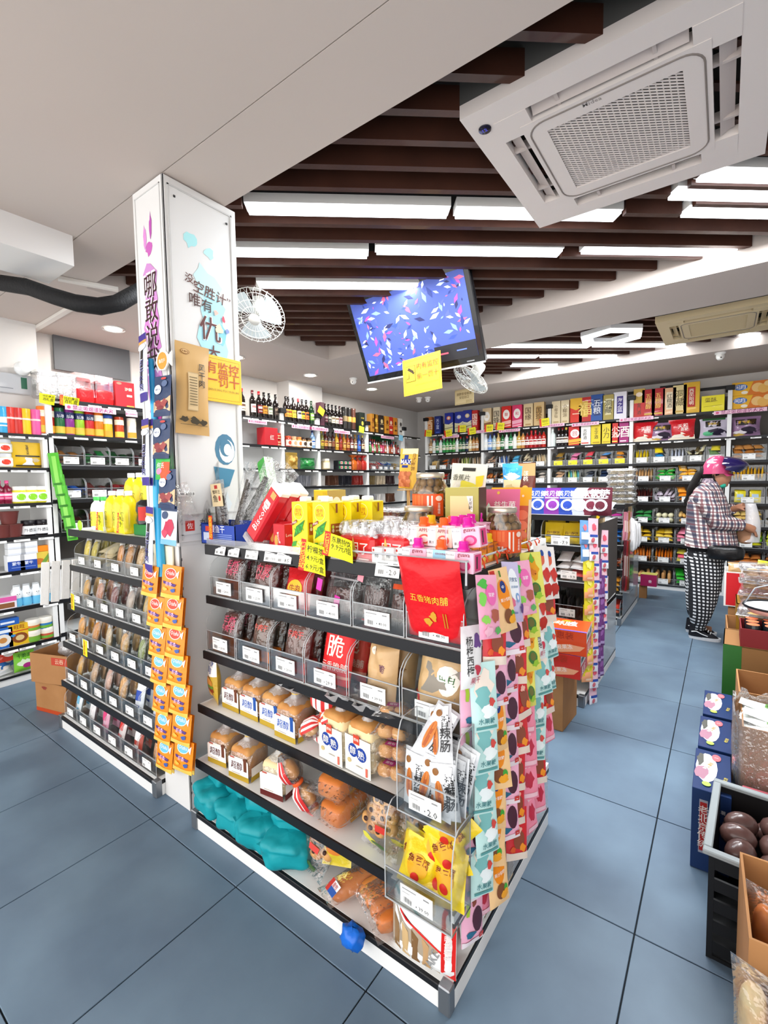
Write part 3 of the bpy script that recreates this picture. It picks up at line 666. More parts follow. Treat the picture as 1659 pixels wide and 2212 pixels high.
def fill(x, y, z, w, d, h, kind, cols, label, rot=0, seed=0, s=1.0, rows=None, mode='file', acc=None, cat='packet', name=None, group=None, cap=14, zs=1):
    "packets standing in (file) or heaped in (heap) a bin whose front bottom centre is x, y, z"
    name = name or {'stick': 'snack_stick', 'pillow': 'snack_packet', 'flat': 'snack_sachet', 'clear': 'dried_fruit_bag', 'roll': 'bread_roll', 'ball': 'cream_bun'}[kind]; R = random.Random(seed); k = 0; grp = group or ('packets in '+label.split(' in ', 1)[-1])
    pw = {'pillow': .078, 'clear': .078, 'stick': .034, 'flat': .088, 'ball': .053, 'roll': .037, 'cookie': .07}[kind]*s
    pt = {'pillow': .032, 'clear': .034, 'stick': .022, 'flat': .019, 'ball': .053, 'roll': .037, 'cookie': .07}[kind]*s
    ph = {'pillow': .115, 'clear': .115, 'stick': .13, 'flat': .11, 'ball': .05, 'roll': .115, 'cookie': .013}[kind]*s
    W_ = w-.012
    def put(lx, ly, lz, r, c):
        nonlocal k
        if k >= cap: return
        k += 1; a, b = rotz(lx, ly, rot); o = obj(name, packet(kind, c, s, acc), None, (x+a, y+b, z+lz)); o.scale = (1, 1, zs)
        m = Euler((0, 0, rot)).to_matrix() @ Euler(r).to_matrix(); o.rotation_euler = m.to_euler(); tag(o, label, cat, grp)
    if mode == 'file':                      # standing side by side, seen edge-on or leaning
        nx = max(1, int(W_/pw)); ny = rows or max(1, min(2, int((d-.03)/.07)))
        for j in range(ny):
            for i in range(nx): put((i+.5-nx/2)*W_/nx, .03+j*(d-.05)/max(1, ny), .004+j*.012, (rd(-12)+R.uniform(-.06, .06), R.uniform(-.05, .05), R.uniform(-.12, .12)), cols[(i+j) % len(cols)])
    elif mode == 'edge':                    # filed edge-on, like cards
        nx = max(2, int(W_/(pt*1.15))); ny = rows or 1
        for j in range(ny):
            for i in range(nx): put((i+.5-nx/2)*W_/nx, .05+j*.07, .004+j*.02, (R.uniform(-.05, .05), R.uniform(-.12, .12), pi/2+R.uniform(-.08, .08)), cols[(i+j) % len(cols)])
    elif mode == 'heap':
        nx = max(1, int(W_/(pw*.95))); nl = max(1, int((h*.85)/(pt*1.25)))
        for l in range(nl):
            for j in range(max(1, int((d-.02)/(ph*1.0)))):
                for i in range(nx):
                    put((i+.5-nx/2)*W_/nx+R.uniform(-.006, .006), .014+j*ph*.9+ph*.0+.006*l, .01+l*pt*1.2+pt*.5, (rd(-72)+R.uniform(-.18, .25), R.uniform(-.1, .1), R.uniform(-.3, .3)), R.choice(cols))
    else:                                   # 'stack' of balls or cookies in a grid
        nx = max(1, int(W_/pw)); ny = max(1, int((d-.02)/pw)); nl = rows or 2
        for l in range(nl):
            for j in range(ny):
                for i in range(nx): put((i+.5-nx/2)*W_/nx, .02+(j+.5)*pw, .004+l*ph, (0, 0, R.uniform(0, 6)), R.choice(cols))
# ================================================================== shelving
def gondola(name, label, x0, x1, rows, yb, y_back, h, loc=None, sides=(), cards=None, topz=None, double=True, backcol=None):
    "double-sided shop shelving along x; rows = [(z, y of front edge)]"
    o = bpy.data.objects.new(name, None); COL.objects.link(o); tag(o, label, 'shelving'); ym = (yb+y_back)/2
    obj('base', G().box(x0, yb+.004, .0, x1, y_back-.004, .055, SHW, .002).box(x0, yb, .055, x1, y_back, .075, BLACK, .002).box(x0+.004, yb+.012, .07, x1-.004, y_back-.012, .0765, SHW), o)
    for xx in (x0, x1-.035): obj('foot_post', G().box(xx-.001, yb-.003, 0, xx+.036, yb+.03, .078, STEEL, .003), o)
    obj('back_panel', G().box(x0+.01, ym-.015, .07, x1-.01, ym+.015, h-.02, backcol or SHW), o)
    for xx in (x0, x1-.03): obj('upright', G().box(xx, ym-.03, .07, xx+.03, ym+.03, h-.02, M('#cfb58c' if double else '#dddddd', .5)), o)
    for k, (z, yf) in enumerate(rows):
        for sgn in ((1, -1) if double else (1,)):
            ya, yc = (yf, ym-.015) if sgn > 0 else (ym+.015, 2*ym-yf)
            g = G().box(x0, ya+.003, z-.008, x1, yc-.003, z, SHW)
            fy = ya if sgn > 0 else yc
            g.box(x0-.004, fy-.004, z-.034, x1+.004, fy+.0025, z, BLACK)
            s = obj('shelf', g, o)
            if sgn > 0 and cards and k in cards:
                for cx, pr in cards[k]: obj('price_card', card(pr, .085, .046), s, (cx, fy-.0065, z-.04), (rd(-8), 0, 0))
    return o
ROWS_A = [(.282, 1.077), (.518, 1.098), (.742, 1.133), (.979, 1.158)]
SLOPE = lambda x: 0
gA = gondola('shelf_gondola', 'white shop gondola with black shelf edges standing right of the white pillar', -1.80, -.565, ROWS_A, 1.043, 1.925, 1.2)
# its top tray with a clear rail
TZ = 1.2
g = G().box(-1.80, 1.16, TZ-.012, -.565, 1.81, TZ, SHW).box(-1.804, 1.156, TZ-.042, -.561, 1.164, TZ+.002, BLACK, .002).box(-.569, 1.16, TZ-.042, -.561, 1.81, TZ+.002, BLACK, .002)
top = obj('top_shelf', g, gA)
g = G().box(-1.79, 1.1565, TZ-.004, -.568, 1.158, TZ+.03, ACRY)
obj('rail_plate', g, top)
g = G().tube([(-1.15, 1.155, TZ+.036), (-.566, 1.155, TZ+.036), (-.566, 1.8, TZ+.036)], .0035, SHINY('#b9bcc0'), 6).tube([(-.566, 1.155, TZ-.03), (-.566, 1.155, TZ+.036)], .0035, SHINY('#b9bcc0'), 6)
obj('wire_rail', g, top)
for u, v, p_ in ((474, 1183, '40'), (503, 1186, '28.8'), (542, 1191, '26.0'), (584, 1197, '13.0'), (612, 1200, '8.5'), (835, 1222, '2.0')):
    q = at(u, v, y=1.15); obj('price_card', card(p_, .074 if p_ != '2.0' else .09, .036 if p_ != '2.0' else .05), top, (q.x, 1.149, TZ-.034), (rd(-14), 0, rd(random.Random(u).uniform(-5, 5))))
# end panel: clear lidless boxes fixed to the right side near the floor
for k, (y0, y1, z0, z1) in enumerate(((1.46, 1.90, .09, .225),)):
    g = G()
    g.box(-.565, y0, z0, -.561, y1, z1, CLEAR('#eef2f4', .06, 0, .25)).box(-.565, y0, z1-.004, -.560, y1, z1, EDGE).box(-.565, y0, z0, -.560, y0+.004, z1, EDGE)
    obj('end_guard', g, gA)
obj('end_guard', G().box(-.565, 1.30, .30, -.561, 1.9, 1.16, CLEAR('#eef2f4', .05, 0, .12)), gA)
obj('end_shelf_edge', G().box(-.569, 1.06, .262, -.559, 1.90, .284, SHW).box(-.570, 1.06, .248, -.558, 1.90, .262, BLACK), gA)
# ------------------------------------------------------------------ jerky bins on the two upper shelves
def edges(us, v0, v1, u0, u1, y):
    return [X(u, v0+(v1-v0)*(u-u0)/(u1-u0), y) for u in us]
JE1 = [-1.795]+edges((515, 582, 657, 757, 872), 1290, 1405, 447, 1010, 1.158)+[-.575]
JE2 = [-1.795]+edges((506, 577, 654, 748, 863), 1408, 1590, 440, 1005, 1.133)+[-.575]
JB = ['#4d2420', '#55291f', '#4a1f1d']
def jerky_bag(w, h, t, col, slab, bands, seed, txt=None, tcol='#d9415c', red=None, strips=0):
    "clear bag of dried meat: clear film, meat slab inside, printed words"
    g, fn = pouch_geo(w, h, t*1.15, FILM, 'pillow', seed, 10, 12, .06); parts = []
    m = G()
    if strips:
        R = random.Random(seed)
        for i in range(strips): x = -w*.38+(i+.5)*w*.76/strips; m.box(x-w*.30/strips, -t*.3, h*.14, x+w*.30/strips, t*.3, h*(.62+R.uniform(-.05, .05)), M(slab, .5, 0, .2, .4, 60), .003)
    else: puff(m, w*.84, t*.8, h*.74, M(slab, .5, 0, .25, .5, 55, .6, 30, '#7a3a28'), .45, .45, 12, 8, h*.12, noise=.04, seed=seed)
    parts.append(('dried_meat', m)); A = []
    for a, b, c in bands: A.append(('r', .04, a, .96, b, c))
    if txt:
        for i, t_ in enumerate(txt): A += [('t', t_, .5, .66-.16*i, .66, '#f5e6e6'), ('t', t_, .505, .662-.16*i, .64, tcol)]
    if A: parts.append(('printed_front', art(A, lambda u, v, e: fn(u, v, -1, e+.002), w, h)))
    return Kit(g, parts)
kJ1 = jerky_bag(.13, .19, .05, '#50261f', '#4a1e1a', [(.07, .085, '#f2e4e2'), (.1, .11, '#f2e4e2')], 1, ['手撕', '牛肉干'], '#d6476a')
kJ2 = jerky_bag(.14, .19, .05, '#50261f', '#4f2a1c', [(.05, .065, '#e9d9d6')], 2, ['内蒙', '原切特产'], '#c93a52')
kJ3 = pouchk(.14, .15, .05, '#c81f24', [('e', .5, .5, .3, .22, '#f0b428'), ('t', '牛肉', .5, .5, .4, '#8c1210')], seed=4)
kJ4 = jerky_bag(.17, .15, .07, '#50261f', '#5a2a22', [(.86, .9, '#cfc9cb')], 5, None, strips=12)
kJ5 = jerky_bag(.11, .19, .06, '#50261f', '#4e2820', [(.02, .05, '#c32a2a')], 6, None, strips=7)
kJ6 = jerky_bag(.07, .17, .05, '#50261f', '#5c2c20', [(.7, .8, '#e0562e')], 7, None, strips=5)
kJ7 = jerky_bag(.13, .21, .05, '#6b5228', '#51391f', [(.0, .22, '#ee7a1c')], 8, ['牛肉干'], '#d8402a')
kJ8 = jerky_bag(.14, .22, .05, '#7a3a20', '#55301e', [(.0, .2, '#c41f1b')], 9, ['牛肉干'], '#d22f25')
kJ9 = pouchk(.165, .27, .05, '#df1f22', [('t', '脆', .5, .58, .55, '#fff2dc'), ('t', '云香脆脯', .5, .28, .86, '#f6d9d0'), ('r', .0, .12, 1, .16, '#f0a08c'), ('t', '五香猪肉脯', .5, .86, .7, '#f7c9b8')], 'brick', 3, foil=False, wr=.08)
kJ10 = pouchk(.205, .262, .05, '#d4101c', [('t', '五香猪肉脯', .5, .56, .62, '#e8b53a'), blot(.56, .36, .07, .05, '#c9952e'), blot(.46, .29, .06, .05, '#c9952e'), ('r', .72, .24, .735, .42, '#b8861f'), ('r', .76, .24, .775, .42, '#b8861f')], 'brick', 6, foil=False, wr=.10, mat=M('#d0101b', .42, 0, .1, .6, 22))
kJ11 = pouchk(.20, .30, .10, '#c7a070', [('t', '脆', .66, .6, .2, '#6a3c5c'), ('e', .3, .86, .10, .07, '#e9dcc8'), ('t', '手工', .3, .86, .12, '#a05a3c'), blot(.5, .2, .3, .1, '#8a5a34')], 'brick', 11, foil=False, wr=.14, mat=M('#c9a475', .42, 0, .25, .8, 18))
kJ12 = pouchk(.24, .28, .12, '#caa676', [('p', [(.18, .30), (.82, .28), (.86, .66), (.22, .70)], '#8e877c'), ('e', .66, .50, .2, .2, '#f3efe4'), ('t', '巴旦', .66, .50, .28, '#2f6b35'), ('p', [(.05, .30), (.12, .26), (.3, .06), (.2, .05)], '#c12a2a'), ('t', '每日坚果', .5, .88, .5, '#8a5a34')], 'brick', 12, foil=False, wr=.12, mat=M('#cba877', .4, 0, .25, .8, 18))
LEAN = rd(-14)
def binA(k, E, z, yf, h, price, what):
    x = (E[k]+E[k+1])/2; w = E[k+1]-E[k]-.006
    bin_at(x, yf+.008, z+.001, w, .26, h, f'clear bin of {what} on the {"upper" if E is JE1 else "second"} jerky shelf', price=price, cw=.1); return x, w
D1 = ['flat dark jerky bags, first beside the pillar', 'shredded beef jerky, second from the pillar', 'red meat snack bags, third from the pillar', 'sliced jerky, fourth from the pillar', 'thin meat strips, second from the corner', 'one large red pouch, at the corner']
PR1 = ['20.00', '22.00', '40.00', '40.00', '40.00', '48.00']; XW1 = []
for k in range(6): XW1.append(binA(k, JE1, .979, 1.158, .17, PR1[k], D1[k]))
D2 = ['dark jerky, first beside the pillar', 'orange-banded beef jerky, second from the pillar', 'red-banded beef jerky, third from the pillar', 'red crisp meat pouches, fourth from the pillar', 'folded kraft bags, second from the corner', 'kraft bags with a window, at the corner']
PR2 = ['20.00', '20.00', '20.00', '29.9', '39.90', '39.90']; XW2 = []
for k in range(6): XW2.append(binA(k, JE2, .742, 1.133, .185, PR2[k], D2[k]))
def inA(kit, name, label, E, k, dx, dy, z, yf, cat='snack bag', rot=LEAN, rz=0, group=None, sc=None, dz=.005):
    x = (E[k]+E[k+1])/2+dx; return place(kit, name, label, cat, (x, yf+dy, z+dz), (rot, 0, rz), group, sc)
for k, kit, nm, lab, n in ((0, kJ1, 'jerky_bag', 'clear bag of dark jerky with pink lettering in the first upper bin by the pillar', 3), (1, kJ2, 'jerky_bag', 'clear bag of shredded jerky with red lettering in the second upper bin', 3), (2, kJ3, 'meat_snack_bag', 'red meat snack bag in the third upper bin from the pillar', 3)):
    for i in range(n): inA(kit, nm, lab, JE1, k, 0, .05+.062*i, .979, 1.158, group='bags in that bin: '+nm+str(k))
for i in range(2): inA(kJ4, 'sliced_meat_bag', 'clear zip bag of sliced reddish jerky in the fourth upper bin from the pillar', JE1, 3, .0, .07+.085*i, .979, 1.158, group='sliced jerky zip bags', rz=rd(-8))
for i, dx in enumerate((-.055, .03, .078)): inA(kJ5 if i == 0 else kJ6, 'meat_strip_bag', ['wide clear bag of upright meat strips in the fifth upper bin', 'narrow clear bag of meat strips, middle one in the fifth upper bin', 'narrow clear bag of meat strips, right one in the fifth upper bin'][i], JE1, 4, dx, .06+.02*i, .979, 1.158)
inA(kJ10, 'red_pouch', 'large red pouch with gold lettering standing in the corner bin of the upper jerky shelf', JE1, 5, -.0, .036, .979, 1.158, 'pouch', rd(14))
for i in range(3): inA(kJ1, 'jerky_bag', 'clear bag of dark jerky with pink lettering in the first bin of the second shelf', JE2, 0, 0, .05+.062*i, .742, 1.133, group='jerky bags in the first lower bin')
for i in range(3): inA(kJ7, 'beef_jerky_bag', 'orange-based clear bag of beef jerky in the second bin of the second shelf', JE2, 1, 0, .05+.062*i, .742, 1.133, group='orange-based beef jerky bags', sc=.95)
for i in range(3): inA(kJ8, 'beef_jerky_bag', 'red-based clear bag of beef jerky in the third bin of the second shelf', JE2, 2, 0, .05+.062*i, .742, 1.133, group='red-based beef jerky bags', sc=.97)
for i in range(3): inA(kJ9, 'crisp_meat_pouch', 'red pouch with one big white character in the fourth bin of the second shelf', JE2, 3, .0+.02*i, .055+.065*i, .742, 1.133, 'pouch', group='red crisp meat pouches', sc=.85)
inA(kJ11, 'kraft_bag', 'folded kraft paper snack bag, upper one in the second bin from the corner', JE2, 4, .0, .12, .742, 1.133, 'snack bag', rd(-24), rd(12), sc=.78, dz=.03)
inA(kJ11, 'kraft_bag', 'folded kraft paper snack bag, front lower one in the second bin from the corner', JE2, 4, .0, .05, .742, 1.133, 'snack bag', rd(-8), rd(-6), sc=.62)
inA(kJ12, 'kraft_bag', 'kraft paper bag with a window and green characters in the corner bin', JE2, 5, -.0, .075, .742, 1.133, 'snack bag', rd(-16), sc=.78)
inA(kJ12, 'kraft_bag', 'kraft paper bag behind the windowed one in the corner bin', JE2, 5, .01, .17, .742, 1.133, 'snack bag', rd(-5), sc=.8)
# pink tags on the zip bags
for u, v, l in ((690, 1262, 'magenta tag stuck on the left zip bag of sliced jerky'), (727, 1300, 'dotted magenta tag at the foot of the sliced jerky zip bag'), (780, 1242, 'pink tag on the bag of upright meat strips')):
    q = at(u, v, y=1.19); tag(obj('paper_tag', G().box(-.012, -.0008, -.022, .012, .0008, .022, M('#d93aa8' if v > 1250 else '#e8909c', .5)), None, q, (0, rd(14), 0)), l, 'tag')
# ------------------------------------------------------------------ bread shelves
CRUST = M('#b9773a', .55, 0, 0, .2, 30, .8, 12, '#d9a765'); CRUMB = M('#e6cfa0', .7, 0, 0, .2, 60); BUN = M('#c98b4a', .5, 0, .15, .1, 25, .9, 9, '#e0b273'); WCRUMB = M('#eee0c2', .7); ORB = M('#c4682a', .45, 0, .2, .1, 20, .9, 10, '#d98b45')
def loafk(w, d, h, bread, panel, base, word, wcol, ribbon, seed=0):
    "sliced loaf in a clear bag: loaf, printed panel, gold base, tied neck"
    lo = G(); puff(lo, w*.9, d*.92, h*.60, bread, .28, .35, 16, 10, .006); hb = h*.62
    bag = sackg(w, d, h, .78, 'clear', .055, seed)
    def fn(u, v, e): return ((u-.5)*w*.96, -d/2*.985-e, v*hb)
    def fs(u, v, e): return (w/2*.985+e, (u-.5)*d*.9, v*hb)
    A = [('r', .02, .0, .98, .17, base), ('p', [(.03, .17), (.97, .17), (.97, .66), (.8, .74), (.2, .74), (.03, .66)], panel), ('p', [(.14, .30), (.70, .26), (.74, .56), (.56, .64), (.16, .62)], '#ffffff')]
    if ribbon: A += [('r', .76, .34, .90, .72, ribbon), ('e', .83, .72, .09, .06, ribbon)]
    A += [('t', word, .44, .46, .54, wcol), ('r', .14, .68, .34, .73, '#b8594a'), ('r', .2, .21, .6, .225, '#a89a8a')]
    P = [('loaf', lo), ('printed_panel', art(A, fn, w, hb)), ('printed_side', art([('r', .02, 0, .98, .17, base), ('r', .05, .17, .6, .45, panel)], fs, d, hb))]
    P.append(('twist_tie', G().lathe([(.017, h*.765), (.019, h*.775), (.017, h*.785)], 8, M('#d8b13a', .4), caps=False)))
    return Kit(bag, P)
kL1 = loafk(.122, .125, .20, CRUST, '#efe6dc', '#a98a22', '超醇', '#5a2a22', '#6a3a26', 1)
kL2 = loafk(.122, .125, .20, CRUST, '#eef0f2', '#b0922a', '超醇', '#1e4fa8', '#24509c', 2)
kL3 = loafk(.12, .12, .21, CRUMB, '#ece7e0', '#5a1a18', '', '#5a1a18', None, 3)
kT = loafk(.125, .12, .25, CRUMB, '#f0ead9', '#efe8d6', '', '#222222', None, 4)
def toastk(seed):
    w, d, h = .125, .115, .245; hb = h*.66
    lo = G(); puff(lo, w*.9, d*.9, h*.66, CRUMB, .28, .32, 16, 10, .006); puff(lo, w*.86, d*.86, h*.16, CRUST, .35, .6, 14, 6, h*.55)
    fn = lambda u, v, e: ((u-.5)*w*.95, -d/2*.985-e, v*hb)
    A = [('r', .03, .02, .97, .80, '#f1ebdc'), ('e', .33, .50, .17, .15, '#1f3f94'), ('e', .64, .47, .19, .15, '#1f3f94'), ('t', '醇', .33, .50, .22, '#f4efe2'), ('t', '熟', .64, .47, .24, '#f4efe2'), ('r', .36, .66, .58, .86, '#c8442e'), ('t', '原味', .47, .76, .18, '#f6e8dc'), ('e', .2, .26, .07, .05, '#c8b27a'), ('r', .8, .06, .87, .24, '#d46a58'), ('r', .45, .2, .7, .215, '#9d9488')]
    return Kit(sackg(w, d, h, .78, 'clear', .055, seed), [('loaf', lo), ('printed_panel', art(A, fn, w, hb))])
kTo = toastk(5)
def stripek(seed, n=2):
    "long bread in a clear bag with red and white striped wrap, tied in knots"
    g = G(); L = .24
    def fn(u, v):
        a = 2*pi*u; z = v*L; k = .058*(1-.75*math.exp(-((z-.12)/.018)**2))*(1-.8*math.exp(-((z-.005)/.014)**2)); k *= (1-.75*max(0, (z-.19)/.05)); k *= 1+.07*sin(8*a+seed)
        return (k*cos(a), k*.75*sin(a), z)
    g.grid(fn, 24, 26, FILM, True, True)
    st = G(); rings = [('#f6f1ee', 0)]
    for i in range(24):
        col = M('#c9302f', .4) if i % 2 else M('#f3ece9', .4)
        if 10 <= i <= 21: st.grid(lambda u, v: tuple(c*1.01 if j < 2 else c for j, c in enumerate(fn((i+u)/24, .06+.88*v))), 1, 22, col)
    tie = G().lathe([(.02, .112), (.024, .12), (.02, .128)], 10, M('#e8602a', .4), caps=False).lathe([(.016, .0), (.02, .006), (.016, .012)], 10, M('#e8602a', .4), caps=False)
    br = G(); puff(br, .085, .06, .075, BUN, .8, .7, 10, 7, .025); puff(br, .085, .06, .07, BUN, .8, .7, 10, 7, .14)
    return Kit(g, [('striped_wrap', st), ('tie', tie), ('bread', br)])
kS = stripek(1)
def put3(u, v, zs): return at(u, v, z=zs)
ZB = .518
lay = [(488, 1512, kL1, 'brown-lettered loaf in a gold-based bag, leftmost on the upper bread shelf'), (528, 1532, kL2, 'blue-lettered loaf in a gold-based bag, second on the upper bread shelf'), (572, 1552, kL2, 'blue-lettered loaf in a gold-based bag, third on the upper bread shelf'), (617, 1578, kL2, 'blue-lettered loaf in a gold-based bag, front one beside the striped wrap')]
for i, (u, v, k, l) in enumerate(lay):
    x = X(u, v+4, 1.12); place(k, 'loaf_bag', l, 'bread', (x, 1.12+.0625+(.02 if i < 3 else -.005), ZB), 0, 'gold-based loaf bags')
x = X(452, 1505, 1.12)
kBg = pouchk(.09, .20, .05, '#c9a43a', [('r', 0, .62, 1, .98, '#f1efe8'), ('t', '汉堡', .5, .88, .6, '#274a92'), ('t', '面包', .5, .74, .6, '#274a92'), ('e', .5, .47, .4, .12, '#d98f3a'), ('r', .08, .36, .92, .42, '#5f8f32'), ('r', .08, .28, .92, .36, '#8a3a1e'), ('e', .5, .25, .36, .06, '#d49a44')], seed=4)
place(kBg, 'burger_bread_bag', 'gold bag printed with a burger, leftmost on the upper bread shelf by the pillar', 'bread', (x+.0, 1.15, ZB), rd(-20))
x = X(682, 1600, 1.12)
place(kS, 'striped_bread_bag', 'bread tied in red and white striped wrap, standing beside the blue-lettered loaf', 'bread', (x, 1.175, ZB), 0)
place(kS, 'striped_bread_bag', 'bread tied in red and white striped wrap, lying over the upper bread shelf edge', 'bread', (x-.05, 1.10, ZB+.05), (rd(-60), rd(14), rd(-55)), sc=.7)
for i, u in enumerate((717, 776)):
    x = X(u, 1640+i*28, 1.11); place(kTo, 'toast_bag', ['white toast loaf with a blue oval print, left one on the upper bread shelf', 'white toast loaf with a blue oval print, right one on the upper bread shelf'][i], 'bread', (x, 1.165, ZB), rd(-4), 'white toast loaves', sc=(1, 1, .95))
def bunpack(n, col, w=.10, d=.075, h=.05):
    b = G()
    for i in range(n): puff(b, w/n*1.05, d*.85, h*.9, col, .7, .6, 10, 7, .003, ((i-(n-1)/2)*w/n*.95, 0))
    g, fn = pouch_geo(w*1.3, d*1.35, h*1.12, FILM, 'pillow', n, 10, 8, .06); g.tri(lambda p: (p.x, p.z-d*.68, p.y+h*.55))
    return Kit(g, [('buns', b), ('printed_label', art([('r', .1, .1, .9, .9, '#b23a7a'), ('t', '面包', .5, .5, .5, '#f6e6ee')], lambda u, v, e: ((u-.5)*.05, -.02+(v-.5)*.03, h*1.13+e), .05, .03))])
kBp = bunpack(2, BUN)
for i in range(4):
    x = X(833, 1690, 1.12); place(kBp, 'bun_pack', f'small bagged buns stacked beside the clear sausage bin, {["lowest", "second lowest", "second highest", "topmost"][i]}', 'bread', (x+.004*(i % 2), 1.16+.004*i, ZB+.001+.062*i), rd(6+5*i))
for i in range(3):
    x = X(770+i*28, 1560, 1.25); place(kBp, 'bun_pack', f'bagged buns with pink printing behind the white toast loaves, {ORD[i]} from the left', 'bread', (x, 1.31, ZB+.11), rd(20*i-20), sc=1.1)
bx = G().box(-.19, -.05, 0, .19, .06, .10, M('#c9a06a', .7))
# sausage bin hooked on the corner
kSa = pouchk(.078, .155, .022, '#c9ccd0', [('r', .08, .62, .92, .95, '#e9ebee'), ('v', '香辣肠', .78, .5, .6, '#2a2a2c'), ('e', .36, .42, .16, .26, '#c7752f'), ('r', .3, .2, .42, .64, '#a9531f'), ('e', .3, .82, .12, .06, '#8a5a2a')], 'brick', 2, wr=.12, nu=7, nv=9)
xa, xb = -.715, -.53
bin_at((xa+xb)/2, 1.02, .545, xb-xa, .108, .255, 'tall clear bin of silver sausage packets hooked on the gondola corner', fh=.42, price='2.0', cw=.1)
R = random.Random(4); n = 0
for j in range(3):
    for i in range(4):
        x = xa+.045+(xb-xa-.08)*i/3; place(kSa, 'sausage_packet', 'silver sausage packet with brown print in the tall clear corner bin', 'packet', (x+R.uniform(-.008, .008), 1.045+.03*j, .552+.012*j+R.uniform(0, .015)), (rd(-8), rd(R.uniform(-14, 14)), rd(R.uniform(-14, 14))), 'silver sausage packets')
for i in range(2): place(kSa, 'sausage_packet', 'silver sausage packet lying on top in the tall clear corner bin', 'packet', (xa+.06+.06*i, 1.06, .68), (rd(-30), rd(20-40*i), 0), 'silver sausage packets')
# ---- lower bread shelf
ZC = .282
for i, (u, v) in enumerate(((461, 1655), (512, 1688))):
    x = X(u, v, 1.09); place(kL1, 'loaf_bag', ['brown-lettered loaf in a gold-based bag, left end of the lower bread shelf', 'brown-lettered loaf in a gold-based bag, second on the lower bread shelf'][i], 'bread', (x, 1.165-.01*i, ZC), rd(6), 'gold-based loaf bags')
x = X(580, 1705, 1.09); place(kL3, 'loaf_bag', 'pale loaf in a clear bag with a barcode label and dark red base', 'bread', (x, 1.155, ZC), rd(8))
x = X(650, 1720, 1.1); place(kS, 'striped_bread_bag', 'bread tied in red and white striped wrap leaning on the lower bread shelf', 'bread', (x+.04, 1.13, ZC+.012), (rd(28), rd(-16), rd(-30)), sc=.95)
def longloaf(L, w, h, mat):
    b = G(); puff(b, w*.92, L*.92, h*.9, mat, .3, .45, 16, 9, .004)
    g, fn = pouch_geo(w*1.25, L*1.15, h*1.1, FILM, 'pillow', 3, 10, 10, .05); g.tri(lambda p: (p.x, p.z-L*.6, p.y+h*.53))
    return Kit(g, [('loaf', b), ('printed_wrap', art([('r', .1, .0, .9, 1, '#b07a30'), ('t', '手撕面包', .5, .5, .8, '#5a2a16')], lambda u, v, e: (w*.48+e, (u-.5)*L*.6, h*.2+v*h*.5), L*.6, h*.5))])
kLL = longloaf(.24, .115, .085, ORB)
x = X(702, 1745, 1.10); place(kLL, 'long_bread', 'long golden bread in a clear bag, lower one of two stacked', 'bread', (x+.02, 1.21, ZC), rd(-4))
place(kLL, 'long_bread', 'long golden bread in a clear bag, upper one of two stacked', 'bread', (x+.01, 1.20, ZC+.099), rd(6))
def minibuns(n, seed, w=.15, h=.23, t=.09, band='#d8d23a'):
    R = random.Random(seed); b = G(); D = G()
    for i in range(n):
        x, z = R.uniform(-w*.34, w*.34), h*.18+h*.62*(i/n)+R.uniform(-.01, .01); y = R.uniform(-t*.28, t*.05)
        puff(b, .048, .04, .036, BUN, .9, .8, 9, 6, z, (x, y)); puff(D, .018, .008, .014, M('#3a1c12', .5), 1, 1, 8, 5, z+.012, (x+.004, y-.019))
    g, fn = pouch_geo(w, h, t*1.15, FILM, 'pillow', seed, 10, 12, .08)
    A = [blot(.3, .12, .24, .06, band), blot(.62, .1, .2, .05, '#3a5a2a'), ('r', .56, .3, .8, .38, '#c9372d')]
    return Kit(g, [('bun_pile', b), ('chocolate_filling', D), ('printed_front', art(A, lambda u, v, e: fn(u, v, -1, e+.002), w, h))])
kMB = minibuns(26, 3)
x = X(800, 1830, 1.07); place(kMB, 'mini_bun_bag', 'clear bag of small chocolate-filled buns leaning on the lower bread shelf', 'bread', (x-.01, 1.12, ZC+.0), (rd(-22), 0, rd(-8)), sc=1.05)
place(kMB, 'mini_bun_bag', 'second clear bag of small buns behind, next to the yellow-packet bin', 'bread', (x+.07, 1.17, ZC), (rd(-14), 0, rd(10)), sc=.9)
# yellow packet bin, wide corner one
kYp = pouchk(.11, .13, .05, '#e6c81e', [('e', .5, .5, .3, .24, '#d8a018'), ('t', '鱼豆腐', .5, .62, .6, '#7a1c14'), ('e', .5, .3, .12, .1, '#c6281f')], seed=3, wr=.16)
xa, xb = -.735, -.525
bin_at((xa+xb)/2, .985, .305, xb-xa, .108, .262, 'large clear bin of yellow packets at the gondola corner above the red and white bags', fh=.36, price='39.00', cw=.1)
for i, (dx, dy, dz, r) in enumerate(((-.05, .07, .006, (-20, 10, 6)), (.055, .08, .006, (-25, -12, -10)), (-.02, .13, .05, (-30, 20, 0)), (.06, .15, .055, (-18, -24, 14)), (-.07, .16, .012, (-10, 0, -10)), (.0, .17, .10, (-14, 38, 8)), (.02, .05, .008, (-62, 6, 20)))):
    place(kYp, 'fish_tofu_packet', 'bright yellow foil snack packet heaped in the large corner bin', 'packet', ((xa+xb)/2+dx+.01, .985+.015+dy*.45, .311+dz), tuple(rd(q) for q in r), 'yellow foil packets in the corner bin')
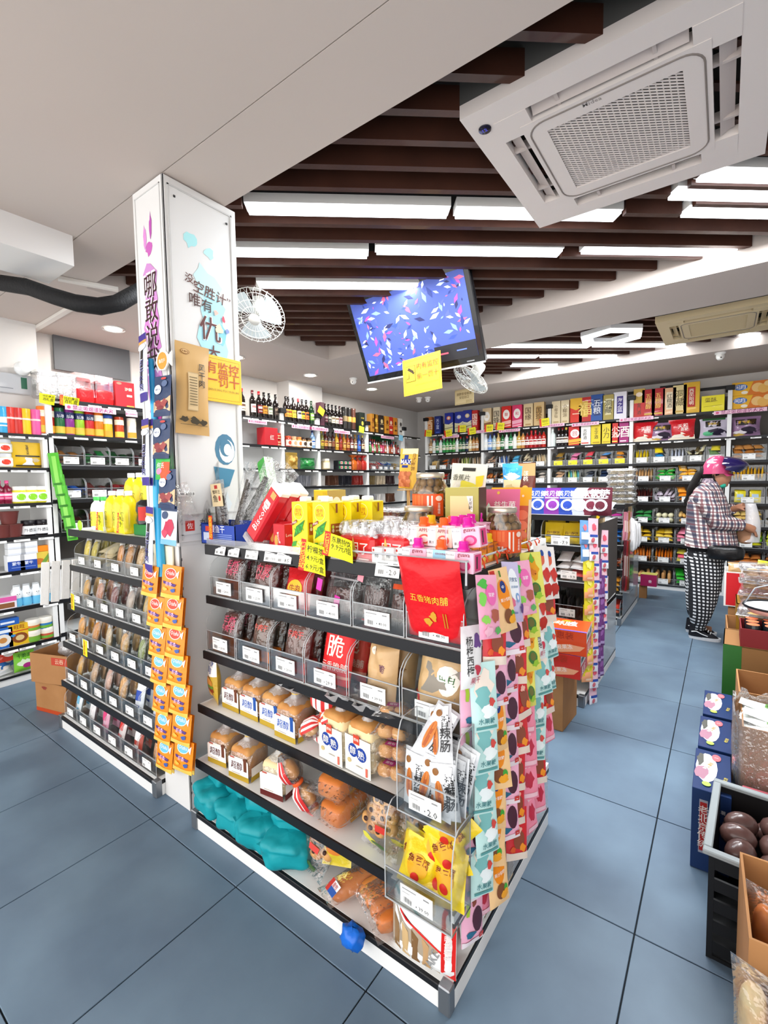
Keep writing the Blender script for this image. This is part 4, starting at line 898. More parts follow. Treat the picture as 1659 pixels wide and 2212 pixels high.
# ---- bottom deck
ZD = .0775
TEAL = M('#0f929c', .5, 0, .05, .9, 9)
def crumple(seed, w=.17, d=.13, h=.10):
    R = random.Random(seed); F_ = [(Vector((R.uniform(-1, 1), R.uniform(-1, 1), R.uniform(-1, 1))).normalized(), R.uniform(26, 70), R.uniform(0, 6)) for _ in range(6)]
    def fn(u, v):
        a = 2*pi*u; b = -pi/2+pi*v; r = _pow(cos(b), .55); p = Vector((w/2*_pow(cos(a), .5)*r, d/2*_pow(sin(a), .5)*r, h/2*_pow(sin(b), .6)))
        k = 0
        for n_, f_, ph in F_: k += abs(sin(n_.dot(p)*f_+ph))-.5
        p *= 1+.085*k
        if v > .6 and abs(sin(a)) > .93 and sin(a) < 0: p.y -= .01
        return (p.x, p.y, p.z+h/2)
    g = G().grid(fn, 40, 26, TEAL, True, True)
    for s in (-1, 1): g.add([(s*w*.40, -.02, h*.45), (s*w*.66, -.03, h*.62+.01*seed % 2), (s*w*.42, .01, h*.75), (s*w*.42, -.045, h*.65)], [(0, 1, 2), (0, 1, 3), (1, 2, 3)], TEAL)
    return Kit(g)
kTe = [crumple(s) for s in (1, 2, 3)]
tl = [(478, 1800, 0), (560, 1840, 0), (615, 1880, 0), (445, 1735, 1), (505, 1745, 1), (565, 1785, 1), (625, 1835, 1), (650, 1862, 0), (575, 1748, 1)]
TE = [(-1.715, 1.12, 0), (-1.555, 1.12, 0), (-1.40, 1.115, 0), (-1.25, 1.115, 0), (-1.73, 1.16, 1), (-1.60, 1.17, 1), (-1.45, 1.15, 1), (-1.29, 1.15, 1), (-1.64, 1.27, 0)]
TN = ['front left, lowest row by the pillar', 'front row, second from the pillar', 'front row, third from the pillar', 'front row, last before the bagged buns', 'upper row, first by the pillar', 'upper row, second from the pillar', 'upper row, third from the pillar', 'upper row, last before the bagged buns', 'behind the front row, half hidden']
for i, (x, y, l) in enumerate(TE): place(kTe[i % 3], 'teal_bag', f'crumpled turquoise bag on the bottom deck, {TN[i]}', 'bag', (x, y-.02*(1-l), ZD+.078*l), (rd(6*(i % 3)-6)*l, 0, rd(-10+13*(i % 4))), 'turquoise bags on the bottom deck', sc=1.0 if l == 0 else .8)
kBB = minibuns(9, 8, .17, .20, .08, '#8a3a9a')
x = X(665, 1900, 1.08); place(kBB, 'bun_bag', 'clear bag of round buns with purple lettering lying on the bottom deck', 'bread', (x-.02, 1.09, ZD+.02), (rd(-42), 0, rd(-14)), sc=1.1)
kHB = pouchk(.12, .16, .07, '#c8b428', [('p', [(.05, .45), (.95, .5), (.95, .98), (.05, .98)], '#bfae2a'), ('e', .55, .32, .34, .14, '#c8752c'), ('r', .2, .3, .9, .36, '#8a2f1c'), ('t', '汉堡', .66, .56, .34, '#4a2a12')], seed=6, wr=.12)
x = X(718, 1890, 1.1); place(kHB, 'burger_bun_bag', 'shiny olive-gold bag printed with a burger on the bottom deck', 'bread', (x, 1.12, ZD+.055), (rd(-35), rd(-12), rd(10)))
def hotdog(n=1):
    b = G(); puff(b, .06, .17, .055, ORB, .7, .6, 12, 8, .003)
    g, fn = pouch_geo(.085, .22, .066, FILM, 'pillow', 3, 8, 10, .05); g.tri(lambda p: (p.x, p.z-.11, p.y+.034))
    return Kit(g, [('bread', b), ('printed_label', art([('r', 0, 0, 1, 1, '#e9ecf2'), ('r', 0, 0, .3, 1, '#b8332b'), ('r', .3, .0, 1, .5, '#2b54a2'), ('t', '面包', .6, .7, .5, '#b8332b')], lambda u, v, e: (-.02+.045*u, -.095+.03*v, .045+.018*v+e), .045, .03))])
kH = hotdog()
x = X(735, 1985, 1.08); place(kH, 'hot_dog_bread', 'long soft roll with a blue and red label on the bottom deck', 'bread', (x+.02, 1.14, ZD), rd(-20), sc=1.1)
def rolls():
    b = G()
    for i in range(4): puff(b, .19, .052, .062, ORB, .5, .65, 14, 8, .003, (0, (i-1.5)*.047))
    g, fn = pouch_geo(.24, .27, .075, FILM, 'pillow', 5, 10, 10, .05); g.tri(lambda p: (p.x, p.z-.135, p.y+.036))
    return Kit(g, [('rolls', b), ('printed_label', art([('e', .5, .5, .5, .5, '#1d4fae'), ('t', '鲜', .5, .5, .4, '#dfe8f6')], lambda u, v, e: (.03+.07*u, .03+.055*v, .0735+e), .07, .055)), ('red_label', art([('r', 0, 0, 1, 1, '#c8382c'), ('t', '桃李', .5, .5, .7, '#f6e2da')], lambda u, v, e: (.04+.04*u, -.05+.02*v, .0735+e), .04, .02))])
x = X(808, 1990, 1.1); place(rolls(), 'bread_rolls', 'tray of four glossy orange-brown rolls in a clear bag on the bottom deck', 'bread', (x+.03, 1.16, ZD), rd(62), sc=.92)
BLUE = M('#1668cf', .35, 0, .2, .5, 20)
g = G(); puff(g, .075, .06, .06, BLUE, .8, .8, 12, 9, 0, noise=.16, seed=2)
q = at(765, 2018, y=1.02); tag(obj('blue_bag_end', g, None, (q.x, 1.012, q.z-.03)), 'bright blue gathered bag end hanging over the bottom deck edge', 'bag')
# red and white cake bags round the corner
def cakek(w=.27, h=.30, t=.085):
    fn = pouch_fn(w, h, t, 'brick', 4, .05); RED = '#d8231e'
    g = G().grid(lambda u, v: fn(u, v, -1), 12, 14, M('#efeeec', .35, 0, .2)).grid(lambda u, v: fn(1-u, v, 1), 12, 14, M(RED, .35, 0, .2))
    A = [('p', [(.02, .04), (.80, .03), (.80, .40), (.45, .50), (.10, .66), (.02, .72)], '#a99a86')]+[('p', [(.08+.16*i, .08), (.2+.16*i, .06), (.18+.16*i, .44-.02*i), (.07+.16*i, .54-.03*i)], c) for i, c in enumerate(('#8a6a44', '#c8a878', '#7c5c3a', '#b8946a'))]
    A += [('p', [(.0, .70), (.3, .56), (.55, .46), (.84, .36), (.84, .385), (.56, .49), (.3, .59), (.02, .745)], RED), ('r', .84, .0, 1, 1, RED), ('t', '牛奶味蛋糕', .92, .5, .46, '#f7e3de', 90), ('t', 'CAKE', .70, .20, .40, '#8d8d8d', 68), ('p', [(.04, .88), (.5, .70), (.52, .735), (.06, .93)], '#3aa0a8'), ('t', 'BOY SISTER', .28, .82, .4, '#eef4f4', -20)]
    return Kit(g, [('printed_front', art(A, lambda u, v, e: fn(u, v, -1, e+.0015), w, h)), ('folded_top', G().box(-w*.48, -.035, h*.985, w*.48, .01, h*1.0, M('#f2f1ef', .4), .002))])
kCk = cakek()
x = X(922, 2090, 1.07)
place(kCk, 'cake_bag', 'red and white cake bag standing on the front corner of the bottom deck', 'cake bag', (-.668, 1.075, ZD), (rd(-4), 0, rd(2)), sc=(.78, .75, .70))
for i, y in enumerate((1.30, 1.52)):
    place(kCk, 'cake_bag', ['red and white cake bag facing the aisle, nearer one on the deck side', 'red and white cake bag facing the aisle, farther one on the deck side'][i], 'cake bag', (-.60, y, ZD), (rd(-8), 0, rd(86)), sc=(.80, .9, .60-.04*i))
# ================================================================== goods on the middle gondola's top shelf
def ontop(u, v, z=TZ+.001): return at(u, v, z=z)
# dried-fish display: blue tray with long clear bags leaning like a fan
FX0, FX1 = X(455, 1165, 1.22), X(528, 1172, 1.22)
g = G(); w = FX1-FX0; cx = (FX0+FX1)/2
g.box(-w/2, -.05, 0, w/2, -.047, .085, M('#2443a0', .4)).box(-w/2, .047, 0, w/2, .05, .10, M('#2443a0', .4)).box(-w/2, -.05, 0, -w/2+.003, .05, .09, M('#2443a0', .4)).box(w/2-.003, -.05, 0, w/2, .05, .09, M('#2443a0', .4)).box(-w/2, -.05, 0, w/2, .05, .003, M('#2443a0', .4))
A = [('r', .14, .66, .26, .92, '#d84a3a'), ('t', '鳗鱼干', .5, .80, .42, '#e8ecf6'), ('r', .08, .2, .28, .6, '#c8d0e6')]+[('r', .36, .52-.09*i, .92, .55-.09*i, '#8fa4d8') for i in range(5)]
place(Kit(g, [('printed_front', art(A, front(-w/2, -.05, 0, w, .085), w, .085))]), 'display_tray', 'blue printed display tray holding long fish packs, left end of the top shelf', 'tray', (cx, 1.225, TZ))
def fishk(L, w, col, label=None):
    g, fn = pouch_geo(w, L, .03, FILM, 'pillow', 2, 6, 14, .08); b = G()
    b.grid(lambda u, v: ((u-.5)*w*.42*(1-.5*v), .004*sin(pi*u), L*(.06+.72*v)), 4, 12, M(col, .5, 0, .1, .5, 40, .3, 25, '#6b5436')).grid(lambda u, v: ((u-.5)*w*.42*(1-.5*v), .012, L*(.06+.72*v)), 4, 12, M(col, .6))
    P = [('dried_fish', b)]
    if label: P.append(('printed_label', art([('r', 0, 0, 1, 1, '#d9c39a'), ('r', .36, .78, .64, .94, '#b0302a'), ('t', '蟹籽王', .5, .64, .7, '#4a3a2a'), ('t', '鱼', .35, .36, .4, '#3a2c20'), ('e', .74, .35, .09, .12, '#b8382c')], lambda u, v, e: ((u-.5)*w*1.02, -.016-e, L*(.58+.36*v)), w, L*.36)))
    return Kit(g, P)
fk1 = fishk(.36, .085, '#2c241d'); fk2 = fishk(.27, .075, '#241d18', True); fk3 = fishk(.38, .10, '#26302e')
for i, (u, v, tilt, lean, k, l) in enumerate(((470, 1120, -38, 8, fk1, 'long dark dried fish in a clear bag, leftmost of the fan'), (482, 1118, -22, 12, fk1, 'long dark dried fish in a clear bag, second from the left of the fan'), (496, 1120, -3, -4, fk2, 'dried fish pack with a tan paper label in the blue tray'), (508, 1118, 4, 16, fk1, 'dried fish pack right behind the tan-labelled one'),
                                              (515, 1120, 26, 14, fk3, 'long dried fish in a clear bag leaning right under the green box'), (522, 1122, 38, 18, fk3, 'long dried fish in a clear bag with a white tag, rightmost of the fan'))):
    x = X(u, 1130, 1.225+.012*i); place(k, 'dried_fish_pack', l, 'fish pack', (x, 1.20+.014*i, TZ+.006), (rd(-lean), rd(tilt), 0), 'long dried fish packs')
GB = boxk(.065, .045, .37, '#3fae3a', [('v', '冰城海参礼盒', .5, .5, .7, '#d9f2d2')], [('r', 0, 0, 1, 1, '#cfe6c4')])
q = at(585, 1015, y=1.36); place(GB, 'green_box', 'tall green carton leaning to the left behind the fish packs', 'carton', (q.x+.02, 1.37, TZ+.03), (rd(-6), rd(-24), rd(-8)), on=False)
# red and white biscuit packs
def bisk(w, h, d):
    A = [('t', 'Biscoff', .5, .42, .86*h/w*.55, '#f4f1ee', 90), ('p', [(.24, .66), (.5, .61), (.76, .66), (.72, .76), (.28, .76)], '#e8d6d2'), ('t', 'Lotus', .5, .69, .36, '#c8252e'), ('r', .42, .84, .82, .95, '#d8a05a')]
    g = G().box(-w/2, -d/2, 0, w/2, d/2, h, M('#c81f2a', .3, 0, .3, .15, 30), .008)
    return Kit(g, [('printed_front', art(A, front(-w/2, -d/2, 0, w, h), w, h)), ('clear_end', G().box(-w/2-.001, -d/2-.001, -.03, w/2+.001, d/2+.001, 0, CLEAR('#e8d8d8', .15, .3, .25), .005)), ('white_top', G().box(-w/2-.001, -d/2-.001, h-.012, w/2+.001, d/2+.001, h+.012, M('#f1f0ee', .4), .006))])
bk = bisk(.075, .235, .05); bks = boxk(.07, .05, .105, '#c4202b', [('t', 'Biscoff', .5, .5, .62, '#f4f1ee', -75), ('e', .28, .4, .16, .2, '#d89a4a')], [('t', 'Lotus', .5, .6, .7, '#f0dcd8')])
for i, (u, v, dy) in enumerate(((545, 1150, 0), (566, 1140, .05), (585, 1128, .10))):
    x = X(u, v, 1.20+dy); place(bk, 'biscuit_pack', ['red biscuit pack with white lettering leaning right, frontmost of three', 'red biscuit pack leaning right, middle of three', 'red biscuit pack leaning right, hindmost of three'][i], 'biscuit pack', (x+.012, 1.20+dy, TZ+.045), (rd(-10), rd(36), rd(-8)), 'leaning red biscuit packs', on=False)
for i, (u, dy) in enumerate(((612, 0), (602, .07), (628, .06))):
    x = X(u, 1165, 1.20+dy); o = place(bks, 'biscuit_box', ['small red biscuit box standing before the yellow cartons, front one', 'small red biscuit box behind the front one, left', 'small red biscuit box behind the front one, right'][i], 'biscuit box', (x, 1.205+dy, TZ), rd(-6+8*i), 'small red biscuit boxes')
kRoll = Kit(puff(G(), .20, .09, .06, M('#eeecea', .4, 0, .2, .5, 25), .5, .6, 14, 8))
for i, (u, v) in enumerate(((615, 1070), (650, 1062), (636, 1046))):
    q = Vector((X(u, v, 1.40+.05*i), 1.40+.05*i, 0)); place(kRoll, 'white_pack', f'white wrapped biscuit pack heaped behind the red leaning packs, {["left", "right", "top"][i]} one', 'biscuit pack', (q.x, q.y, TZ+.001+(.062 if i == 2 else 0)), rd(30+20*i))
# yellow lemon tea cartons
teaA = [('e', .45, .80, .33, .16, '#f6e9a0'), ('e', .45, .80, .31, .148, '#f2d511'), ('t', '维他', .45, .84, .40, '#c8661e'), ('t', 'VITA', .45, .76, .44, '#c8661e'), ('p', [(.12, .30), (.62, .42), (.86, .66), (.30, .52)], '#2f7d2a'), ('t', 'VLT', .50, .47, .66, '#37b43a', 20), ('p', [(.02, .53), (.36, .60), (.36, .66), (.02, .59)], '#8a2a1c'), ('t', '柠檬茶', .2, .595, .3, '#f2e6d0', 12), ('e', .62, .12, .36, .15, '#c9d84a'), ('e', .62, .12, .30, .125, '#f3ee9a'), ('e', .62, .12, .07, .03, '#c8b83a'), ('p', [(.0, .12), (.3, .14), (.34, .24), (.1, .22)], '#3f9a34')]
def spokes(): return [('p', [(.62+.07*cos(a), .12+.03*sin(a)), (.62+.28*cos(a-.25), .12+.115*sin(a-.25)), (.62+.28*cos(a+.25), .12+.115*sin(a+.25))], '#e8d832') for a in [2*pi*i/8 for i in range(8)]]
tea = boxk(.082, .072, .185, '#f2d511', teaA+spokes(), [('r', .1, .36, .9, .60, '#a8541c'), ('e', .24, .54, .08, .035, '#c8d84a'), ('e', .24, .47, .08, .035, '#e8d8b0'), ('r', .4, .52, .84, .55, '#e8c88a'), ('r', .4, .45, .84, .48, '#e8c88a'), ('p', [(.1, .98), (.9, .98), (.5, .82)], '#e6c60c'), ('r', .42, .80, .55, .97, '#8a4a2a'), ('r', .1, .1, .8, .3, '#dcbc10')], [('r', .05, .05, .95, .95, '#f4e06a')])
cap = G().box(-.022, -.016, .185, .014, .016, .203, M('#f1f1ee', .4), .004)
tea.parts.append(('screw_cap', cap.mesh('screw_cap'), []))
for i, (u, v, dy, r) in enumerate(((662, 1172, 0, -2), (708, 1178, 0, -2), (700, 1140, .09, -2), (752, 1140, .075, 0), (795, 1125, .13, 2), (765, 1120, .17, 2))):
    x = X(u, v, 1.205+dy); place(tea, 'tea_carton', f'yellow lemon tea carton with green lettering, {["front left", "front right", "second row left", "second row middle", "right end of the back row", "left in the back row"][i]}', 'drink carton', (x, 1.21+dy, TZ), rd(r), 'yellow tea cartons')
# red energy drink bottle packs in shrink film
def shrink(n, col, txt, w=.17, d=.11, h=.135):
    g = G().box(-w/2, -d/2, 0, w/2, d/2, h*.66, M(col, .3, 0, .4, .3, 25), .012); P = []
    bt = G()
    nx = n
    for i in range(nx):
        for j in range(2):
            c = ((i+.5-nx/2)*w/nx, (j-.5)*d/2)
            bt.lathe([(w/nx*.46, h*.6), (w/nx*.46, h*.72), (w/nx*.2, h*.9), (w/nx*.2, h)], 8, M('#e6e9ec', .15, 0, .6), c=c)
    P.append(('bottle_tops', bt)); P.append(('shrink_film', sackbox(w, d, h)))
    if txt: P.append(('printed_front', art(txt, front(-w/2, -d/2, 0, w, h*.66), w, h*.66)))
    return Kit(g, P)
def sackbox(w, d, h): return G().box(-w/2-.003, -d/2-.003, h*.6, w/2+.003, d/2+.003, h+.004, CLEAR('#ffffff', .14, .9, .10), .016)
sk = shrink(4, '#d41c22', [('t', '困了', .62, .5, .50, '#f6efe9'), ('t', '累了', .16, .5, .24, '#f6efe9'), ('p', [(.40, .05), (.55, .05), (.52, .6), (.46, .95), (.42, .6)], '#d8b060'), ('e', .5, .1, .3, .05, '#a81418'), ('r', .62, .06, .9, .10, '#f0c9c0')])
for i, (u, v, dy) in enumerate(((782, 1185, 0), (851, 1190, .03), (770, 1130, .16), (835, 1130, .17))):
    x = X(u, v, 1.215+dy); place(sk, 'drink_pack', f'shrink-wrapped pack of red-labelled drink bottles on the top shelf, {["front left", "front right", "back left", "back right"][i]}', 'drink pack', (x, 1.23+dy, TZ), rd(-3), 'red drink packs', sc=.92)
# white coconut milk boxes
mk = boxk(.042, .10, .05, '#f2f2f0', [('t', '椰', .5, .5, .4, '#5a5a5a'), ('e', .2, .82, .09, .08, '#c8382c')], [('r', .1, .1, .4, .2, '#d8d8d6')], [('r', .1, .05, .9, .08, '#dcdcda')])
for i in range(6):
    x = X(827+17*i, 1192, 1.205); place(mk, 'milk_box', 'small white coconut milk box in the row before the pink juice boxes', 'milk box', (x+.006*i, 1.225+.012*i, TZ), rd(-3), 'white coconut milk boxes')
# juice boxes with bright caps
def juice(main, mark, txt, capc, heart):
    A = [('r', 0, 0, .34, 1, '#f3f1f1'), ('r', .34, 0, 1, 1, main), ('t', 'Rookie', .17, .85, .28, '#8a8f98'), ('t', '果汁', .17, .22, .22, '#6a6a6a')]
    A += [('e', .66, .36, .24, .26, mark), ('e', .66, .36, .15, .17, heart), ('t', txt, .66, .83, .44, '#8a3a4a')]
    k = boxk(.088, .05, .058, main, A, [('r', .15, .1, .85, .9, mark), ('r', .3, .2, .45, .8, '#2a2a2a')], [('r', .05, .1, .4, .9, '#f3f1f1')])
    k.parts.append(('screw_cap', G().lathe([(.018, .058), (.018, .066), (.014, .069), (.0145, .084), (.012, .087)], 12, SHINY(capc)).mesh('cap'), []))
    return k
jP = juice('#f0b7cc', '#d83a78', 'guava', '#d8189a', '#f08ab0'); jA = juice('#f1c4b8', '#d8574a', 'APPLE', '#ee5c1e', '#f4ddd0'); jB = juice('#9fd2ea', '#e8f2f6', 'coconut', '#ee5c1e', '#c8e4f0'); jO = juice('#ee8a2a', '#f2b23a', 'orange', '#f2c416', '#f6d86a')
JL = [(902, 1190, 0, 0, jP, 'pink juice box with a magenta cap, bottom row, left'), (952, 1200, 0, 0, jB, 'light blue coconut juice box with an orange cap, bottom row'), (1000, 1212, -.005, 0, jP, 'pink juice box with a magenta cap, bottom row, at the corner'), (926, 1170, .075, 0, jA, 'peach apple juice box with an orange cap, second bottom row'), (982, 1180, .08, 0, jB, 'light blue juice box in the second bottom row'),
      (915, 1150, .05, 1, jA, 'peach APPLE juice box stacked on top, left one'), (958, 1152, .045, 1, jA, 'peach APPLE juice box stacked on top, right one'), (1015, 1158, .04, 1, jP, 'pink guava juice box stacked on top, front right'), (930, 1120, .125, 1, jO, 'orange juice box with a yellow cap, stacked at the back'), (975, 1125, .12, 1, jA, 'peach juice box with an orange cap, stacked at the back')]
for i, (u, v, dy, lv, k, l) in enumerate(JL):
    x = X(u, v, 1.195+dy); place(k, 'juice_box', l+' on the top shelf', 'juice box', (x, 1.20+dy, TZ+.060*lv), (0, rd(-6 if (lv and i == 7) else 0), rd(-6+5*(i % 3) if lv else -2)))
for i in range(5):
    x = -.605; place(jO, 'juice_box', f'orange juice box with a yellow cap along the side rail, {ORD[i]} from the corner', 'juice box', (x-.012, 1.255+.054*i, TZ), rd(90), 'orange juice boxes by the rail')
for i in range(4):
    place(jP, 'juice_box', f'pink juice box with a magenta cap stacked along the side rail, {ORD[i]} from the corner', 'juice box', (-.66, 1.262+.055*i, TZ+.061), (0, rd(4), rd(60)), 'pink juice boxes by the rail')
jv = boxk(.08, .05, .07, '#d9b8dc', [('t', '葡萄', .5, .5, .6, '#8a4a9a'), ('r', .1, .7, .9, .9, '#eadcf0')])
q = ontop(900, 1120); place(jv, 'juice_box', 'lilac juice box behind the white milk boxes', 'juice box', (X(905, 1130, 1.33), 1.35, TZ), 0)
# glass jars of olives with metal lids
def nutjar(r, h, lab, seed, col='#86683a'):
    R = random.Random(seed); sh = G().lathe([(r*.9, 0), (r, .01), (r, h*.66), (r*.72, h*.86), (r*.72, h*.9)], 18, JARG, caps=False); nuts = G(); nm = M(col, .35, 0, .3, 0, 40, .6, 20, '#b08a52'); s = r*.42
    z = s*.5
    while z < h*.78:
        rr = r*.80 if z < h*.62 else r*.55
        for ring, cnt in ((rr, int(2*pi*rr/(s*.95))), (rr*.45, max(3, int(2*pi*rr*.45/s)))):
            for i in range(cnt):
                a = 2*pi*i/cnt+z*40; puff(nuts, s, s, s*1.1, nm, 1, 1, 7, 5, z-s*.5+R.uniform(-.003, .003), (ring*cos(a), ring*sin(a)))
        z += s*.85
    lid = G().lathe([(r*.76, h*.89), (r*.78, h*.90), (r*.78, h*.98), (r*.74, h)], 18, M('#c9bfae', .3, .7))
    A = [('r', 0, 0, 1, 1, '#e2551f'), ('r', .05, .5, .45, .95, '#e8733a'), ('r', .05, .08, .42, .30, '#f2efe9'), ('r', .55, .08, .60, .92, '#f5e6d8'), ('r', .66, .08, .70, .92, '#f5e6d8'), ('e', .86, .8, .09, .12, '#f2d8c8'), ('v', '甘草橄榄', .86, .36, .5, '#f6e6da')]+[('r', .07+.03*i, .1, .085+.03*i, .28, '#3a3a3a') for i in range(10)]
    P = [('olives', nuts), ('lid', lid)]
    if lab: P.append(('label', art(A, lambda u, v, e: ((r+.001+e)*sin((u-.5)*2.0+.25), -(r+.001+e)*cos((u-.5)*2.0+.25), h*(.10+.46*v)), r*2.0, h*.46)))
    k = Kit(sh, P); return k
nj = nutjar(.066, .17, True, 1); nj2 = nutjar(.066, .17, False, 2)
q = (X(930, 1095, 1.46), 1.46)
place(nj, 'olive_jar', 'glass jar of brown olives with an orange label, raised beside the khaki box', 'jar', (q[0], q[1], TZ+.115), 0, 'olive jars')
place(nj2, 'olive_jar', 'glass jar of olives whose metal lid shows behind the red bottle packs', 'jar', (X(905, 1110, 1.38), 1.38, TZ), 0)
place(nj2, 'olive_jar', 'glass jar of olives under the raised labelled jar, mostly hidden', 'jar', (X(945, 1110, 1.50), 1.50, TZ-.0), 0, sc=(1, 1, .66))
place(nutjar(.062, .165, True, 4), 'olive_jar', 'glass jar of brown nuts by the side rail before the pink pouch', 'jar', (X(1092, 1178, 1.50)-.012, 1.50, TZ), rd(20))
# khaki box with a window, a white bag on it
kx = boxk(.12, .07, .235, '#a79f4e', [('r', .16, .06, .84, .88, '#d9c690'), ('r', .16, .50, .84, .52, '#b9a870'), ('r', .26, .06, .66, .42, '#ece6d2'), ('r', .34, .10, .42, .38, '#2c2a28'), ('v', '苏打饼', .54, .24, .28, '#3a3833'), ('p', [(.66, .88), (.84, .88), (.84, .66), (.78, .66)], '#f1ede2'), ('v', '无蔗糖', .77, .77, .16, '#3a3833')], [('r', 0, 0, 1, 1, '#4a3526')])
bxx = X(1000, 1125, 1.42); place(kx, 'cracker_box', 'khaki box with a window of crackers standing behind the juice boxes', 'carton', (bxx+.0, 1.44, TZ), rd(4), sc=(1, 1, 1))
wb = pouchk(.15, .165, .05, '#f1efe0', [('p', [(.05, .05), (.95, .1), (.9, .5), (.4, .6), (.05, .4)], '#e8dc4a'), ('p', [(.1, .1), (.35, .5), (.25, .55), (.05, .3)], '#f4f2e6'), ('e', .55, .25, .2, .1, '#b8cc3a'), ('t', '香蕉片', .34, .66, .5, '#6a6a5a'), ('r', .34, .82, .70, .90, '#3a3834'), ('p', [(.75, .7), (.95, .74), (.95, .5), (.8, .4)], '#f0d832')], 'stand', 3, foil=False)
q = at(1000, 1048, y=1.62); place(wb, 'handle_bag', 'white and yellow bag with a cut-out handle behind the khaki box', 'snack bag', (q.x, 1.64, TZ+.16), (rd(-6), rd(4), 0), on=False)
# pink and yellow pouches
pk_ = pouchk(.165, .24, .04, '#d9648f', [('p', [(.28, .78), (.46, .56), (.42, .46), (.28, .42), (.12, .47), (.10, .56)], '#dfe9f2'), ('t', '贝欧宝', .28, .54, .30, '#3a7aa0'), ('t', '益生菌', .66, .75, .50, '#fbf3f6'), ('t', '棒棒糖', .66, .61, .52, '#fbf3f6'), ('e', .5, .94, .035, .025, '#e8b848'), ('r', .70, .04, .95, .22, '#e8e4ee'), ('r', .78, .1, .9, .16, '#3a4a9a'), blot(.55, .2, .14, .10, '#f0d0dc')], 'stand', 2, foil=False)
q = at(1075, 1185, y=1.60); place(pk_, 'candy_pouch', 'pink probiotic lollipop pouch standing behind the nut jar', 'pouch', (X(1074, 1165, 1.60), 1.60, TZ), (rd(-5), 0, rd(5)), sc=.94)
yk = pouchk(.17, .255, .05, '#eab51a', [('r', .62, .12, .98, .7, '#b8502a'), ('e', .8, .55, .14, .08, '#d8744a'), ('e', .8, .38, .14, .08, '#d8744a'), ('e', .8, .22, .14, .08, '#d8744a'), ('r', .94, .0, 1, .8, '#e8dcb8'), ('e', .8, .86, .03, .02, '#f4e8c0')], 'stand', 5, foil=False)
place(yk, 'meat_pouch', 'golden yellow pouch with a window of red meat slices beside the pink pouch', 'pouch', (X(1100, 1165, 1.69), 1.70, TZ), (rd(-4), 0, rd(6)), sc=.90)
# cookies and biscuit boxes on the far half of the top shelf
mx = pouchk(.15, .27, .06, '#e3b84a', [('r', .15, .86, 1, 1, '#f0e2b4'), ('t', 'MAX', .42, .66, .62, '#f4f4f8'), ('r', .30, .72, .52, .84, '#22398f'), ('r', .22, .52, .58, .58, '#22398f'), ('p', [(.1, .60), (.72, .60), (.66, .74), (.16, .74)], '#22398f'), ('t', 'MAX', .42, .67, .58, '#f6f4f6'), ('v', '日式梅饼', .84, .66, .42, '#7a4a1c')]+[('e', .18+.16*(i % 4)+.05*(i // 4 % 2), .10+.09*(i // 4), .11, .06, ('#c8744a', '#d98a5c', '#b8643c')[i % 3]) for i in range(16)], 'stand', 7, foil=False)
q = at(874, 1056, y=1.72); place(mx, 'cookie_bag', 'golden cookie bag printed MAX standing tall behind the olive jar', 'snack bag', (q.x, 1.74, q.z), (rd(-3), rd(3), rd(-4)), sc=.66, on=False)
place(Kit(G().box(-.006, -.004, 0, .006, .004, .16, M('#c9a468', .6)).box(-.05, -.04, 0, .05, .04, .003, M('#c9a468', .6)).box(-.04, -.03, .157, .04, .03, .16, M('#c9a468', .6))), 'wooden_stand', 'thin wooden stand under the golden cookie bag', 'stand', (q.x+.0, 1.75, TZ), sc=(1, 1, max(.2, (q.z-TZ-.004)/.16)))
ylb = boxk(.15, .10, .11, '#f0cc14', [('e', .35, .5, .2, .3, '#e8c070'), ('e', .35, .5, .14, .2, '#f0dc9a'), ('r', .68, .2, .95, .9, '#e4bc0c')], [('r', .0, .0, 1, 1, '#b9a35a'), ('e', .5, .5, .2, .2, '#f1ead2')], [('r', .1, .1, .9, .9, '#f4dc5a')])
for i, (u, v, z) in enumerate(((705, 1045, .12), (690, 1070, .005), (728, 1070, .005))):
    place(ylb, 'biscuit_box', f'bright yellow durian biscuit box at the back of the top shelf, {["upper", "lower left", "lower right"][i]} one', 'biscuit box', (X(u, v, 1.70), 1.72, TZ+(.112 if i == 0 else 0)), rd(-20), 'yellow biscuit boxes')
rp = pouchk(.10, .125, .045, '#bf2a28', [('e', .5, .66, .16, .12, '#5a6a8a'), ('t', 'BOX', .5, .66, .3, '#e8e4e0'), ('t', '红枣核桃', .5, .42, .62, '#f0dcd6'), ('r', .2, .3, .8, .32, '#e0a098')], 'stand', 3, foil=False)
for i, (u, dy) in enumerate(((688, 0), (712, .05))): place(rp, 'red_pouch', ['red stand-up pouch behind the yellow tea cartons, front one', 'red stand-up pouch behind the yellow tea cartons, rear one'][i], 'pouch', (X(u, 1080, 1.52+dy), 1.52+dy, TZ+.02), rd(-6), on=False)
yp = pouchk(.065, .10, .03, '#e9c51c', [('r', .15, .6, .85, .82, '#c02a20'), ('e', .5, .3, .3, .2, '#7a3a22'), ('t', '鸭', .5, .7, .3, '#f4e0c0')], 'stand', 2, foil=False); rp2 = pouchk(.085, .10, .03, '#b31f22', [('r', .2, .66, .7, .84, '#e8e0de'), ('t', '卤味', .45, .75, .4, '#b31f22'), ('e', .55, .32, .3, .22, '#7a4230'), ('e', .55, .32, .16, .12, '#a8684a')], 'stand', 4, foil=False)
for i, (u, k) in enumerate(((722, yp), (735, yp), (748, yp))): place(k, 'snack_pouch', f'small yellow duck snack pouch between the red ones, {ORD[i]} from the left', 'pouch', (X(u, 1085, 1.46+.02*i), 1.46+.03*i, TZ+.03), rd(-8), on=False)
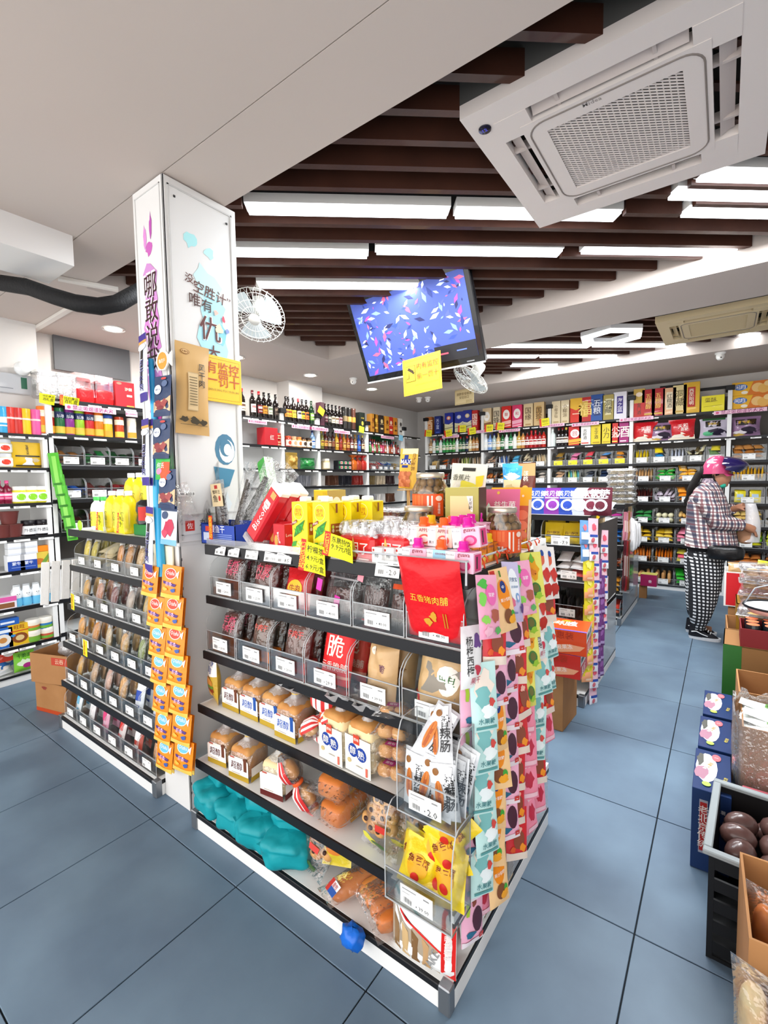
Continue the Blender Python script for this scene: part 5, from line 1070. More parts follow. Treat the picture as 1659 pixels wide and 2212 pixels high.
for i, (u, k) in enumerate(((752, rp2), (763, rp2), (775, rp2))): place(k, 'snack_pouch', f'small red braised snack pouch right of the yellow ones, {ORD[i]} from the left', 'pouch', (X(u, 1085, 1.47+.02*i), 1.47+.035*i, TZ+.03), rd(-6), on=False)
rs = G().box(-.13, -.16, 0, .13, .16, .019, M('#d8d4cc', .5)); 
place(Kit(rs), 'riser_board', 'pale riser board under the small pouches at the back of the top shelf', 'board', (X(735, 1085, 1.55), 1.56, TZ))
# clear trays of snacks between the bottle packs and the jars
def trayk(w, d, h, food, n, lab=None, seed=0, lidc='#ffffff'):
    g = G(); t = .002
    g.prism([(-w/2, h*.62), (-w/2*.86, 0), (w/2*.86, 0), (w/2, h*.62)], -d/2, d/2, CLEAR('#fafafa', .08, .2, .05))
    g.box(-w/2-.006, -d/2-.006, h*.60, w/2+.006, d/2+.006, h*.63, CLEAR('#f4f4f4', .25, 0, .2), .001)
    L = G().box(-w/2, -d/2, h*.63, w/2, d/2, h, CLEAR(lidc, .12, .3, .05), .008); F_ = G(); R = random.Random(seed)
    for i in range(n): puff(F_, w*.3, d*.26, h*.36, M(food[i % len(food)], .55, 0, .1, .2, 40), .8, .8, 8, 5, h*.05+h*.28*(i // 6), ((i % 3-1)*w*.27+R.uniform(-.004, .004), ((i // 3) % 2-.5)*d*.42))
    P = [('lid', L), ('food', F_)]
    if lab: P.append(('label', art([('r', 0, 0, 1, 1, lab), ('t', '新品', .5, .5, .6, '#f6f2ee')], lambda u, v, e: ((u-.5)*w*.7, -d/2-.001-e, h*(.1+.6*v)), w*.7, h*.6)))
    return Kit(g, P)
t1 = trayk(.13, .10, .05, ['#8a4a34', '#b0603a'], 9, '#cf3a30', 1); t2 = trayk(.13, .10, .045, ['#9a7a5a', '#6b4a3a', '#5a2a26'], 9, None, 2); t3 = trayk(.14, .11, .045, ['#2a3a86', '#e8e8ee', '#b89a72'], 8, None, 3)
for i, (u, dy, lv, k) in enumerate(((802, .02, 0, t1), (840, .10, 0, t2), (838, .10, 1, t2), (843, .11, 2, t2), (872, .06, 0, t3), (868, .06, 1, t2), (800, .12, 0, t2), (800, .12, 1, t1))):
    place(k, 'snack_tray', f'clear lidded snack tray stacked behind the red bottle packs, {["red-labelled front one", "lowest of the middle pile", "second of the middle pile", "third of the middle pile", "lowest by the jar", "upper by the jar", "lower back left", "upper back left"][i]}', 'food tray', (X(u, 1090, 1.52+dy), 1.54+dy, TZ+.051*lv), rd(-8+4*i))
og = pouchk(.16, .20, .05, '#e8962a', [('r', .1, .1, .9, .3, '#c86a1c')], 'pillow', 3, wr=.14)
q = at(955, 1040, y=1.72); place(og, 'snack_bag', 'crumpled orange snack bag lying behind the labelled olive jar', 'snack bag', (q.x+.03, 1.70, TZ+.10), (rd(-40), rd(-62), 0), on=False)
# handwritten promotion notes on the front edge
def note(w, h, lines, strip=True):
    g = G().grid(lambda u, v: ((u-.5)*w, .012*sin(2.4*u+1.2*v)-.006*v, v*h), 6, 4, M('#f2ee1c', .5)); fn = lambda u, v, e: ((u-.5)*w, .012*sin(2.4*u+1.2*v)-.006*v-e, v*h)
    A = [('t', t, .58, .78-.3*i, .72, '#4a4a1c') for i, t in enumerate(lines)]
    if strip: A = [('r', -.02, .0, .17, 1.06, '#d0251c'), ('v', '促销活动', .075, .52, .9, '#f4d23a')]+A
    return Kit(g, [('handwriting', art(A, fn, w, h))])
q = at(672, 1238, y=1.142); place(note(.115, .105, ['柠檬茶', '4.9元/盒', '6.9元/盒']), 'promotion_note', 'yellow handwritten note with a red strip hanging below the lemon tea cartons', 'note', q, (0, rd(8), rd(4)), on=False)
q = at(727, 1208, y=1.14); place(note(.125, .078, ['东鹏特饮', '9.9元/组']), 'promotion_note', 'yellow handwritten note with a red strip on the edge below the red bottle packs', 'note', q, (0, rd(10), rd(2)), on=False)
q = at(456, 1165, y=1.15); g = G().box(-.012, -.001, 0, .012, .001, .10, M('#c8301c', .5)); place(Kit(g, [('lettering', art([('v', '促销活动', .5, .5, .9, '#f2c832')], front(-.012, -.001, 0, .024, .10), .024, .10))]), 'promotion_strip', 'narrow red strip with yellow characters at the left end of the top shelf', 'note', (q.x, 1.15, q.z), on=False)
# ------------------------------------------------------------------ pouches hanging in strips on the end rail
HOOK = M('#e2471c', .4)
def hangk(w, h, col, A, seed):
    g, fn = pouch_geo(w, h, .02, M(col, .4, 0, .1, .35, 25), 'stand', seed, 7, 10, .10); g.tri(lambda p: (p.x, p.y, p.z-h))
    return Kit(g, [('printed_front', art(A, lambda u, v, e: (lambda q: (q[0], q[1], q[2]-h))(fn(min(1, max(0, u)), min(1, max(0, v)), -1, e+.001)), w, h))])
kPink = hangk(.085, .17, '#efa9c6', [blot(.3, .86, .22, .08, '#4fb84a'), blot(.2, .62, .18, .09, '#7ed05a'), ('e', .6, .68, .25, .17, '#e66aae'), ('t', '软糖', .6, .68, .3, '#fbe6f2'), blot(.65, .36, .2, .12, '#a85a48'), blot(.25, .3, .16, .07, '#8ed05a'), blot(.75, .12, .14, .06, '#5fb060'), blot(.3, .12, .2, .08, '#f0b8cc')], 1)
kOr = hangk(.085, .18, '#f1c892', [('e', .5, .58, .30, .24, '#ea8a1c'), ('e', .52, .70, .15, .10, '#243a7c'), ('t', '4D', .52, .70, .16, '#f1f1f6'), ('t', '果汁软糖', .5, .50, .52, '#f6ece0'), ('r', .47, .86, .55, .96, '#4a7a2a'), ('e', .48, .24, .22, .12, '#7a4a2c'), ('e', .72, .26, .1, .06, '#3f9a3a'), blot(.66, .18, .18, .07, '#e8a02a'), ('r', .0, .84, .24, .98, '#c8322c')], 2)
kLav = hangk(.09, .18, '#c9bfe0', [('e', .5, .62, .30, .27, '#eef2f6'), ('t', '贝欧宝', .5, .70, .46, '#3a5a8a'), ('t', '益生菌软糖', .52, .58, .44, '#6a8ab0'), ('e', .62, .40, .13, .08, '#7aa0cc'), ('e', .62, .40, .06, .04, '#f0e4ec'), blot(.26, .32, .12, .07, '#d86a8a'), blot(.82, .22, .12, .08, '#5a3a7a'), ('r', .15, .14, .5, .17, '#8a8ab8')], 3)
kPine = hangk(.08, .17, '#e4e06a', [blot(.5, .66, .28, .22, '#e6a224'), ('p', [(.36, .84), (.5, .99), (.64, .84), (.5, .78)], '#6fae3a'), ('e', .5, .28, .24, .13, '#3f7a3a'), ('e', .5, .30, .15, .08, '#6a6a34'), blot(.62, .16, .2, .06, '#9ac83a'), blot(.5, .6, .14, .08, '#d8802a')], 4)
kRed = hangk(.08, .16, '#cf2f36', [('r', .0, .0, 1, .16, '#f0dfd0'), blot(.55, .40, .26, .2, '#8a4a38'), ('t', '软糖', .45, .80, .5, '#f4d8c8'), blot(.7, .26, .16, .08, '#e8902c'), blot(.25, .24, .12, .06, '#d85a2c'), blot(.55, .60, .12, .06, '#e8b0a0')], 5)
kGrape = hangk(.085, .165, '#eeb2cc', [('e', .66, .40, .24, .2, '#4a2a3a'), blot(.25, .62, .1, .12, '#a8c83a'), blot(.3, .2, .22, .06, '#2f6a8a'), ('r', .0, .0, 1, .1, '#f0e4ea'), ('t', '软糖', .4, .86, .5, '#c8447a'), blot(.5, .7, .1, .08, '#8a4a3c'), ('r', .72, .06, .95, .14, '#c83a34')], 6)
kMint = hangk(.085, .185, '#bfe3e0', [blot(.5, .66, .34, .2, '#e8dcd0'), blot(.42, .5, .3, .14, '#7ab8b8'), blot(.6, .3, .26, .1, '#e4eef0'), ('r', .12, .04, .9, .08, '#5a9a9a'), ('t', '水果糖', .5, .16, .6, '#3a7a80'), ('r', .02, .84, .2, .98, '#c8322c'), blot(.72, .42, .12, .06, '#c84a44')], 7)
kRose = hangk(.075, .15, '#ee8ea6', [blot(.5, .45, .24, .18, '#b83248'), ('r', .1, .06, .9, .16, '#f4c8d4'), ('t', '糖', .5, .8, .4, '#fbeef2')], 8)
kWh = hangk(.08, .17, '#eef0f0', [('v', '杨梅西梅', .36, .52, .62, '#3a3a3a'), blot(.72, .74, .18, .12, '#6a4a8a'), blot(.7, .3, .16, .08, '#c83a50'), ('t', '果干', .6, .12, .5, '#c86a7a')], 9)
kTom = hangk(.08, .19, '#efe9e4', [blot(.6, .46, .26, .12, '#c8362e'), blot(.5, .18, .34, .12, '#b8281f'), blot(.4, .74, .2, .1, '#d8664a'), ('e', .5, .86, .12, .06, '#274a92')], 10)
HX = -.55
STR = [(1.185, [kPink, None, kMint, kMint, kMint, kMint, kMint], 1.20, 'first'), (1.265, [kOr, kRed, kGrape, kOr, kOr, kOr, kOr, kOr], 1.205, 'second'), (1.36, [kLav, kGrape, kGrape, kGrape, kGrape, kGrape, kGrape], 1.21, 'third'), (1.445, [kPink, kRed, kRed, kRed, kRed, kRed, kRed, kRed], 1.20, 'fourth'),
       (1.545, [kPine, kPine, kPine, kPine, kRose, kRose, kRose, kRose], 1.215, 'fifth'), (1.65, [kTom, kTom, kWh, kMint, kMint, kMint, kRed, kRose], 1.225, 'sixth'), (1.74, [kTom, kRed, kMint, kMint, kRed, kRose], 1.21, 'seventh')]
NM = {id(kPink): 'pink and green fruit', id(kOr): 'orange juice', id(kLav): 'lavender probiotic', id(kPine): 'yellow pineapple', id(kRed): 'red grape', id(kGrape): 'pink dark-window', id(kMint): 'pale mint', id(kRose): 'rose pink', id(kWh): 'white plum', id(kTom): 'white and red tomato'}
hook = Kit(G().tube([(0, 0, -.03), (0, .004, -.012), (0, .010, 0), (0, 0, .008), (0, -.008, 0), (0, -.006, -.01)], .0028, HOOK, 5))
for si, (y, kits, z, nm) in enumerate(STR):
    place(hook, 'hook', f'orange plastic hook over the end rail holding the {nm} candy strip', 'hook', (HX-.010, y, TZ+.031), rd(90), on=False)
    zz = z; R = random.Random(si)
    for j, k in enumerate(kits):
        if k is None: zz -= .13; continue
        nmk = NM[id(k)]
        rot = (rd(-9-3.0*(j == 0)), rd(R.uniform(-3, 9)), rd(64+R.uniform(-16, 16)))
        place(k, 'candy_pouch', f'{nmk} candy pouch, {ORD[j]} down the {nm} hanging strip on the gondola end', 'candy pouch', (HX+.016+.004*(j % 2)+(.012 if j == 0 else 0), y+.0, zz), rot, f'candy pouches of the {nm} strip', on=False)
        zz -= .118
for si, (y, z, n) in enumerate(((1.16, 1.06, 7), (1.225, .82, 5))):
    for j in range(n):
        k = (kGrape, kRose)[si] if j else kWh; place(k, 'candy_pouch', f'{NM[id(k)]} candy pouch behind the front strips at the corner, {ORD[j]} down, {"outer" if si == 0 else "inner"} strip', 'candy pouch', (HX-.004, y, z-.125*j), (rd(-4), rd(4), rd(70)), f'corner strip {si}', on=False)
# ================================================================== left gondola
gL = gondola('shelf_gondola', 'white shop gondola of clear bins standing left of the white pillar', -3.235, -2.10, ROWS_A, 1.048, 1.93, 1.2)
obj('top_shelf', G().box(-3.235, 1.16, TZ-.012, -2.12, 1.81, TZ, SHW).box(-3.239, 1.156, TZ-.042, -2.12, 1.164, TZ, BLACK), gL)
LR = [(.979, 1.158, .15, 'top'), (.742, 1.133, .17, 'second'), (.518, 1.098, .17, 'third'), (.282, 1.077, .17, 'fourth'), (.077, 1.062, .165, 'bottom')]
LC = [[('clear', '#d9c33a', 'yellow', 'file'), ('flat', '#d8c9a4', 'cream', 'heap'), ('clear', '#c8863a', 'orange mixed', 'file'), ('clear', '#c9a876', 'tan', 'file'), ('clear', '#b7925a', 'brown biscuit', 'file')],
      [('clear', '#d9a02a', 'yellow plum', 'file'), ('clear', '#c98a6a', 'pinkish meat', 'file'), ('clear', '#7a3030', 'dark red meat', 'file'), ('clear', '#b8a498', 'greyish', 'file'), ('clear', '#c2a04a', 'gold-brown', 'file'), ('clear', '#8a6a3a', 'brown cord-like', 'file')],
      [('clear', '#e09a2a', 'orange ball', 'file'), ('clear', '#d88a24', 'orange fruit', 'file'), ('clear', '#d8bf95', 'pale tan', 'file'), ('clear', '#c99a5a', 'tan', 'file'), ('clear', '#8a9a5a', 'green-brown', 'file'), ('clear', '#9a6a4a', 'brown and white', 'file')],
      [('clear', '#dba23a', 'orange', 'file'), ('clear', '#c8a27a', 'tan nut', 'file'), ('clear', '#d8ab9a', 'pinkish', 'file'), ('clear', '#d39a4a', 'golden', 'file'), ('pillow', '#e6e9ee', 'blue and white', 'file'), ('pillow', '#dfe3ea', 'light blue printed', 'file')],
      [('pillow', '#eef1f4', 'white with blue', 'file'), ('pillow', '#f0eeec', 'plain white', 'file'), ('pillow', '#e9a6c0', 'pink and white', 'file'), ('pillow', '#efe6e4', 'white and red', 'file'), ('pillow', '#b8483c', 'red and silver', 'file'), ('clear', '#d09a6a', 'tan crisp', 'file')]]
ACC = {'blue and white': '#2446a0', 'light blue printed': '#2f74c8', 'white with blue': '#4ab0d8', 'pink and white': '#d8447a', 'white and red': '#d23a34', 'red and silver': '#e6e2e0'}
for r, (z, yf, h, rn) in enumerate(LR):
    n = len(LC[r]); x0, x1 = -3.205+.012*(r == 0), -2.13; w = (x1-x0)/n
    for k, (kind, col, cn, mode) in enumerate(LC[r]):
        xc = x0+w*(k+.5)
        bin_at(xc, yf+.008, z+.001, w-.008, .25, h, f'clear bin of {cn} packs, left gondola {rn} shelf, {ORD[k]} bin', price=None, cw=.08)
        fill(xc, yf+.016, z+.006, w-.02, .22, h, kind, [col], f'{cn} snack packet in the {ORD[k]} bin, left gondola {rn} shelf', 0, r*10+k, 1.0, 3, mode, ACC.get(cn), group=f'{cn} packets left {r}{k}', cap=8, zs=1.4)
# promotion flags and hanging bags at its left end
for u, v, w, h, l in ((184, 1400, .05, .09, 'yellow flag with red characters in the middle of the left gondola'), (157, 1300, .04, .09, 'yellow flag with red characters at the left end of the left gondola')):
    q = at(u, v, y=1.06); place(Kit(G().box(-w/2, -.001, -h/2, w/2, .001, h/2, M('#eee31c', .5)), [('lettering', art([('v', '促销价格', .4, .5, .9, '#c22a1c')], front(-w/2, -.001, -h/2, w, h), w, h))]), 'promotion_note', l, 'note', q, (0, rd(4), 0), on=False)
for i in range(5):
    q = at(136+6*i, 1225, y=1.02+.02*i); tag(obj('paper_bag', G().box(-.022, -.012, -.26+.01*i, .022, .012, .0, M('#eceae6', .6, bump=.3, bscale=30), .003), None, (-3.33+.012*i, 1.06+.05*i, 1.0), (0, rd(4), rd(70+5*i))), f'long white paper bag at the left gondola end, {ORD[i]} from the front', 'bag', 'white paper bags at the gondola end')
# ---- goods on its top shelf
def zt(u, y): return X(u, 1130, y)
jug = lambda col, capc: Kit(G().lathe([(.036, 0), (.04, .01), (.04, .15), (.032, .18), (.016, .2), (.016, .215)], 12, M(col, .2, 0, .5)), [('cap', G().lathe([(.019, .205), (.019, .228), (.017, .23)], 10, M(capc, .4))), ('label', art([('r', 0, 0, 1, 1, '#f0e04a'), ('v', '柠檬汁', .5, .5, .8, '#4a6a1c')], lambda u, v, e: ((.0405+e)*sin((u-.5)*2), -(.0405+e)*cos((u-.5)*2), .03+.1*v), .08, .1))])
jy = jug('#e8d21c', '#f1f1ee'); jp = jug('#e88a7c', '#e6932a'); jw = jug('#e6efe6', '#4fc05a')
for i in range(3): place(jy, 'juice_bottle', f'big yellow juice bottle on the left gondola top, {ORD[i]} from the left', 'bottle', (-2.78+.095*i, 1.22, TZ), 0, 'yellow juice bottles')
for i in range(3): place(jy, 'juice_bottle', f'yellow juice bottle of the upper tier behind, {ORD[i]} from the left', 'bottle', (-2.76+.095*i, 1.32, TZ+.10), 0, 'yellow juice bottles', on=False)
tag(obj('riser_box', G().box(-.16, -.05, 0, .32, .12, .097, M('#d8d2c4', .6)), None, (-2.70, 1.33, TZ+.001)), 'plain box raising the rear bottles on the left gondola', 'box')
for i in range(3): place(jp, 'juice_bottle', f'pink juice bottle in shrink film on the left gondola top, {ORD[i]} from the left', 'bottle', (-2.47+.09*i, 1.33, TZ+.10), 0, 'pink juice bottles', on=False)
for i in range(2): place(jw, 'drink_bottle', f'pale green-capped bottle at the left gondola top, {ORD[i]} from the left', 'bottle', (-2.98+.09*i, 1.22, TZ), 0, sc=.85)
cb = Kit(G().lathe([(.05, 0), (.055, .02), (.048, .05), (.055, .07), (.05, .11), (.03, .125)], 16, M('#121214', .15, 0, .6)), [('red_label', art([('r', 0, 0, 1, 1, '#c8281f')], lambda u, v, e: ((.057+e)*sin(u*.7+.3), -(.057+e)*cos(u*.7+.3), .02+.07*v), .04, .07))])
for i in range(2): place(cb, 'black_jar', f'glossy black jar on the left gondola top, {["left", "right"][i]} one', 'jar', (-2.42+.125*i, 1.23, TZ+.06), 0, on=False)
cbb = Kit(G().box(-.13, -.05, 0, .13, .05, .058, M('#1f7a3c', .4), .003)); place(cbb, 'green_box', 'low green box under the two black jars', 'box', (-2.36, 1.24, TZ))
place(jark(.05, .07, '#d9a25a', '#e8dcc4', '#f0e4c4', '#c8843a'), 'small_jar', 'small jar with a cream lid by the pillar on the left gondola top', 'jar', (-2.22, 1.20, TZ))
for u, v, w, h, l in ((213, 1128, .075, .095, 'yellow handwritten note on the left gondola top edge, left one'), (258, 1132, .07, .10, 'yellow handwritten note on the left gondola top edge, right one')):
    q = at(u, v, y=1.14); place(note(w, h, ['特价', '9.9']), 'promotion_note', l, 'note', (q.x, 1.14, q.z-h/2), (0, rd(6), 0), on=False)
q = at(172, 1135, y=1.14); tag(obj('round_note', G().lathe([(0, -.002), (.03, -.002), (.03, 0), (0, 0)], 16, M('#b4ea3a', .5), caps=False), None, q, (pi/2, 0, 0)), 'small round lime-green note on the left gondola top edge', 'note')
# ================================================================== packs hanging on the pillar
PURA = [('r', 0, .90, 1, 1, '#3d2a86'), ('r', 0, .86, 1, .9, '#e8a04a'), ('r', 0, .0, 1, .12, '#3d2a86'), ('p', [(.32, .2), (.62, .18), (.66, .8), (.36, .8)], '#2a2420'), ('v', '风干牛肉', .52, .38, .48, '#f1f0f6'), ('v', '风干牛肉', .54, .378, .46, '#2c2c80'), ('e', .5, .80, .5, .05, '#f1eeec')]
kPur = hangk(.075, .285, '#d6dbe4', PURA, 3)
for i, (u, v) in enumerate(((306, 722), (312, 905), (318, 905), (322, 1095))):
    q = at(u, v, y=1.035); place(kPur, 'jerky_pack', ['long purple and white dried beef pack hanging highest on the pillar left face', 'long purple and white dried beef pack, second down on the pillar left face', 'long purple and white dried beef pack beside the second one, half behind', 'long purple and white dried beef pack, lowest on the pillar left face'][i], 'jerky pack', (q.x-.01*(i == 2), 1.05-.012*(i != 2), q.z), (rd(-2), rd(-3+2*i), rd(-6)), 'long purple beef packs', on=False)
tag(obj('blue_strip', G().tube([(-2.005, 1.066, 2.0), (-1.995, 1.066, 1.7), (-2.0, 1.062, 1.4), (-1.985, 1.06, 1.06)], [.012, .016, .018, .02], M('#2fa6d8', .35, 0, .3), 6)), 'bright blue hanging strip behind the beef packs on the pillar', 'display strip')
MEA = [('r', 0, .0, 1, .1, '#2a3a5c'), ('p', [(.0, .36), (1, .5), (1, .12), (.0, .1)], '#e0b48c'), blot(.4, .30, .2, .1, '#8a3436'), blot(.72, .30, .18, .1, '#9a4644'), blot(.55, .2, .2, .06, '#7a2a30'), ('e', .3, .66, .22, .12, '#f0f1f4'), ('t', '内蒙牛肉', .3, .66, .30, '#2a4a7a'), ('e', .68, .80, .16, .08, '#5a6a8c'), ('e', .6, .93, .16, .03, '#c84a44')]
kMe = hangk(.115, .165, '#2b3c5e', MEA, 5)
kGum = hangk(.10, .10, '#3fae4a', [('r', .5, 0, 1, .75, '#e2532a'), ('t', '何氏', .45, .6, .5, '#f3f6ee'), ('e', .4, .35, .18, .14, '#f08ab0')], 4)
kMe2 = hangk(.11, .165, '#dfe7ee', [('r', 0, 0, 1, .14, '#7fb6d8'), ('r', 0, .86, 1, 1, '#2b3c5e'), blot(.55, .45, .28, .22, '#b8284a'), blot(.4, .3, .18, .1, '#c8405a'), ('e', .3, .75, .2, .1, '#3a4a6c')], 6)
for i, (u, v, k, l) in enumerate(((352, 812, kMe, 'navy meat snack pack, highest in the right column on the pillar left face'), (350, 905, kMe, 'navy meat snack pack, second in the right column on the pillar left face'), (352, 985, kGum, 'green and orange gum pack in the right column on the pillar left face'), (362, 1013, kMe, 'navy meat snack pack below the green gum pack on the pillar'), (366, 1092, kMe2, 'pale pack with crimson meat, lowest in the right column on the pillar'))):
    q = at(u, v, y=1.045); place(k, 'meat_pack', l, 'meat pack', (q.x, 1.045, q.z), (rd(-3), rd(2), rd(4)), on=False)
q = at(352, 780, y=1.06); place(Kit(G().prism([(-.05, 0), (-.03, .035), (.02, .04), (.05, .015), (.075, .03), (.07, -.03), (.05, -.012), (.02, -.04), (-.03, -.035)], -.003, .003, M('#e9e6de', .5)), [('printed_front', art([('e', .42, .5, .30, .44, '#e8963a'), ('t', '鱼趣多', .42, .5, .4, '#f6ece0')], front(-.05, -.003, -.04, .125, .08), .125, .08))]), 'fish_sign', 'white fish-shaped tag with an orange disc on the pillar left face', 'tag', (q.x, 1.058, q.z), on=False)
OAR = [('r', 0, .0, 1, .14, '#e7c65a'), ('e', .5, .76, .30, .17, '#f3ede4'), ('e', .5, .76, .27, .15, '#d8402a'), ('p', [(.76, .76), (.92, .88), (.90, .64)], '#f3ede4'), ('t', 'Oishi', .5, .78, .42, '#f6f0ea'), ('p', [(.15, .52), (.85, .46), (.8, .38), (.2, .44)], '#4a2c78'), ('t', '虾条', .5, .45, .34, '#e8b8d8'), blot(.74, .28, .1, .06, '#3a5aa0'), blot(.3, .28, .12, .05, '#f0b040')]
OAB = [s_ if s_[-1] != '#d8402a' else ('e', .5, .76, .27, .15, '#6ab8d8') for s_ in OAR]
kOA, kOB = hangk(.112, .135, '#ec8a1c', OAR, 7), hangk(.112, .135, '#ec8a1c', OAB, 8)
for r, v in enumerate((1222, 1288, 1352, 1412, 1475, 1538, 1598)):
    for c, u in enumerate((352-18+4*r-(8 if r == 0 else 0), 372+4.4*r)):
        for b in range(2):
            y = 1.035-.0+.034*b-.012*c; q = at(u+6*b, v, y=y); k = kOB if r >= 3 or (r == 2 and c == 0) else kOA
            place(k, 'cracker_pack', f'orange cracker pack hanging below the pillar cladding, row {r+1} from the top, {["left", "right"][c]} {["front", "rear"][b]} one', 'cracker pack', (q.x, y, q.z), (rd(-5), rd(3), rd(6+4*c)), 'orange cracker packs', on=False)
g = G().box(-.11, -.006, 0, .11, 0, .14, M('#ece6c8', .5)); q = at(345, 1235, y=1.075)
place(Kit(g, [('hook', G().tube([(-.05, -.008, .10), (-.05, -.03, .09), (-.05, -.03, .06)], .004, M('#dfe6ea', .3), 5)), ('hook', G().tube([(.05, -.008, .10), (.05, -.03, .09), (.05, -.03, .06)], .004, M('#dfe6ea', .3), 5))]), 'hanger_card', 'cream hanger card with two clear hooks above the orange cracker packs', 'card', (q.x, 1.082, q.z-.02), on=False)
# kraft bag on the right face
kKr = pouchk(.155, .385, .03, '#c7a066', [('e', .26, .90, .13, .03, '#8a5a2a'), ('e', .26, .90, .115, .024, '#cfa970'), ('t', '天香坊', .26, .90, .2, '#7a4a22'), ('v', '风干肉', .74, .66, .26, '#3a3226'), ('r', .30, .26, .62, .68, '#bfa47a'), ('r', .31, .27, .61, .67, '#d3b98c')]+[('r', .34, .62-.03*i, .58, .63-.03*i, '#7a6a4a') for i in range(11)]+[blot(.2, .16, .12, .03, '#4a4234'), blot(.5, .15, .14, .04, '#4a4234'), blot(.78, .14, .12, .03, '#4a4234'), ('r', .1, .1, .92, .105, '#5a5040')], 'pillow', 4, foil=False, wr=.06)
place(kKr, 'kraft_bag', 'tall kraft bag of dried meat taped to the right face of the pillar', 'snack bag', (-1.862, 1.16, 1.675), (0, rd(2), LEFTX-rd(3)), on=False)
tag(obj('clear_bag', pouch_geo(.09, .17, .03, FILM, 'pillow', 2)[0], None, (-1.858, 1.13, 1.30), (0, rd(-18), LEFTX)), 'empty crumpled clear bag stuck low on the pillar right face', 'bag')
q = at(402, 1072, x=-1.872); place(Kit(G().box(-.04, -.001, 0, .04, .001, .02, M('#e4e4e2', .5)), [('print', art([('t', '¥13.8', .7, .5, .5, '#5a5a5a'), ('r', .06, .3, .35, .7, '#9a9a9a')], front(-.04, -.001, 0, .08, .02), .08, .02))]), 'price_strip', 'narrow price strip on the pillar right face above the logo', 'tag', (-1.868, q.y, q.z), LEFTX, on=False)
# ================================================================== wall shelving
def wallunit(name, label, x, y, rot, L, rows, depth, posts=(), top=2.3, back=SHW, rails=(), black_post=False, cap=True, white_edge=()):
    "wall shelving: local x runs along the wall, front at local y=0"
    o = bpy.data.objects.new(name, None); COL.objects.link(o); o.location = (x, y, 0); o.rotation_euler = (0, 0, rot); tag(o, label, 'shelving')
    obj('back_panel', G().box(0, depth-.012, .05, L, depth, top-.02, back), o)
    obj('base', G().box(0, .01, 0, L, depth, .05, SHW).box(0, .0, .05, L, .02, .062, BLACK), o)
    for px in posts:
        obj('post', G().box(px-.022, -.006, .0, px+.022, depth-.013, top, SHW, .002), o)
        if cap: obj('post_cap', G().box(px-.045, -.03, top, px+.045, .20, top+.055, BLACK, .004), o)
    for z in rows:
        s = obj('shelf', G().box(.001, .002, z-.012, L-.001, depth-.014, z, SHW if z not in rails else M('#cfcfcf', .4)).box(.001, -.012, z-.03, L-.001, .003, z, BLACK), o)
        if z in rails:
            n = max(1, int(L/.13)); R = random.Random(int(z*1000+L*10))
            for i in range(n):
                if R.random() < .85: obj('price_card', card(None, .10, .034, False), s, ((i+.5)*L/n+R.uniform(-.02, .02), -.0155, z-.036), (rd(-16), 0, 0))
    return o
W1 = [.281, .569, .841, 1.092, 1.339, 1.605, 1.854]
wallunit('wall_shelf_unit', 'white wall shelving at the left edge below the emergency light', -4.22, .2, LEFTX, 1.21, W1, .37, (1.19,), 1.865, rails=W1, cap=False)
W2 = [.3, .57, .84, 1.096, 1.357, 1.624, 1.871, 2.142]
wallunit('wall_shelf_unit', 'wall shelving behind the left gondola with red gift boxes on its top shelf', -4.22, 1.411, LEFTX, 1.53, W2, .37, (.01, 1.5), 2.16, back=M('#55504c', .6), rails=(1.871, 2.142), cap=False)
XF = -4.20
def onL(kit, name, label, cat, u, v, z, dy=0, group=None, sc=None, rot=0, rx=0, d=.05):
    y = Y(u, v, XF-d); return place(kit, name, label, cat, (XF-d-.01, y, z), (rx, 0, LEFTX+rot), group, sc)
def can2(body, top_=None, bands=()): return cank(.038, .205, body, bands, top_)
CN = [(5, 905, '#3aa6d8', 'blue'), (21, 905, '#d2382c', 'red foil-wrapped'), (38, 905, '#c8302a', 'second red foil-wrapped'), (55, 905, '#e8c41c', 'yellow foil-wrapped'), (77, 907, '#e25a9c', 'pink foil-wrapped')]
for i, (u, v, c, n) in enumerate(CN): onL(cank(.036, .19, c, [(.25, .6, '#f1e6da'), (.3, .38, c)] if i < 1 else [(.55, .62, '#f1d8d0')]), 'crisp_can', f'{n} crisp can on top of the leftmost wall shelving', 'crisp can', u, v, 1.854)
CN = [(93, 910, '#ee7a1c', 'orange', None), (106, 910, '#b8231f', 'dark red', None), (129, 912, '#1f6a3a', 'dark green', None), (150, 914, '#8a2a8a', 'purple', None), (172, 915, '#9ac82a', 'lime green', None), (193, 917, '#c8252a', 'crimson', None), (213, 915, '#ea7a1a', 'orange printed', None), (233, 917, '#d8c02a', 'yellow with a blue lid', '#274a9a'), (258, 920, '#b8401c', 'rust-red', None), (285, 922, '#ece6dc', 'white printed', None)]
for i, (u, v, c, n, l) in enumerate(CN): onL(cank(.038, .205 if i < 7 else .18, c, [(.04, .30, '#e0a83a' if i % 2 else '#d8c24a'), (.62, .86, '#23305a' if 2 <= i <= 5 else '#f0e4c8')], l, ['薯片', '可比克', '乐事', '乐事', '乐事', '乐事', '大力', 'ZEK', '薯片', '脆'][i]), 'crisp_can', f'{n} crisp can in the row behind the purple beef packs', 'crisp can', u, v, 1.871, d=.06)
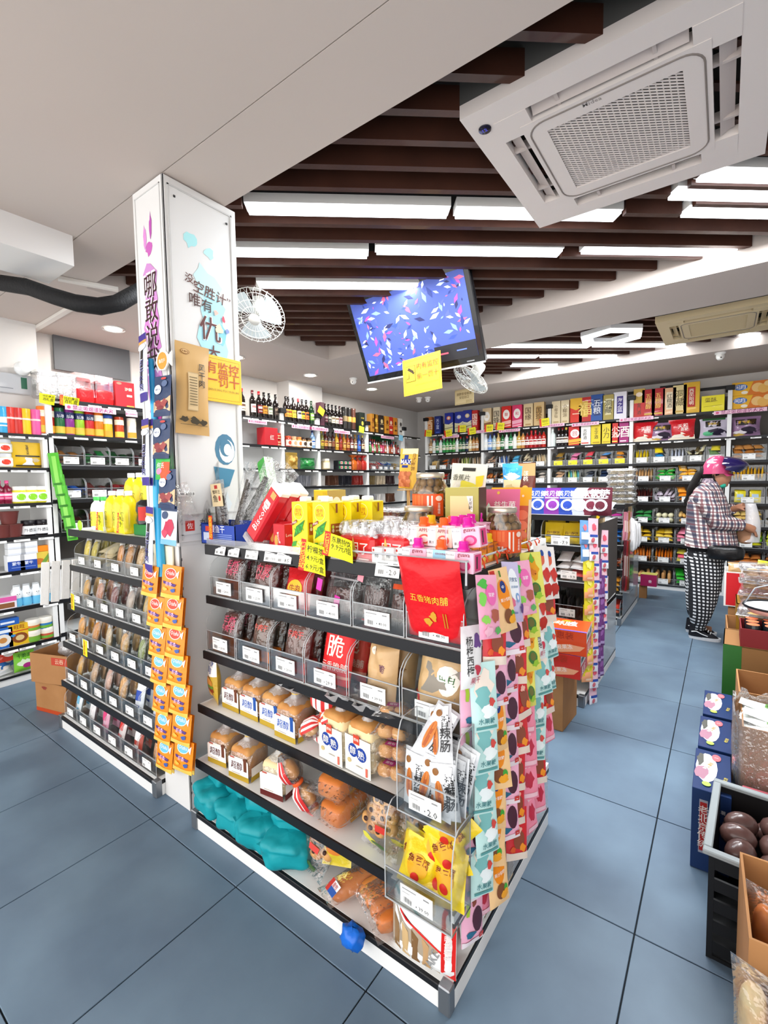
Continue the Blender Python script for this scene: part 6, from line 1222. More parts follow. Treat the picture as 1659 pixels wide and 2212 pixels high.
# upper shelf: clear boxes, red bags, red box
cl = Kit(G().box(-.075, -.06, 0, .075, .06, .20, CLEAR('#e6e4e2', .12, .2, .22), .01), [('lid', G().box(-.076, -.061, .185, .076, .061, .21, M('#d9d8d4', .4), .006)), ('contents', puff(G(), .11, .09, .12, M('#b8a890', .6), .6, .6, 10, 6, .01))])
for i, (u, l) in enumerate(((98, 'clear plastic box on the top shelf, left one beside the ribbon'), (137, 'clear plastic box on the top shelf, right one under a yellow note'))): onL(cl, 'clear_box', l, 'plastic box', u, 830, 2.142, d=.08)
rb = Kit(sackg(.16, .13, .17, .95, M('#c9161c', .45, 0, .1, .7, 20), .06, 3), [('clear_box', G().box(-.07, -.055, .05, .07, .055, .235, CLEAR('#f4eaea', .12, 0, .08))), ('red_box', G().box(-.05, -.04, .06, .05, .04, .20, M('#cf1f26', .4)))])
for i, u in enumerate((178, 220)): onL(rb, 'gift_bag', f'red cloth gift bag with a clear box in it, {["left", "right"][i]} one on the top shelf', 'gift bag', u, 835, 2.142, d=.09)
onL(boxk(.16, .10, .215, '#b8252c', [('t', '沙棘', .68, .72, .38, '#f1dcc8'), ('r', .58, .42, .86, .5, '#f1dcc8'), ('e', .2, .92, .14, .05, '#c86a5a'), ('r', .55, .02, .95, .07, '#d8a04a')]), 'gift_box', 'red gift carton at the right end of the top shelf', 'gift box', 265, 840, 2.142, d=.08)
for u, v, w, l in ((100, 852, .10, 'yellow note folded over the top shelf edge, left one'), (148, 848, .13, 'larger yellow handwritten note on the top shelf edge')):
    y = Y(u, v, XF+.01); place(note(w, .075, ['特价商品', '酒礼盒'], u > 120), 'promotion_note', l, 'note', (XF+.012, y, 2.09), (0, rd(5), LEFTX), on=False)
def strip(x, y, z, rot, L, label):
    place(Kit(G().box(-L/2, -.001, -.022, L/2, .001, .022, M('#eec4d6', .5)), [('lettering', art([('t', '禁止吸烟谨防火灾', .54, .5, .8, '#a04a7a'), ('e', .07, .5, .035, .28, '#c84a7a')], front(-L/2, -.001, -.022, L, .044), L, .044))]), 'warning_strip', label, 'sign', (x, y, z), (0, 0, rot), 'pink warning strips', on=False)
strip(XF+.006, Y(196, 868, XF), 2.085, LEFTX, .38, 'pink warning strip hanging under the red gift bags')
strip(XF+.006, Y(283, 882, XF)+.0, 2.08, LEFTX, .10, 'short pink warning strip beside the purple beef pack')
# first bay goods
jd = jark(.05, .10, '#d9d2b8', '#c9ccd0', '#eef0ee', '#d8402a')
for i in range(2): onL(jd, 'sauce_jar', f'pale jar with a red dot label, {["lower", "upper"][i]} one beside the yellow bag', 'jar', 10, 990, 1.605+.102*i)
onL(pouchk(.20, .19, .05, '#dfb51c', [('v', '宝藏玉米', .5, .70, .4, '#3a2c12'), ('r', .1, .42, .9, .48, '#3a3424'), ('p', [(.3, .1), (.7, .1), (.62, .38), (.4, .4)], '#e6e8ec'), blot(.75, .3, .12, .08, '#c8b48a'), ('r', .1, .04, .95, .1, '#4a3c1c')], 'stand', 3, foil=False), 'yellow_bag', 'yellow standing bag with dark characters on the left wall shelf', 'bag', 60, 1000, 1.605, rot=.1)
pb = bottlek(.17, .03, '#7a1030', '#e0508a', '#d8447a', '#f4d8e4')
for i, u in enumerate((0, 17)): onL(pb, 'drink_bottle', f'dark red bottle with a pink cap on the left wall shelf, {["left", "right"][i]} one', 'bottle', u, 1075, 1.339)
yj = jark(.052, .125, '#d8cc3a', '#eceae2', '#f1f1ec', '#8ad02a', txt=None)
for i, u in enumerate((43, 68, 90)): onL(yj, 'yellow_jar', f'yellow jar with a lime green dot, {ORD[i]} from the left on the wall shelf', 'jar', u, 1080, 1.339)
cup = Kit(G().lathe([(.045, 0), (.06, .085), (.062, .09)], 16, M('#6a3430', .4)), [('film_lid', G().lathe([(.0, .091), (.063, .091), (.063, .094)], 16, M('#8a5048', .3), caps=False))])
for i, (u, z, n) in enumerate(((5, 0, 'lower left'), (30, 0, 'lower right'), (22, .096, 'upper'))): onL(cup, 'dessert_cup', f'brown dessert cup on the left wall shelf, {n} one of the pile', 'cup', u, 1150, 1.092+z)
bj = jark(.052, .115, '#1c1618', '#17141a', '#e9e9ea', None, txt='外婆菜')
for i, u in enumerate((63, 91)): onL(bj, 'pickle_jar', f'black pickle jar with a white label, {["left", "right"][i]} one', 'jar', u, 1150, 1.092)
bwb = boxk(.105, .08, .115, '#eceef2', [('r', 0, 0, 1, .62, '#23469c'), ('t', '蒙牛', .5, .45, .5, '#eef2f8'), ('r', .2, .18, .9, .22, '#7a90c8')])
for i, (u, z, d) in enumerate(((33, 0, .05), (60, 0, .05))): onL(bwb, 'milk_carton', f'white and blue milk carton on the left wall shelf, {["left", "right"][i]} one', 'carton', u, 1222, .841, d=d)
wbx = boxk(.105, .08, .045, '#eef0f2', [('r', 0, 0, 1, .3, '#d8dce4')])
for i, u in enumerate((25, 38, 55, 62)): onL(wbx, 'flat_box', f'flat white box piled on the milk cartons, {["left lower", "left upper", "right lower", "right upper"][i]}', 'box', (33, 33, 60, 60)[i], 1180, .841+.1165+(.0465 if i % 2 else 0))
onL(boxk(.13, .06, .12, '#dcc04a', [('e', .3, .4, .28, .2, '#c8742c'), ('p', [(.4, .3), (.8, .9), (.9, .8), (.6, .2)], '#6f9a3a'), ('v', '玉米饼', .84, .5, .7, '#8a6a1c')]), 'snack_box', 'yellow corn snack box at the shelf end by the white post', 'box', 92, 1222, .841)
onL(boxk(.13, .06, .045, '#ee8a1c'), 'snack_box', 'small orange box lying on the yellow corn snack box', 'box', 88, 1190, .841+.1215)
mb = Kit(G().lathe([(.03, 0), (.036, .02), (.03, .06), (.036, .1), (.022, .12), (.02, .13)], 14, M('#6cc0e6', .3, 0, .3)), [('white_top', G().lathe([(.0305, .062), (.0372, .1), (.023, .121), (.022, .145), (.018, .148)], 14, M('#eef2f4', .3))), ('printed_face', art([('e', .35, .6, .06, .08, '#2a2a2a'), ('e', .65, .6, .06, .08, '#2a2a2a'), ('r', .42, .3, .58, .34, '#4a4a4a')], lambda u, v, e: ((.0378+e)*sin((u-.5)*1.2), -(.0378+e)*cos((u-.5)*1.2), .07+.04*v), .045, .04))])
for i, u in enumerate((38, 59, 80, 103)):
    for b in range(2): onL(mb, 'milk_bottle', f'blue and white milk bottle on the left wall shelf, {["front", "rear"][b]} row, {ORD[i]} from the left', 'bottle', u, 1300-i, .569, d=.05+.08*b, group='blue and white milk bottles')
onL(boxk(.14, .09, .09, '#e9dfe6', [('r', 0, .6, 1, 1, '#d85aa0'), ('r', .1, .1, .9, .5, '#8a5a3a')]), 'dessert_box', 'pink-topped dessert tray at the left frame edge', 'box', 8, 1310, .569)
onL(boxk(.12, .06, .15, '#2a6ac0', [('e', .5, .4, .4, .3, '#e9e4dc'), ('e', .5, .4, .2, .14, '#c88a4a'), ('r', .1, .75, .9, .9, '#e6eef6')]), 'cereal_box', 'blue cereal box at the left frame edge', 'box', 5, 1385, .281)
onL(boxk(.135, .06, .16, '#e6b92a', [('t', '旺旺', .5, .86, .5, '#8a2a1c'), ('e', .5, .35, .36, .24, '#8a4a24'), ('e', .5, .35, .2, .13, '#e0c48a'), ('r', .1, .66, .9, .7, '#c8402a'), blot(.2, .5, .1, .06, '#3a8ac8')]), 'cereal_box', 'yellow cookie box on the low left wall shelf', 'box', 42, 1385, .281)
onL(boxk(.14, .06, .05, '#2a62b8', [('r', .2, .3, .8, .6, '#dfe8f4')]), 'cereal_box', 'flat blue box on top of the blue cereal box', 'box', 14, 1340, .281+.1615)
for i, (u, z, c, n) in enumerate(((73, 0, '#7aa83a', 'green lower left'), (103, 0, '#c8563a', 'red and green lower right'), (73, .082, '#d87a3a', 'orange upper left'), (101, .082, '#2f7ab8', 'blue upper right'))): onL(cank(.047, .08, c, [(.1, .35, '#6fae3a'), (.55, .8, '#efe6d0')], '#e6e2d8'), 'noodle_cup', f'{n} instant cup on the low left wall shelf', 'cup', u, 1382, .281+z)
onL(pouchk(.13, .15, .05, '#7cc23a', [('t', '干脆面', .5, .8, .7, '#1f5a1f'), blot(.5, .45, .3, .16, '#d8e8c8'), ('e', .62, .3, .24, .12, '#a8287a')], 'stand', 3, foil=False), 'snack_bag', 'lime green snack bag on the bottom left wall shelf', 'snack bag', 55, 1460, .07)
for i, (c, u, z) in enumerate((('#d8402a', 22, .10), ('#e9e9ec', 8, .0), ('#2f6ab0', 20, .045), ('#3a9a4a', 4, .11))): onL(pouchk(.13, .11, .05, c, [('e', .5, .5, .3, .25, '#f1e8e0')], seed=i, wr=.15), 'snack_bag', f'{["red", "white", "blue", "green"][i]} snack bag in the pile on the bottom left wall shelf', 'snack bag', u, 1440, .07+z, rot=.3*i, rx=-.4, d=.06+.02*i)
# second bay: dark bins
for r, (z, cols) in enumerate(((1.624, [('#8a5a2a', 'brown'), ('#1c6a30', 'green'), ('#16401f', 'dark green'), ('#5a1a20', 'dark red'), ('#1a2a8a', 'blue')]), (1.357, [('#2a5ab0', 'blue'), ('#5a2a26', 'brown-wrapped'), ('#8a1f22', 'red'), ('#6a5a2a', 'olive'), ('#4a2020', 'maroon')]), (1.096, [('#3a1a14', 'dark brown'), ('#6a3020', 'reddish brown'), ('#5a2a1a', 'chestnut'), ('#7a2a1c', 'rust'), ('#3a2a1a', 'umber')]))):
    for k, (c, n) in enumerate(cols):
        y = 1.47+.195*k+.085
        bin_at(-4.212, y, z+.001, .19, .22, .17, f'clear bin of {n} sweets, {ORD[k]} on the {["upper", "middle", "lower"][r]} row behind the left gondola', LEFTX, price=None, cw=.11)
        fill(-4.222, y, z+.004, .18, .18, .15, 'pillow', [c], f'{n} sweet packet in the {ORD[k]} bin of the {["upper", "middle", "lower"][r]} row behind the left gondola', LEFTX, k+r*7, .8, None, 'heap', None, 'sweet', 'sweet_packet', f'{n} sweets {r}{k}', 8)
kGs = hangk(.07, .26, '#4fae2a', [('r', .3, .1, .7, .9, '#8ad05a'), ('r', .1, .04, .9, .1, '#2f7a1c')], 5)
for i in range(6):
    y = Y(114+3*i, 990, -4.19); place(kGs, 'green_pack', f'long green pack in the strip hanging on the white shelf post, {ORD[i]} from the top', 'snack pack', (-4.185+.006*i, y+.004*i, 1.72-.085*i), (rd(-4), rd(-6), LEFTX-.5), 'long green packs', on=False)
# cardboard boxes on the floor
KRAFT = M('#a9794c', .75, 0, 0, .15, 20, .5, 6, '#94663c'); KRAFT2 = M('#a07043', .75, 0, 0, .15, 20, .5, 6, '#b9895a')
def carton(w, d, h, mat, t=.004, flaps=True, prints=(), open_=True):
    g = G().box(-w/2, -d/2, 0, w/2, d/2, t, mat)
    for q in ((-w/2, -d/2, w/2, -d/2+t), (-w/2, d/2-t, w/2, d/2), (-w/2, -d/2+t, -w/2+t, d/2-t), (w/2-t, -d/2+t, w/2, d/2-t)): g.box(q[0], q[1], t, q[2], q[3], h, mat)
    P = []
    if not open_: g.box(-w/2, -d/2, h-t, w/2, d/2, h, mat)
    elif flaps:
        P.append(('flap', G().add([(-w/2, d/2, h), (w/2, d/2, h), (w/2-.01, d/2+.09, h+.05), (-w/2+.01, d/2+.09, h+.05)], [(0, 1, 2, 3)], mat)))
    if prints: P.append(('printed_side', art(prints, front(-w/2, -d/2, 0, w, h), w, h)))
    return Kit(g, P)
qb = at(88, 1500, z=0)
place(carton(.30, .32, .20, KRAFT2, open_=False, prints=[blot(.3, .8, .08, .06, '#8a3a2a'), ('r', 0, .0, 1, .12, '#b8451c')]), 'cardboard_box', 'closed cardboard box on the floor left of the left gondola', 'cardboard box', (-3.50, 1.24, 0), rd(14))
place(carton(.31, .33, .19, KRAFT, prints=[('r', .58, .66, 1, .92, '#b8402a'), ('t', '云吞', .79, .79, .22, '#d8b89a')]), 'cardboard_box', 'open cardboard box stacked on the closed one beside the left gondola', 'cardboard box', (-3.51, 1.235, .2005), rd(20))
tag(obj('crumpled_bag', puff(G(), .17, .14, .1, CLEAR('#8a7a6a', .25, .8, .35), .7, .7, 12, 8, 0, noise=.1, seed=3), None, (-3.53, 1.24, .325)), 'crumpled clear bag lying in the open cardboard box', 'bag')
# ================================================================== wine wall (faces +x)
DK = M('#5a5652', .6)
W3 = [.35, .605, .865, 1.137, 1.417, 1.635, 1.90, 2.203]
wallunit('wall_shelf_unit', 'wall shelving with wine bottles along the top, seen right of the pillar', -4.25, 2.95, LEFTX, 3.95, W3, .34, (.86, 1.47, 2.49, 3.455), 2.29, rails=(1.635, 1.90, 2.203))
XW = -4.24
def onW(kit, name, label, cat, u, v, z, group=None, sc=None, d=.06, rot=0, rx=0):
    return place(kit, name, label, cat, (XW-d, Y(u, v, XW-d), z), (rx, 0, LEFTX+rot), group, sc)
def wine(lab, lab2, cap, glass='#17100f', h=.30): return bottlek(h, .037, glass, cap, lab, lab2)
BT = [(523, 890, wine('#e8d8b8', '#5a3a2a', '#b3202a'), 'white-labelled wine bottle with a red capsule'), (546, 893, wine('#ead9d6', '#c87a7a', '#5a1c22'), 'pale pink-labelled wine bottle'), (560, 894, wine('#6a1620', '#e8e2dc', '#b3202a'), 'dark red-labelled wine bottle'), (571, 896, wine('#d88a2a', '#7a4a1a', '#1a1818'), 'amber-labelled wine bottle'), (582, 897, wine('#c8ccb8', '#6a7a5a', '#1a1818'), 'sage-labelled wine bottle'), (596, 900, wine('#4a3a34', '#8a7a6a', '#1a1818'), 'brown-labelled wine bottle'),
      (618, 905, wine('#c88a3a', '#6a4a2a', '#1a1818'), 'ochre-labelled wine bottle'), (624, 905, wine('#d8922a', '#7a3a1a', '#1a1818'), 'orange-labelled wine bottle'), (634, 906, wine('#d8c23a', '#7a6a2a', '#1c1618'), 'yellow-labelled wine bottle'), (645, 907, wine('#e9e7e2', '#2a2a2c', '#c0262c'), 'black and white-labelled wine bottle'), (653, 908, wine('#d8a82a', '#2a2a2c', '#16161a'), 'gold and black-labelled wine bottle'), (662, 909, wine('#e0662a', '#2a2020', '#16161a'), 'orange and black-labelled wine bottle'), (673, 911, wine('#7aa04a', '#e8e8d8', '#1f3a22', '#16301c'), 'green wine bottle'),
      (702, 913, wine('#6a2a3a', '#c8b8b0', '#3a1c22'), 'maroon-labelled wine bottle'), (710, 914, wine('#4a4a44', '#c8c0b0', '#16161a'), 'grey-labelled wine bottle'), (718, 915, wine('#e8e0cc', '#8a7a5a', '#16161a'), 'cream-labelled wine bottle'), (726, 916, wine('#e6dccc', '#8a6a4a', '#16161a'), 'second cream-labelled wine bottle'), (734, 917, wine('#c8a0a8', '#6a3a44', '#3a1c22'), 'dusty pink-labelled wine bottle')]
for i, (u, v, k, l) in enumerate(BT): onW(k, 'wine_bottle', l+' on the top wine shelf', 'wine bottle', u, v, 2.203)
onW(cank(.045, .20, '#c8232a', [(.3, .6, '#e8c8b8')]), 'red_can', 'red can at the left end of the top wine shelf beside the notice', 'can', 511, 888, 2.203)
onW(bottlek(.27, .045, '#e6dcc0', '#d8b04a', '#e8e0d8', '#a8803a', clear=True, liquid='#d8cfa8'), 'spirit_bottle', 'clear spirit bottle with a gold cap left of the wine', 'bottle', 519, 890, 2.203, d=.10)
onW(boxk(.07, .09, .30, '#5a3040'), 'wine_box', 'tall mauve wine carton by the white post on the top shelf', 'carton', 692, 912, 2.203)
tn = lambda c, t: cank(.042, .29, c, [(.35, .6, t)], c)
for i, (u, c, t) in enumerate(((744, '#2a2826', '#8a7a5a'), (753, '#1f1d1c', '#b89a5a'), (762, '#4a2a20', '#c8883a'))): onW(tn(c, t), 'whisky_tin', f'dark cylindrical whisky tin on the top shelf, {ORD[i]} from the left', 'tin', u, 918, 2.203)
onW(boxk(.12, .09, .26, '#1c2420', [('t', 'GOLD', .5, .7, .6, '#c8b04a'), ('e', .5, .4, .2, .12, '#c8b04a')]), 'wine_box', 'black carton with gold print on the top wine shelf', 'carton', 778, 922, 2.203)
for i, (u, c, a, n) in enumerate(((802, '#a8742a', '#6a3a1a', 'amber'), (808, '#9a6a24', '#d8b04a', 'second amber'), (820, '#2c2420', '#d8c08a', 'black emblem'), (832, '#c8882a', '#6a3a1c', 'ochre'), (840, '#c42a22', '#f0d8b8', 'red'), (850, '#d8882a', '#5a3a1a', 'orange two-part'), (861, '#d8d4cc', '#4a4440', 'white two-part'))): onW(boxk(.10, .09, .27, c, [('e', .5, .66, .28, .12, a), ('r', .2, .2, .8, .3, a), ('r', 0, .49, 1, .51, a)]), 'spirit_carton', f'{n} spirit carton near the wall corner on the top shelf', 'carton', u, 932+(u-802)*.15, 2.203)
# second row
onW(boxk(.19, .14, .20, '#b8202a', [('t', '红', .55, .45, .3, '#f1ded6')], [('r', .1, .1, .9, .9, '#a01820')]), 'red_carton', 'red carton on the second wine shelf beside the green box', 'carton', 578, 955, 1.90)
for i, u in enumerate((594, 601)):
    for b in range(2): onW(jark(.045, .075, '#a8281c', '#c8281f', '#e8d8a8', '#b8301f'), 'chilli_jar', f'red chilli jar on the second wine shelf, {["lower", "upper"][b]} {["left", "right"][i]}', 'jar', u, 960, 1.90+.076*b)
JJ = [('#a8342a', '#c8482a', 'red'), ('#b88a5a', '#d8a07a', 'tan'), ('#c8944a', '#c87a3a', 'honey'), ('#8a5a2a', '#3a2a20', 'brown'), ('#7a5a2a', '#3a2a20', 'second brown')]
for i, u in enumerate((622, 634, 645, 655, 667)): onW(jark(.042, .13, JJ[i][0], JJ[i][1], '#efe6d6', JJ[i][1]), 'sauce_jar', f'{JJ[i][2]} sauce jar on the second wine shelf', 'jar', u, 965, 1.90)
onW(bottlek(.23, .035, '#8ab0d8', '#2a3a7a', '#e6ecf2', '#2a5aa0'), 'blue_bottle', 'pale blue bottle at the end of the jar row', 'bottle', 675, 965, 1.90)
DB = [('#6a6a2a', '#d8b82a', '#c8b03a'), ('#4a1a14', '#a8281f', '#d8a04a'), ('#3a2a20', '#2a2420', '#c8b890'), ('#3a1a14', '#1a1616', '#8a5a3a'), ('#c8982a', '#d8b04a', '#e0c060'), ('#8a201c', '#b8282a', '#a83a2a'), ('#b87a2a', '#d8a03a', '#d8b060'), ('#8a3a1a', '#a8281f', '#e0a050'), ('#5a2a2a', '#e8e0dc', '#e6ded6'), ('#6a4a2a', '#a8782a', '#d8d0b0'), ('#2a5ab0', '#3a6ac8', '#4a7ad8'), ('#3a2420', '#c8b04a', '#d8c8a0')]
for i, (g_, c_, l_) in enumerate(DB): onW(bottlek(.24, .033, g_, c_, l_, '#7a3a2a'), 'spirit_bottle', f'small {["olive","dark red","black-brown","dark","golden","red","amber","rust","wine-dark with white cap","brown","blue","dark-labelled"][i]} spirit bottle on the second wine shelf', 'bottle', 695+i*8.0, 972+i*1.1, 1.90)
R = random.Random(9)
for i in range(14):
    for b in range(2):
        c = R.choice(['#8a2a2a', '#d86a9a', '#b83a5a', '#e6e0dc', '#6a2a4a', '#3a3a8a', '#a84a2a', '#4a7a3a'])
        onW(bottlek(.15+.06*b, .024, c, R.choice(['#2a2020', '#c8282a', '#e6e2de']), '#e8e0d8' if i % 3 else None, c), 'mini_bottle', f'small coloured liquor bottle before the green board, {["front", "rear"][b]} row', 'bottle', 800+i*4.6, 985, 1.90, d=.05+.08*b, group='small liquor bottles '+str(b))
tag(obj('green_board', G().box(0, 0, 0, .01, .62, .22, M('#1f6a3a', .5)), None, (-4.5, Y(805, 950, -4.49), 1.96)), 'dark green printed board behind the small liquor bottles', 'board')
# third row
kBag = pouchk(.20, .20, .10, '#c9a24a', [blot(.5, .5, .35, .3, '#a87a2a'), blot(.4, .6, .2, .2, '#d8b86a')], seed=2, wr=.14)
onW(kBag, 'snack_bag', 'clear bag of golden twisted snacks behind the yellow biscuit boxes', 'snack bag', 630, 1005, 1.635)
onW(pouchk(.26, .14, .10, '#1f7a3a', [blot(.5, .5, .3, .2, '#3a9a4a')], seed=4, wr=.14), 'snack_bag', 'dark green snack bag behind the yellow biscuit boxes', 'snack bag', 664, 1000, 1.635)
onW(jark(.06, .14, '#c8b48a', '#e0d8c8', '#e8e0cc'), 'round_tin', 'cream-lidded jar on the third wine shelf', 'jar', 703, 1000, 1.635)
tincan = boxk(.10, .09, .062, '#22242a', [('r', .1, .2, .4, .8, '#3a7a4a'), ('r', .45, .2, .9, .8, '#d8d4d0'), ('e', .66, .5, .14, .25, '#c8483a')])
for i in range(3):
    for b in range(2): onW(tincan, 'fish_tin', f'flat dark fish tin on the third wine shelf, {["lower", "upper"][b]} {["left", "middle", "right"][i]}', 'tin', 731+i*9, 1008, 1.635+.0635*b+(.0 if b == 0 else .0))
for i, (u, c) in enumerate(((762, '#c8641f'), (772, '#a8381f'), (783, '#b82a20'))): onW(Kit(sackg(.11, .10, .21, .8, M(c, .3, 0, .5, .4, 25), .05, i)), 'sauce_bag', f'{["orange", "rust", "red"][i]} knotted bag on the third wine shelf', 'bag', u, 1010, 1.635)
for i, (u, c) in enumerate(((808, '#b8281f'), (823, '#c8322a'), (834, '#2a5aa8'), (846, '#2a6ab8'), (860, '#c8a24a'))):
    y = Y(u, 1020, XW); bin_at(XW-.005, y, 1.636, .14, .2, .15, f'clear bin of {["red", "bright red", "blue", "light blue", "tan"][i]} sweets, {ORD[i]} in the bay by the corner', LEFTX, price=None, cw=.08)
    fill(XW-.012, y, 1.64, .135, .16, .15, 'pillow', [c], f'{["red", "bright red", "blue", "light blue", "tan"][i]} sweet in the {ORD[i]} bin of the bay by the corner', LEFTX, i, .8, None, 'heap', '#e8e4e0', 'sweet', 'sweet_packet', f'corner bay sweets {i}', 8)
for r, z in enumerate((1.417, 1.137)):
    for i in range(9):
        y = 3.9+.27*i; c = ['#3a3028', '#8a8a90', '#c8c4c0', '#5a3a2a', '#2a2a30', '#8a2a24', '#6a5a3a', '#b8a890', '#3a2a2a'][(i+r*4) % 9]; n = ['dark brown', 'grey', 'white', 'brown', 'black', 'dark red', 'olive', 'beige', 'umber'][(i+r*4) % 9]
        fill(XW-.02, y, z+.001, .22, .2, .16, 'flat', [c], f'{n} packet on the {["fourth", "fifth"][r]} wine wall shelf, pile {i+1} from the left', LEFTX, i+r*20, 1.2, None, 'edge', '#d8d0c4', 'packet', None, f'wine wall packets {r}{i}', 8)
strip(XW+.012, Y(555, 908, XW), 2.148, LEFTX, .26, 'pink warning strip under the leftmost wine bottles')
strip(XW+.012, Y(651, 922, XW), 2.148, LEFTX, .34, 'pink warning strip under the middle wine bottles, left one')
strip(XW+.012, Y(688, 926, XW), 2.15, LEFTX, .34, 'pink warning strip across the white post of the wine wall')
strip(XW+.012, Y(738, 932, XW), 2.145, LEFTX, .32, 'pink warning strip under the whisky tins')
strip(XW+.012, Y(836, 942, XW), 2.145, LEFTX, .34, 'pink warning strip near the wall corner')
for u, v, l, c in ((694, 888, 'yellow diamond note on the mauve wine carton', '#e8d82a'), (781, 928, 'lime round note under the black and gold carton', '#b8e83a'), (866, 946, 'light blue note hanging near the wall corner', '#8acbe8')): tag(obj('price_note', G().box(-.055, -.002, -.045, .055, .002, .045, M(c, .5)), None, (XW+.03, Y(u, v, XW+.03), at(u, v, x=XW+.03).z), (0, .5 if 'diamond' in l else .1, LEFTX)), l, 'note')
# ================================================================== back wall (faces the camera)
W4 = [.347, .605, .863, 1.137, 1.404, 1.65, 1.937, 2.258]
wallunit('wall_shelf_unit', 'long black-shelved wall unit of sweets and spirit boxes along the back wall', -4.2, 7.0, 0, 5.35, W4, .38, (.022, 1.062, 2.112, 3.184, 4.232), 2.49, back=M('#6e6862', .6), rails=(1.937, 2.258))
# corner bay
YB = 6.99
def onB(kit, name, label, cat, u, v, z, group=None, sc=None, d=.07, rot=0, rx=0):
    return place(kit, name, label, cat, (X(u, v, YB+d), YB+d, z), (rx, 0, rot), group, sc)
def gift(c, c2, t=None, tc='#f4e8d0', w=.15, h=.30, d=.09, kind=0):
    A = []
    if kind == 1: A += [('r', 0, 0, 1, .42, '#d9d4ac'), ('p', [(0, .42), (.5, .36), (1, .46), (1, .52), (.5, .42), (0, .47)], '#e8e4c4'), ('e', .5, .74, .26, .10, c2), ('e', .5, .74, .14, .06, '#f2e6d8'), ('p', [(0, .2), (1, .26), (1, .3), (0, .24)], '#8a8a5a')]
    elif kind == 2: A += [('e', .5, .62, .36, .22, '#f4efe8'), ('t', t or '囍', .5, .62, .34, c), ('p', [(0, .14), (1, .2), (1, .36), (0, .3)], c2), ('p', [(0, .04), (1, .1), (1, .16), (0, .1)], c2)]
    elif kind == 3: A += [('r', 0, 0, 1, .5, c2)]+([('v', t, .5, .3, .4, '#3a2a1a')] if t else [])+[('e', .5, .8, .3, .08, '#f4e0c8')]
    elif kind == 4: A += [('r', .26, .2, .74, .84, c2)]+([('v', t, .5, .52, .52, tc)] if t else [])
    else: A += ([('v', t, .5, .55, .55, tc)] if t else [])+[('r', .2, .06, .8, .12, c2)]
    return boxk(w, d, h, c, A)
GI = [(928, 'tall orange spirit carton', '#cc7430', '#a85a24', '酒', '#f0d8b0', .13, .30, 0), (948, 'tall dark blue spirit carton', '#1f2f78', '#4a6ac8', '天之蓝', '#c8d4f0', .12, .30, 0), (972, 'blue carton with cream waves, left of three', '#23339a', '#d87a5a', None, '', .155, .335, 1), (994, 'blue carton with cream waves, middle of three', '#23339a', '#b8c8f0', None, '', .155, .335, 1), (1012, 'blue carton with cream waves, right of three', '#23339a', '#e0c88a', None, '', .15, .345, 1), (1028, 'red spirit carton with white characters before the post', '#c4221f', '#e8d8a0', '国窖', '#f4ecdc', .10, .33, 0),
      (1054, 'cream carton with a round brown emblem', '#dcc39a', '#8a5a2a', None, '', .14, .34, 2), (1075, 'cream carton with black characters', '#e0d0b0', '#b08a5a', '国蜂', '#2a221c', .11, .34, 0), (1096, 'bright red carton with a white disc', '#d4241f', '#f0b8a8', '醇', '', .15, .34, 2), (1119, 'pink carton with a white disc', '#dc3a6a', '#f0a8bc', '和', '', .15, .34, 2), (1143, 'cream carton with vertical brown characters', '#dfc79c', '#b89460', '国缘', '#4a3420', .14, .34, 0), (1166, 'tan carton with a framed label', '#d8b884', '#c49a5a', '国珍', '#4a3420', .15, .345, 4),
      (1203, 'plain cream carton, left of the pair', '#e4d2ac', '#c8ae7a', '小糊涂仙', '#6a5232', .12, .33, 0), (1222, 'plain cream carton, right of the pair', '#e4d2ac', '#c8ae7a', '小糊涂', '#6a5232', .11, .33, 0), (1246, 'red and gold carton with a pointed flap', '#d62f1c', '#e8b42a', None, '', .16, .34, 5), (1265, 'red carton with a gold oval frame', '#bb1f1c', '#d8b04a', '福', '#f0d070', .16, .34, 4), (1291, 'blue carton with a dark framed label', '#23509a', '#16306a', '五粮', '#e8ecf4', .16, .36, 4), (1315, 'olive-gold carton with a framed label', '#a9984e', '#d8cfa0', '洞藏', '#3a3218', .15, .34, 4), (1340, 'white carton with a purple label', '#e9e6ee', '#3a2a80', '海之蓝', '#e8e4f4', .16, .36, 4),
      (1381, 'red-topped gold carton beside the post', '#c9a64a', '#c4261f', '金门酒', '#3a2a1a', .13, .37, 3), (1401, 'crimson carton with a gold character, left one', '#b41a24', '#d8b04a', '五粮醇', '#f0c860', .15, .35, 0), (1422, 'crimson carton with a gold character, right one', '#b41a24', '#d8b04a', '五粮醇', '#f0c860', .15, .35, 0), (1446, 'peach carton with a cream label', '#e8b68a', '#f0e0c0', '红糯酒', '#4a3420', .145, .34, 4), (1468, 'cream and gold carton with grey writing', '#e2cf94', '#c8a24a', '洞藏', '#6a5a34', .15, .36, 0), (1493, 'yellow and red striped carton', '#e0b02a', '#b82a1f', '西凤阳明', '#f4ecd8', .17, .38, 4)]
for i, (u, l, c, c2, t, tc, w, h, k) in enumerate(GI):
    kk = gift(c, c2, t, tc, w, h, .09, k if k != 5 else 3) if k != 5 else boxk(w, .09, h, c, [('r', 0, .62, 1, 1, '#e8b42a'), ('p', [(0, .62), (.5, .5), (1, .62), (.5, .8)], '#e8b42a'), ('r', .2, .34, .8, .38, '#f0c8a8')])
    onB(kk, 'gift_carton', l+' on the top back shelf', 'gift box', u, 900, 2.258)
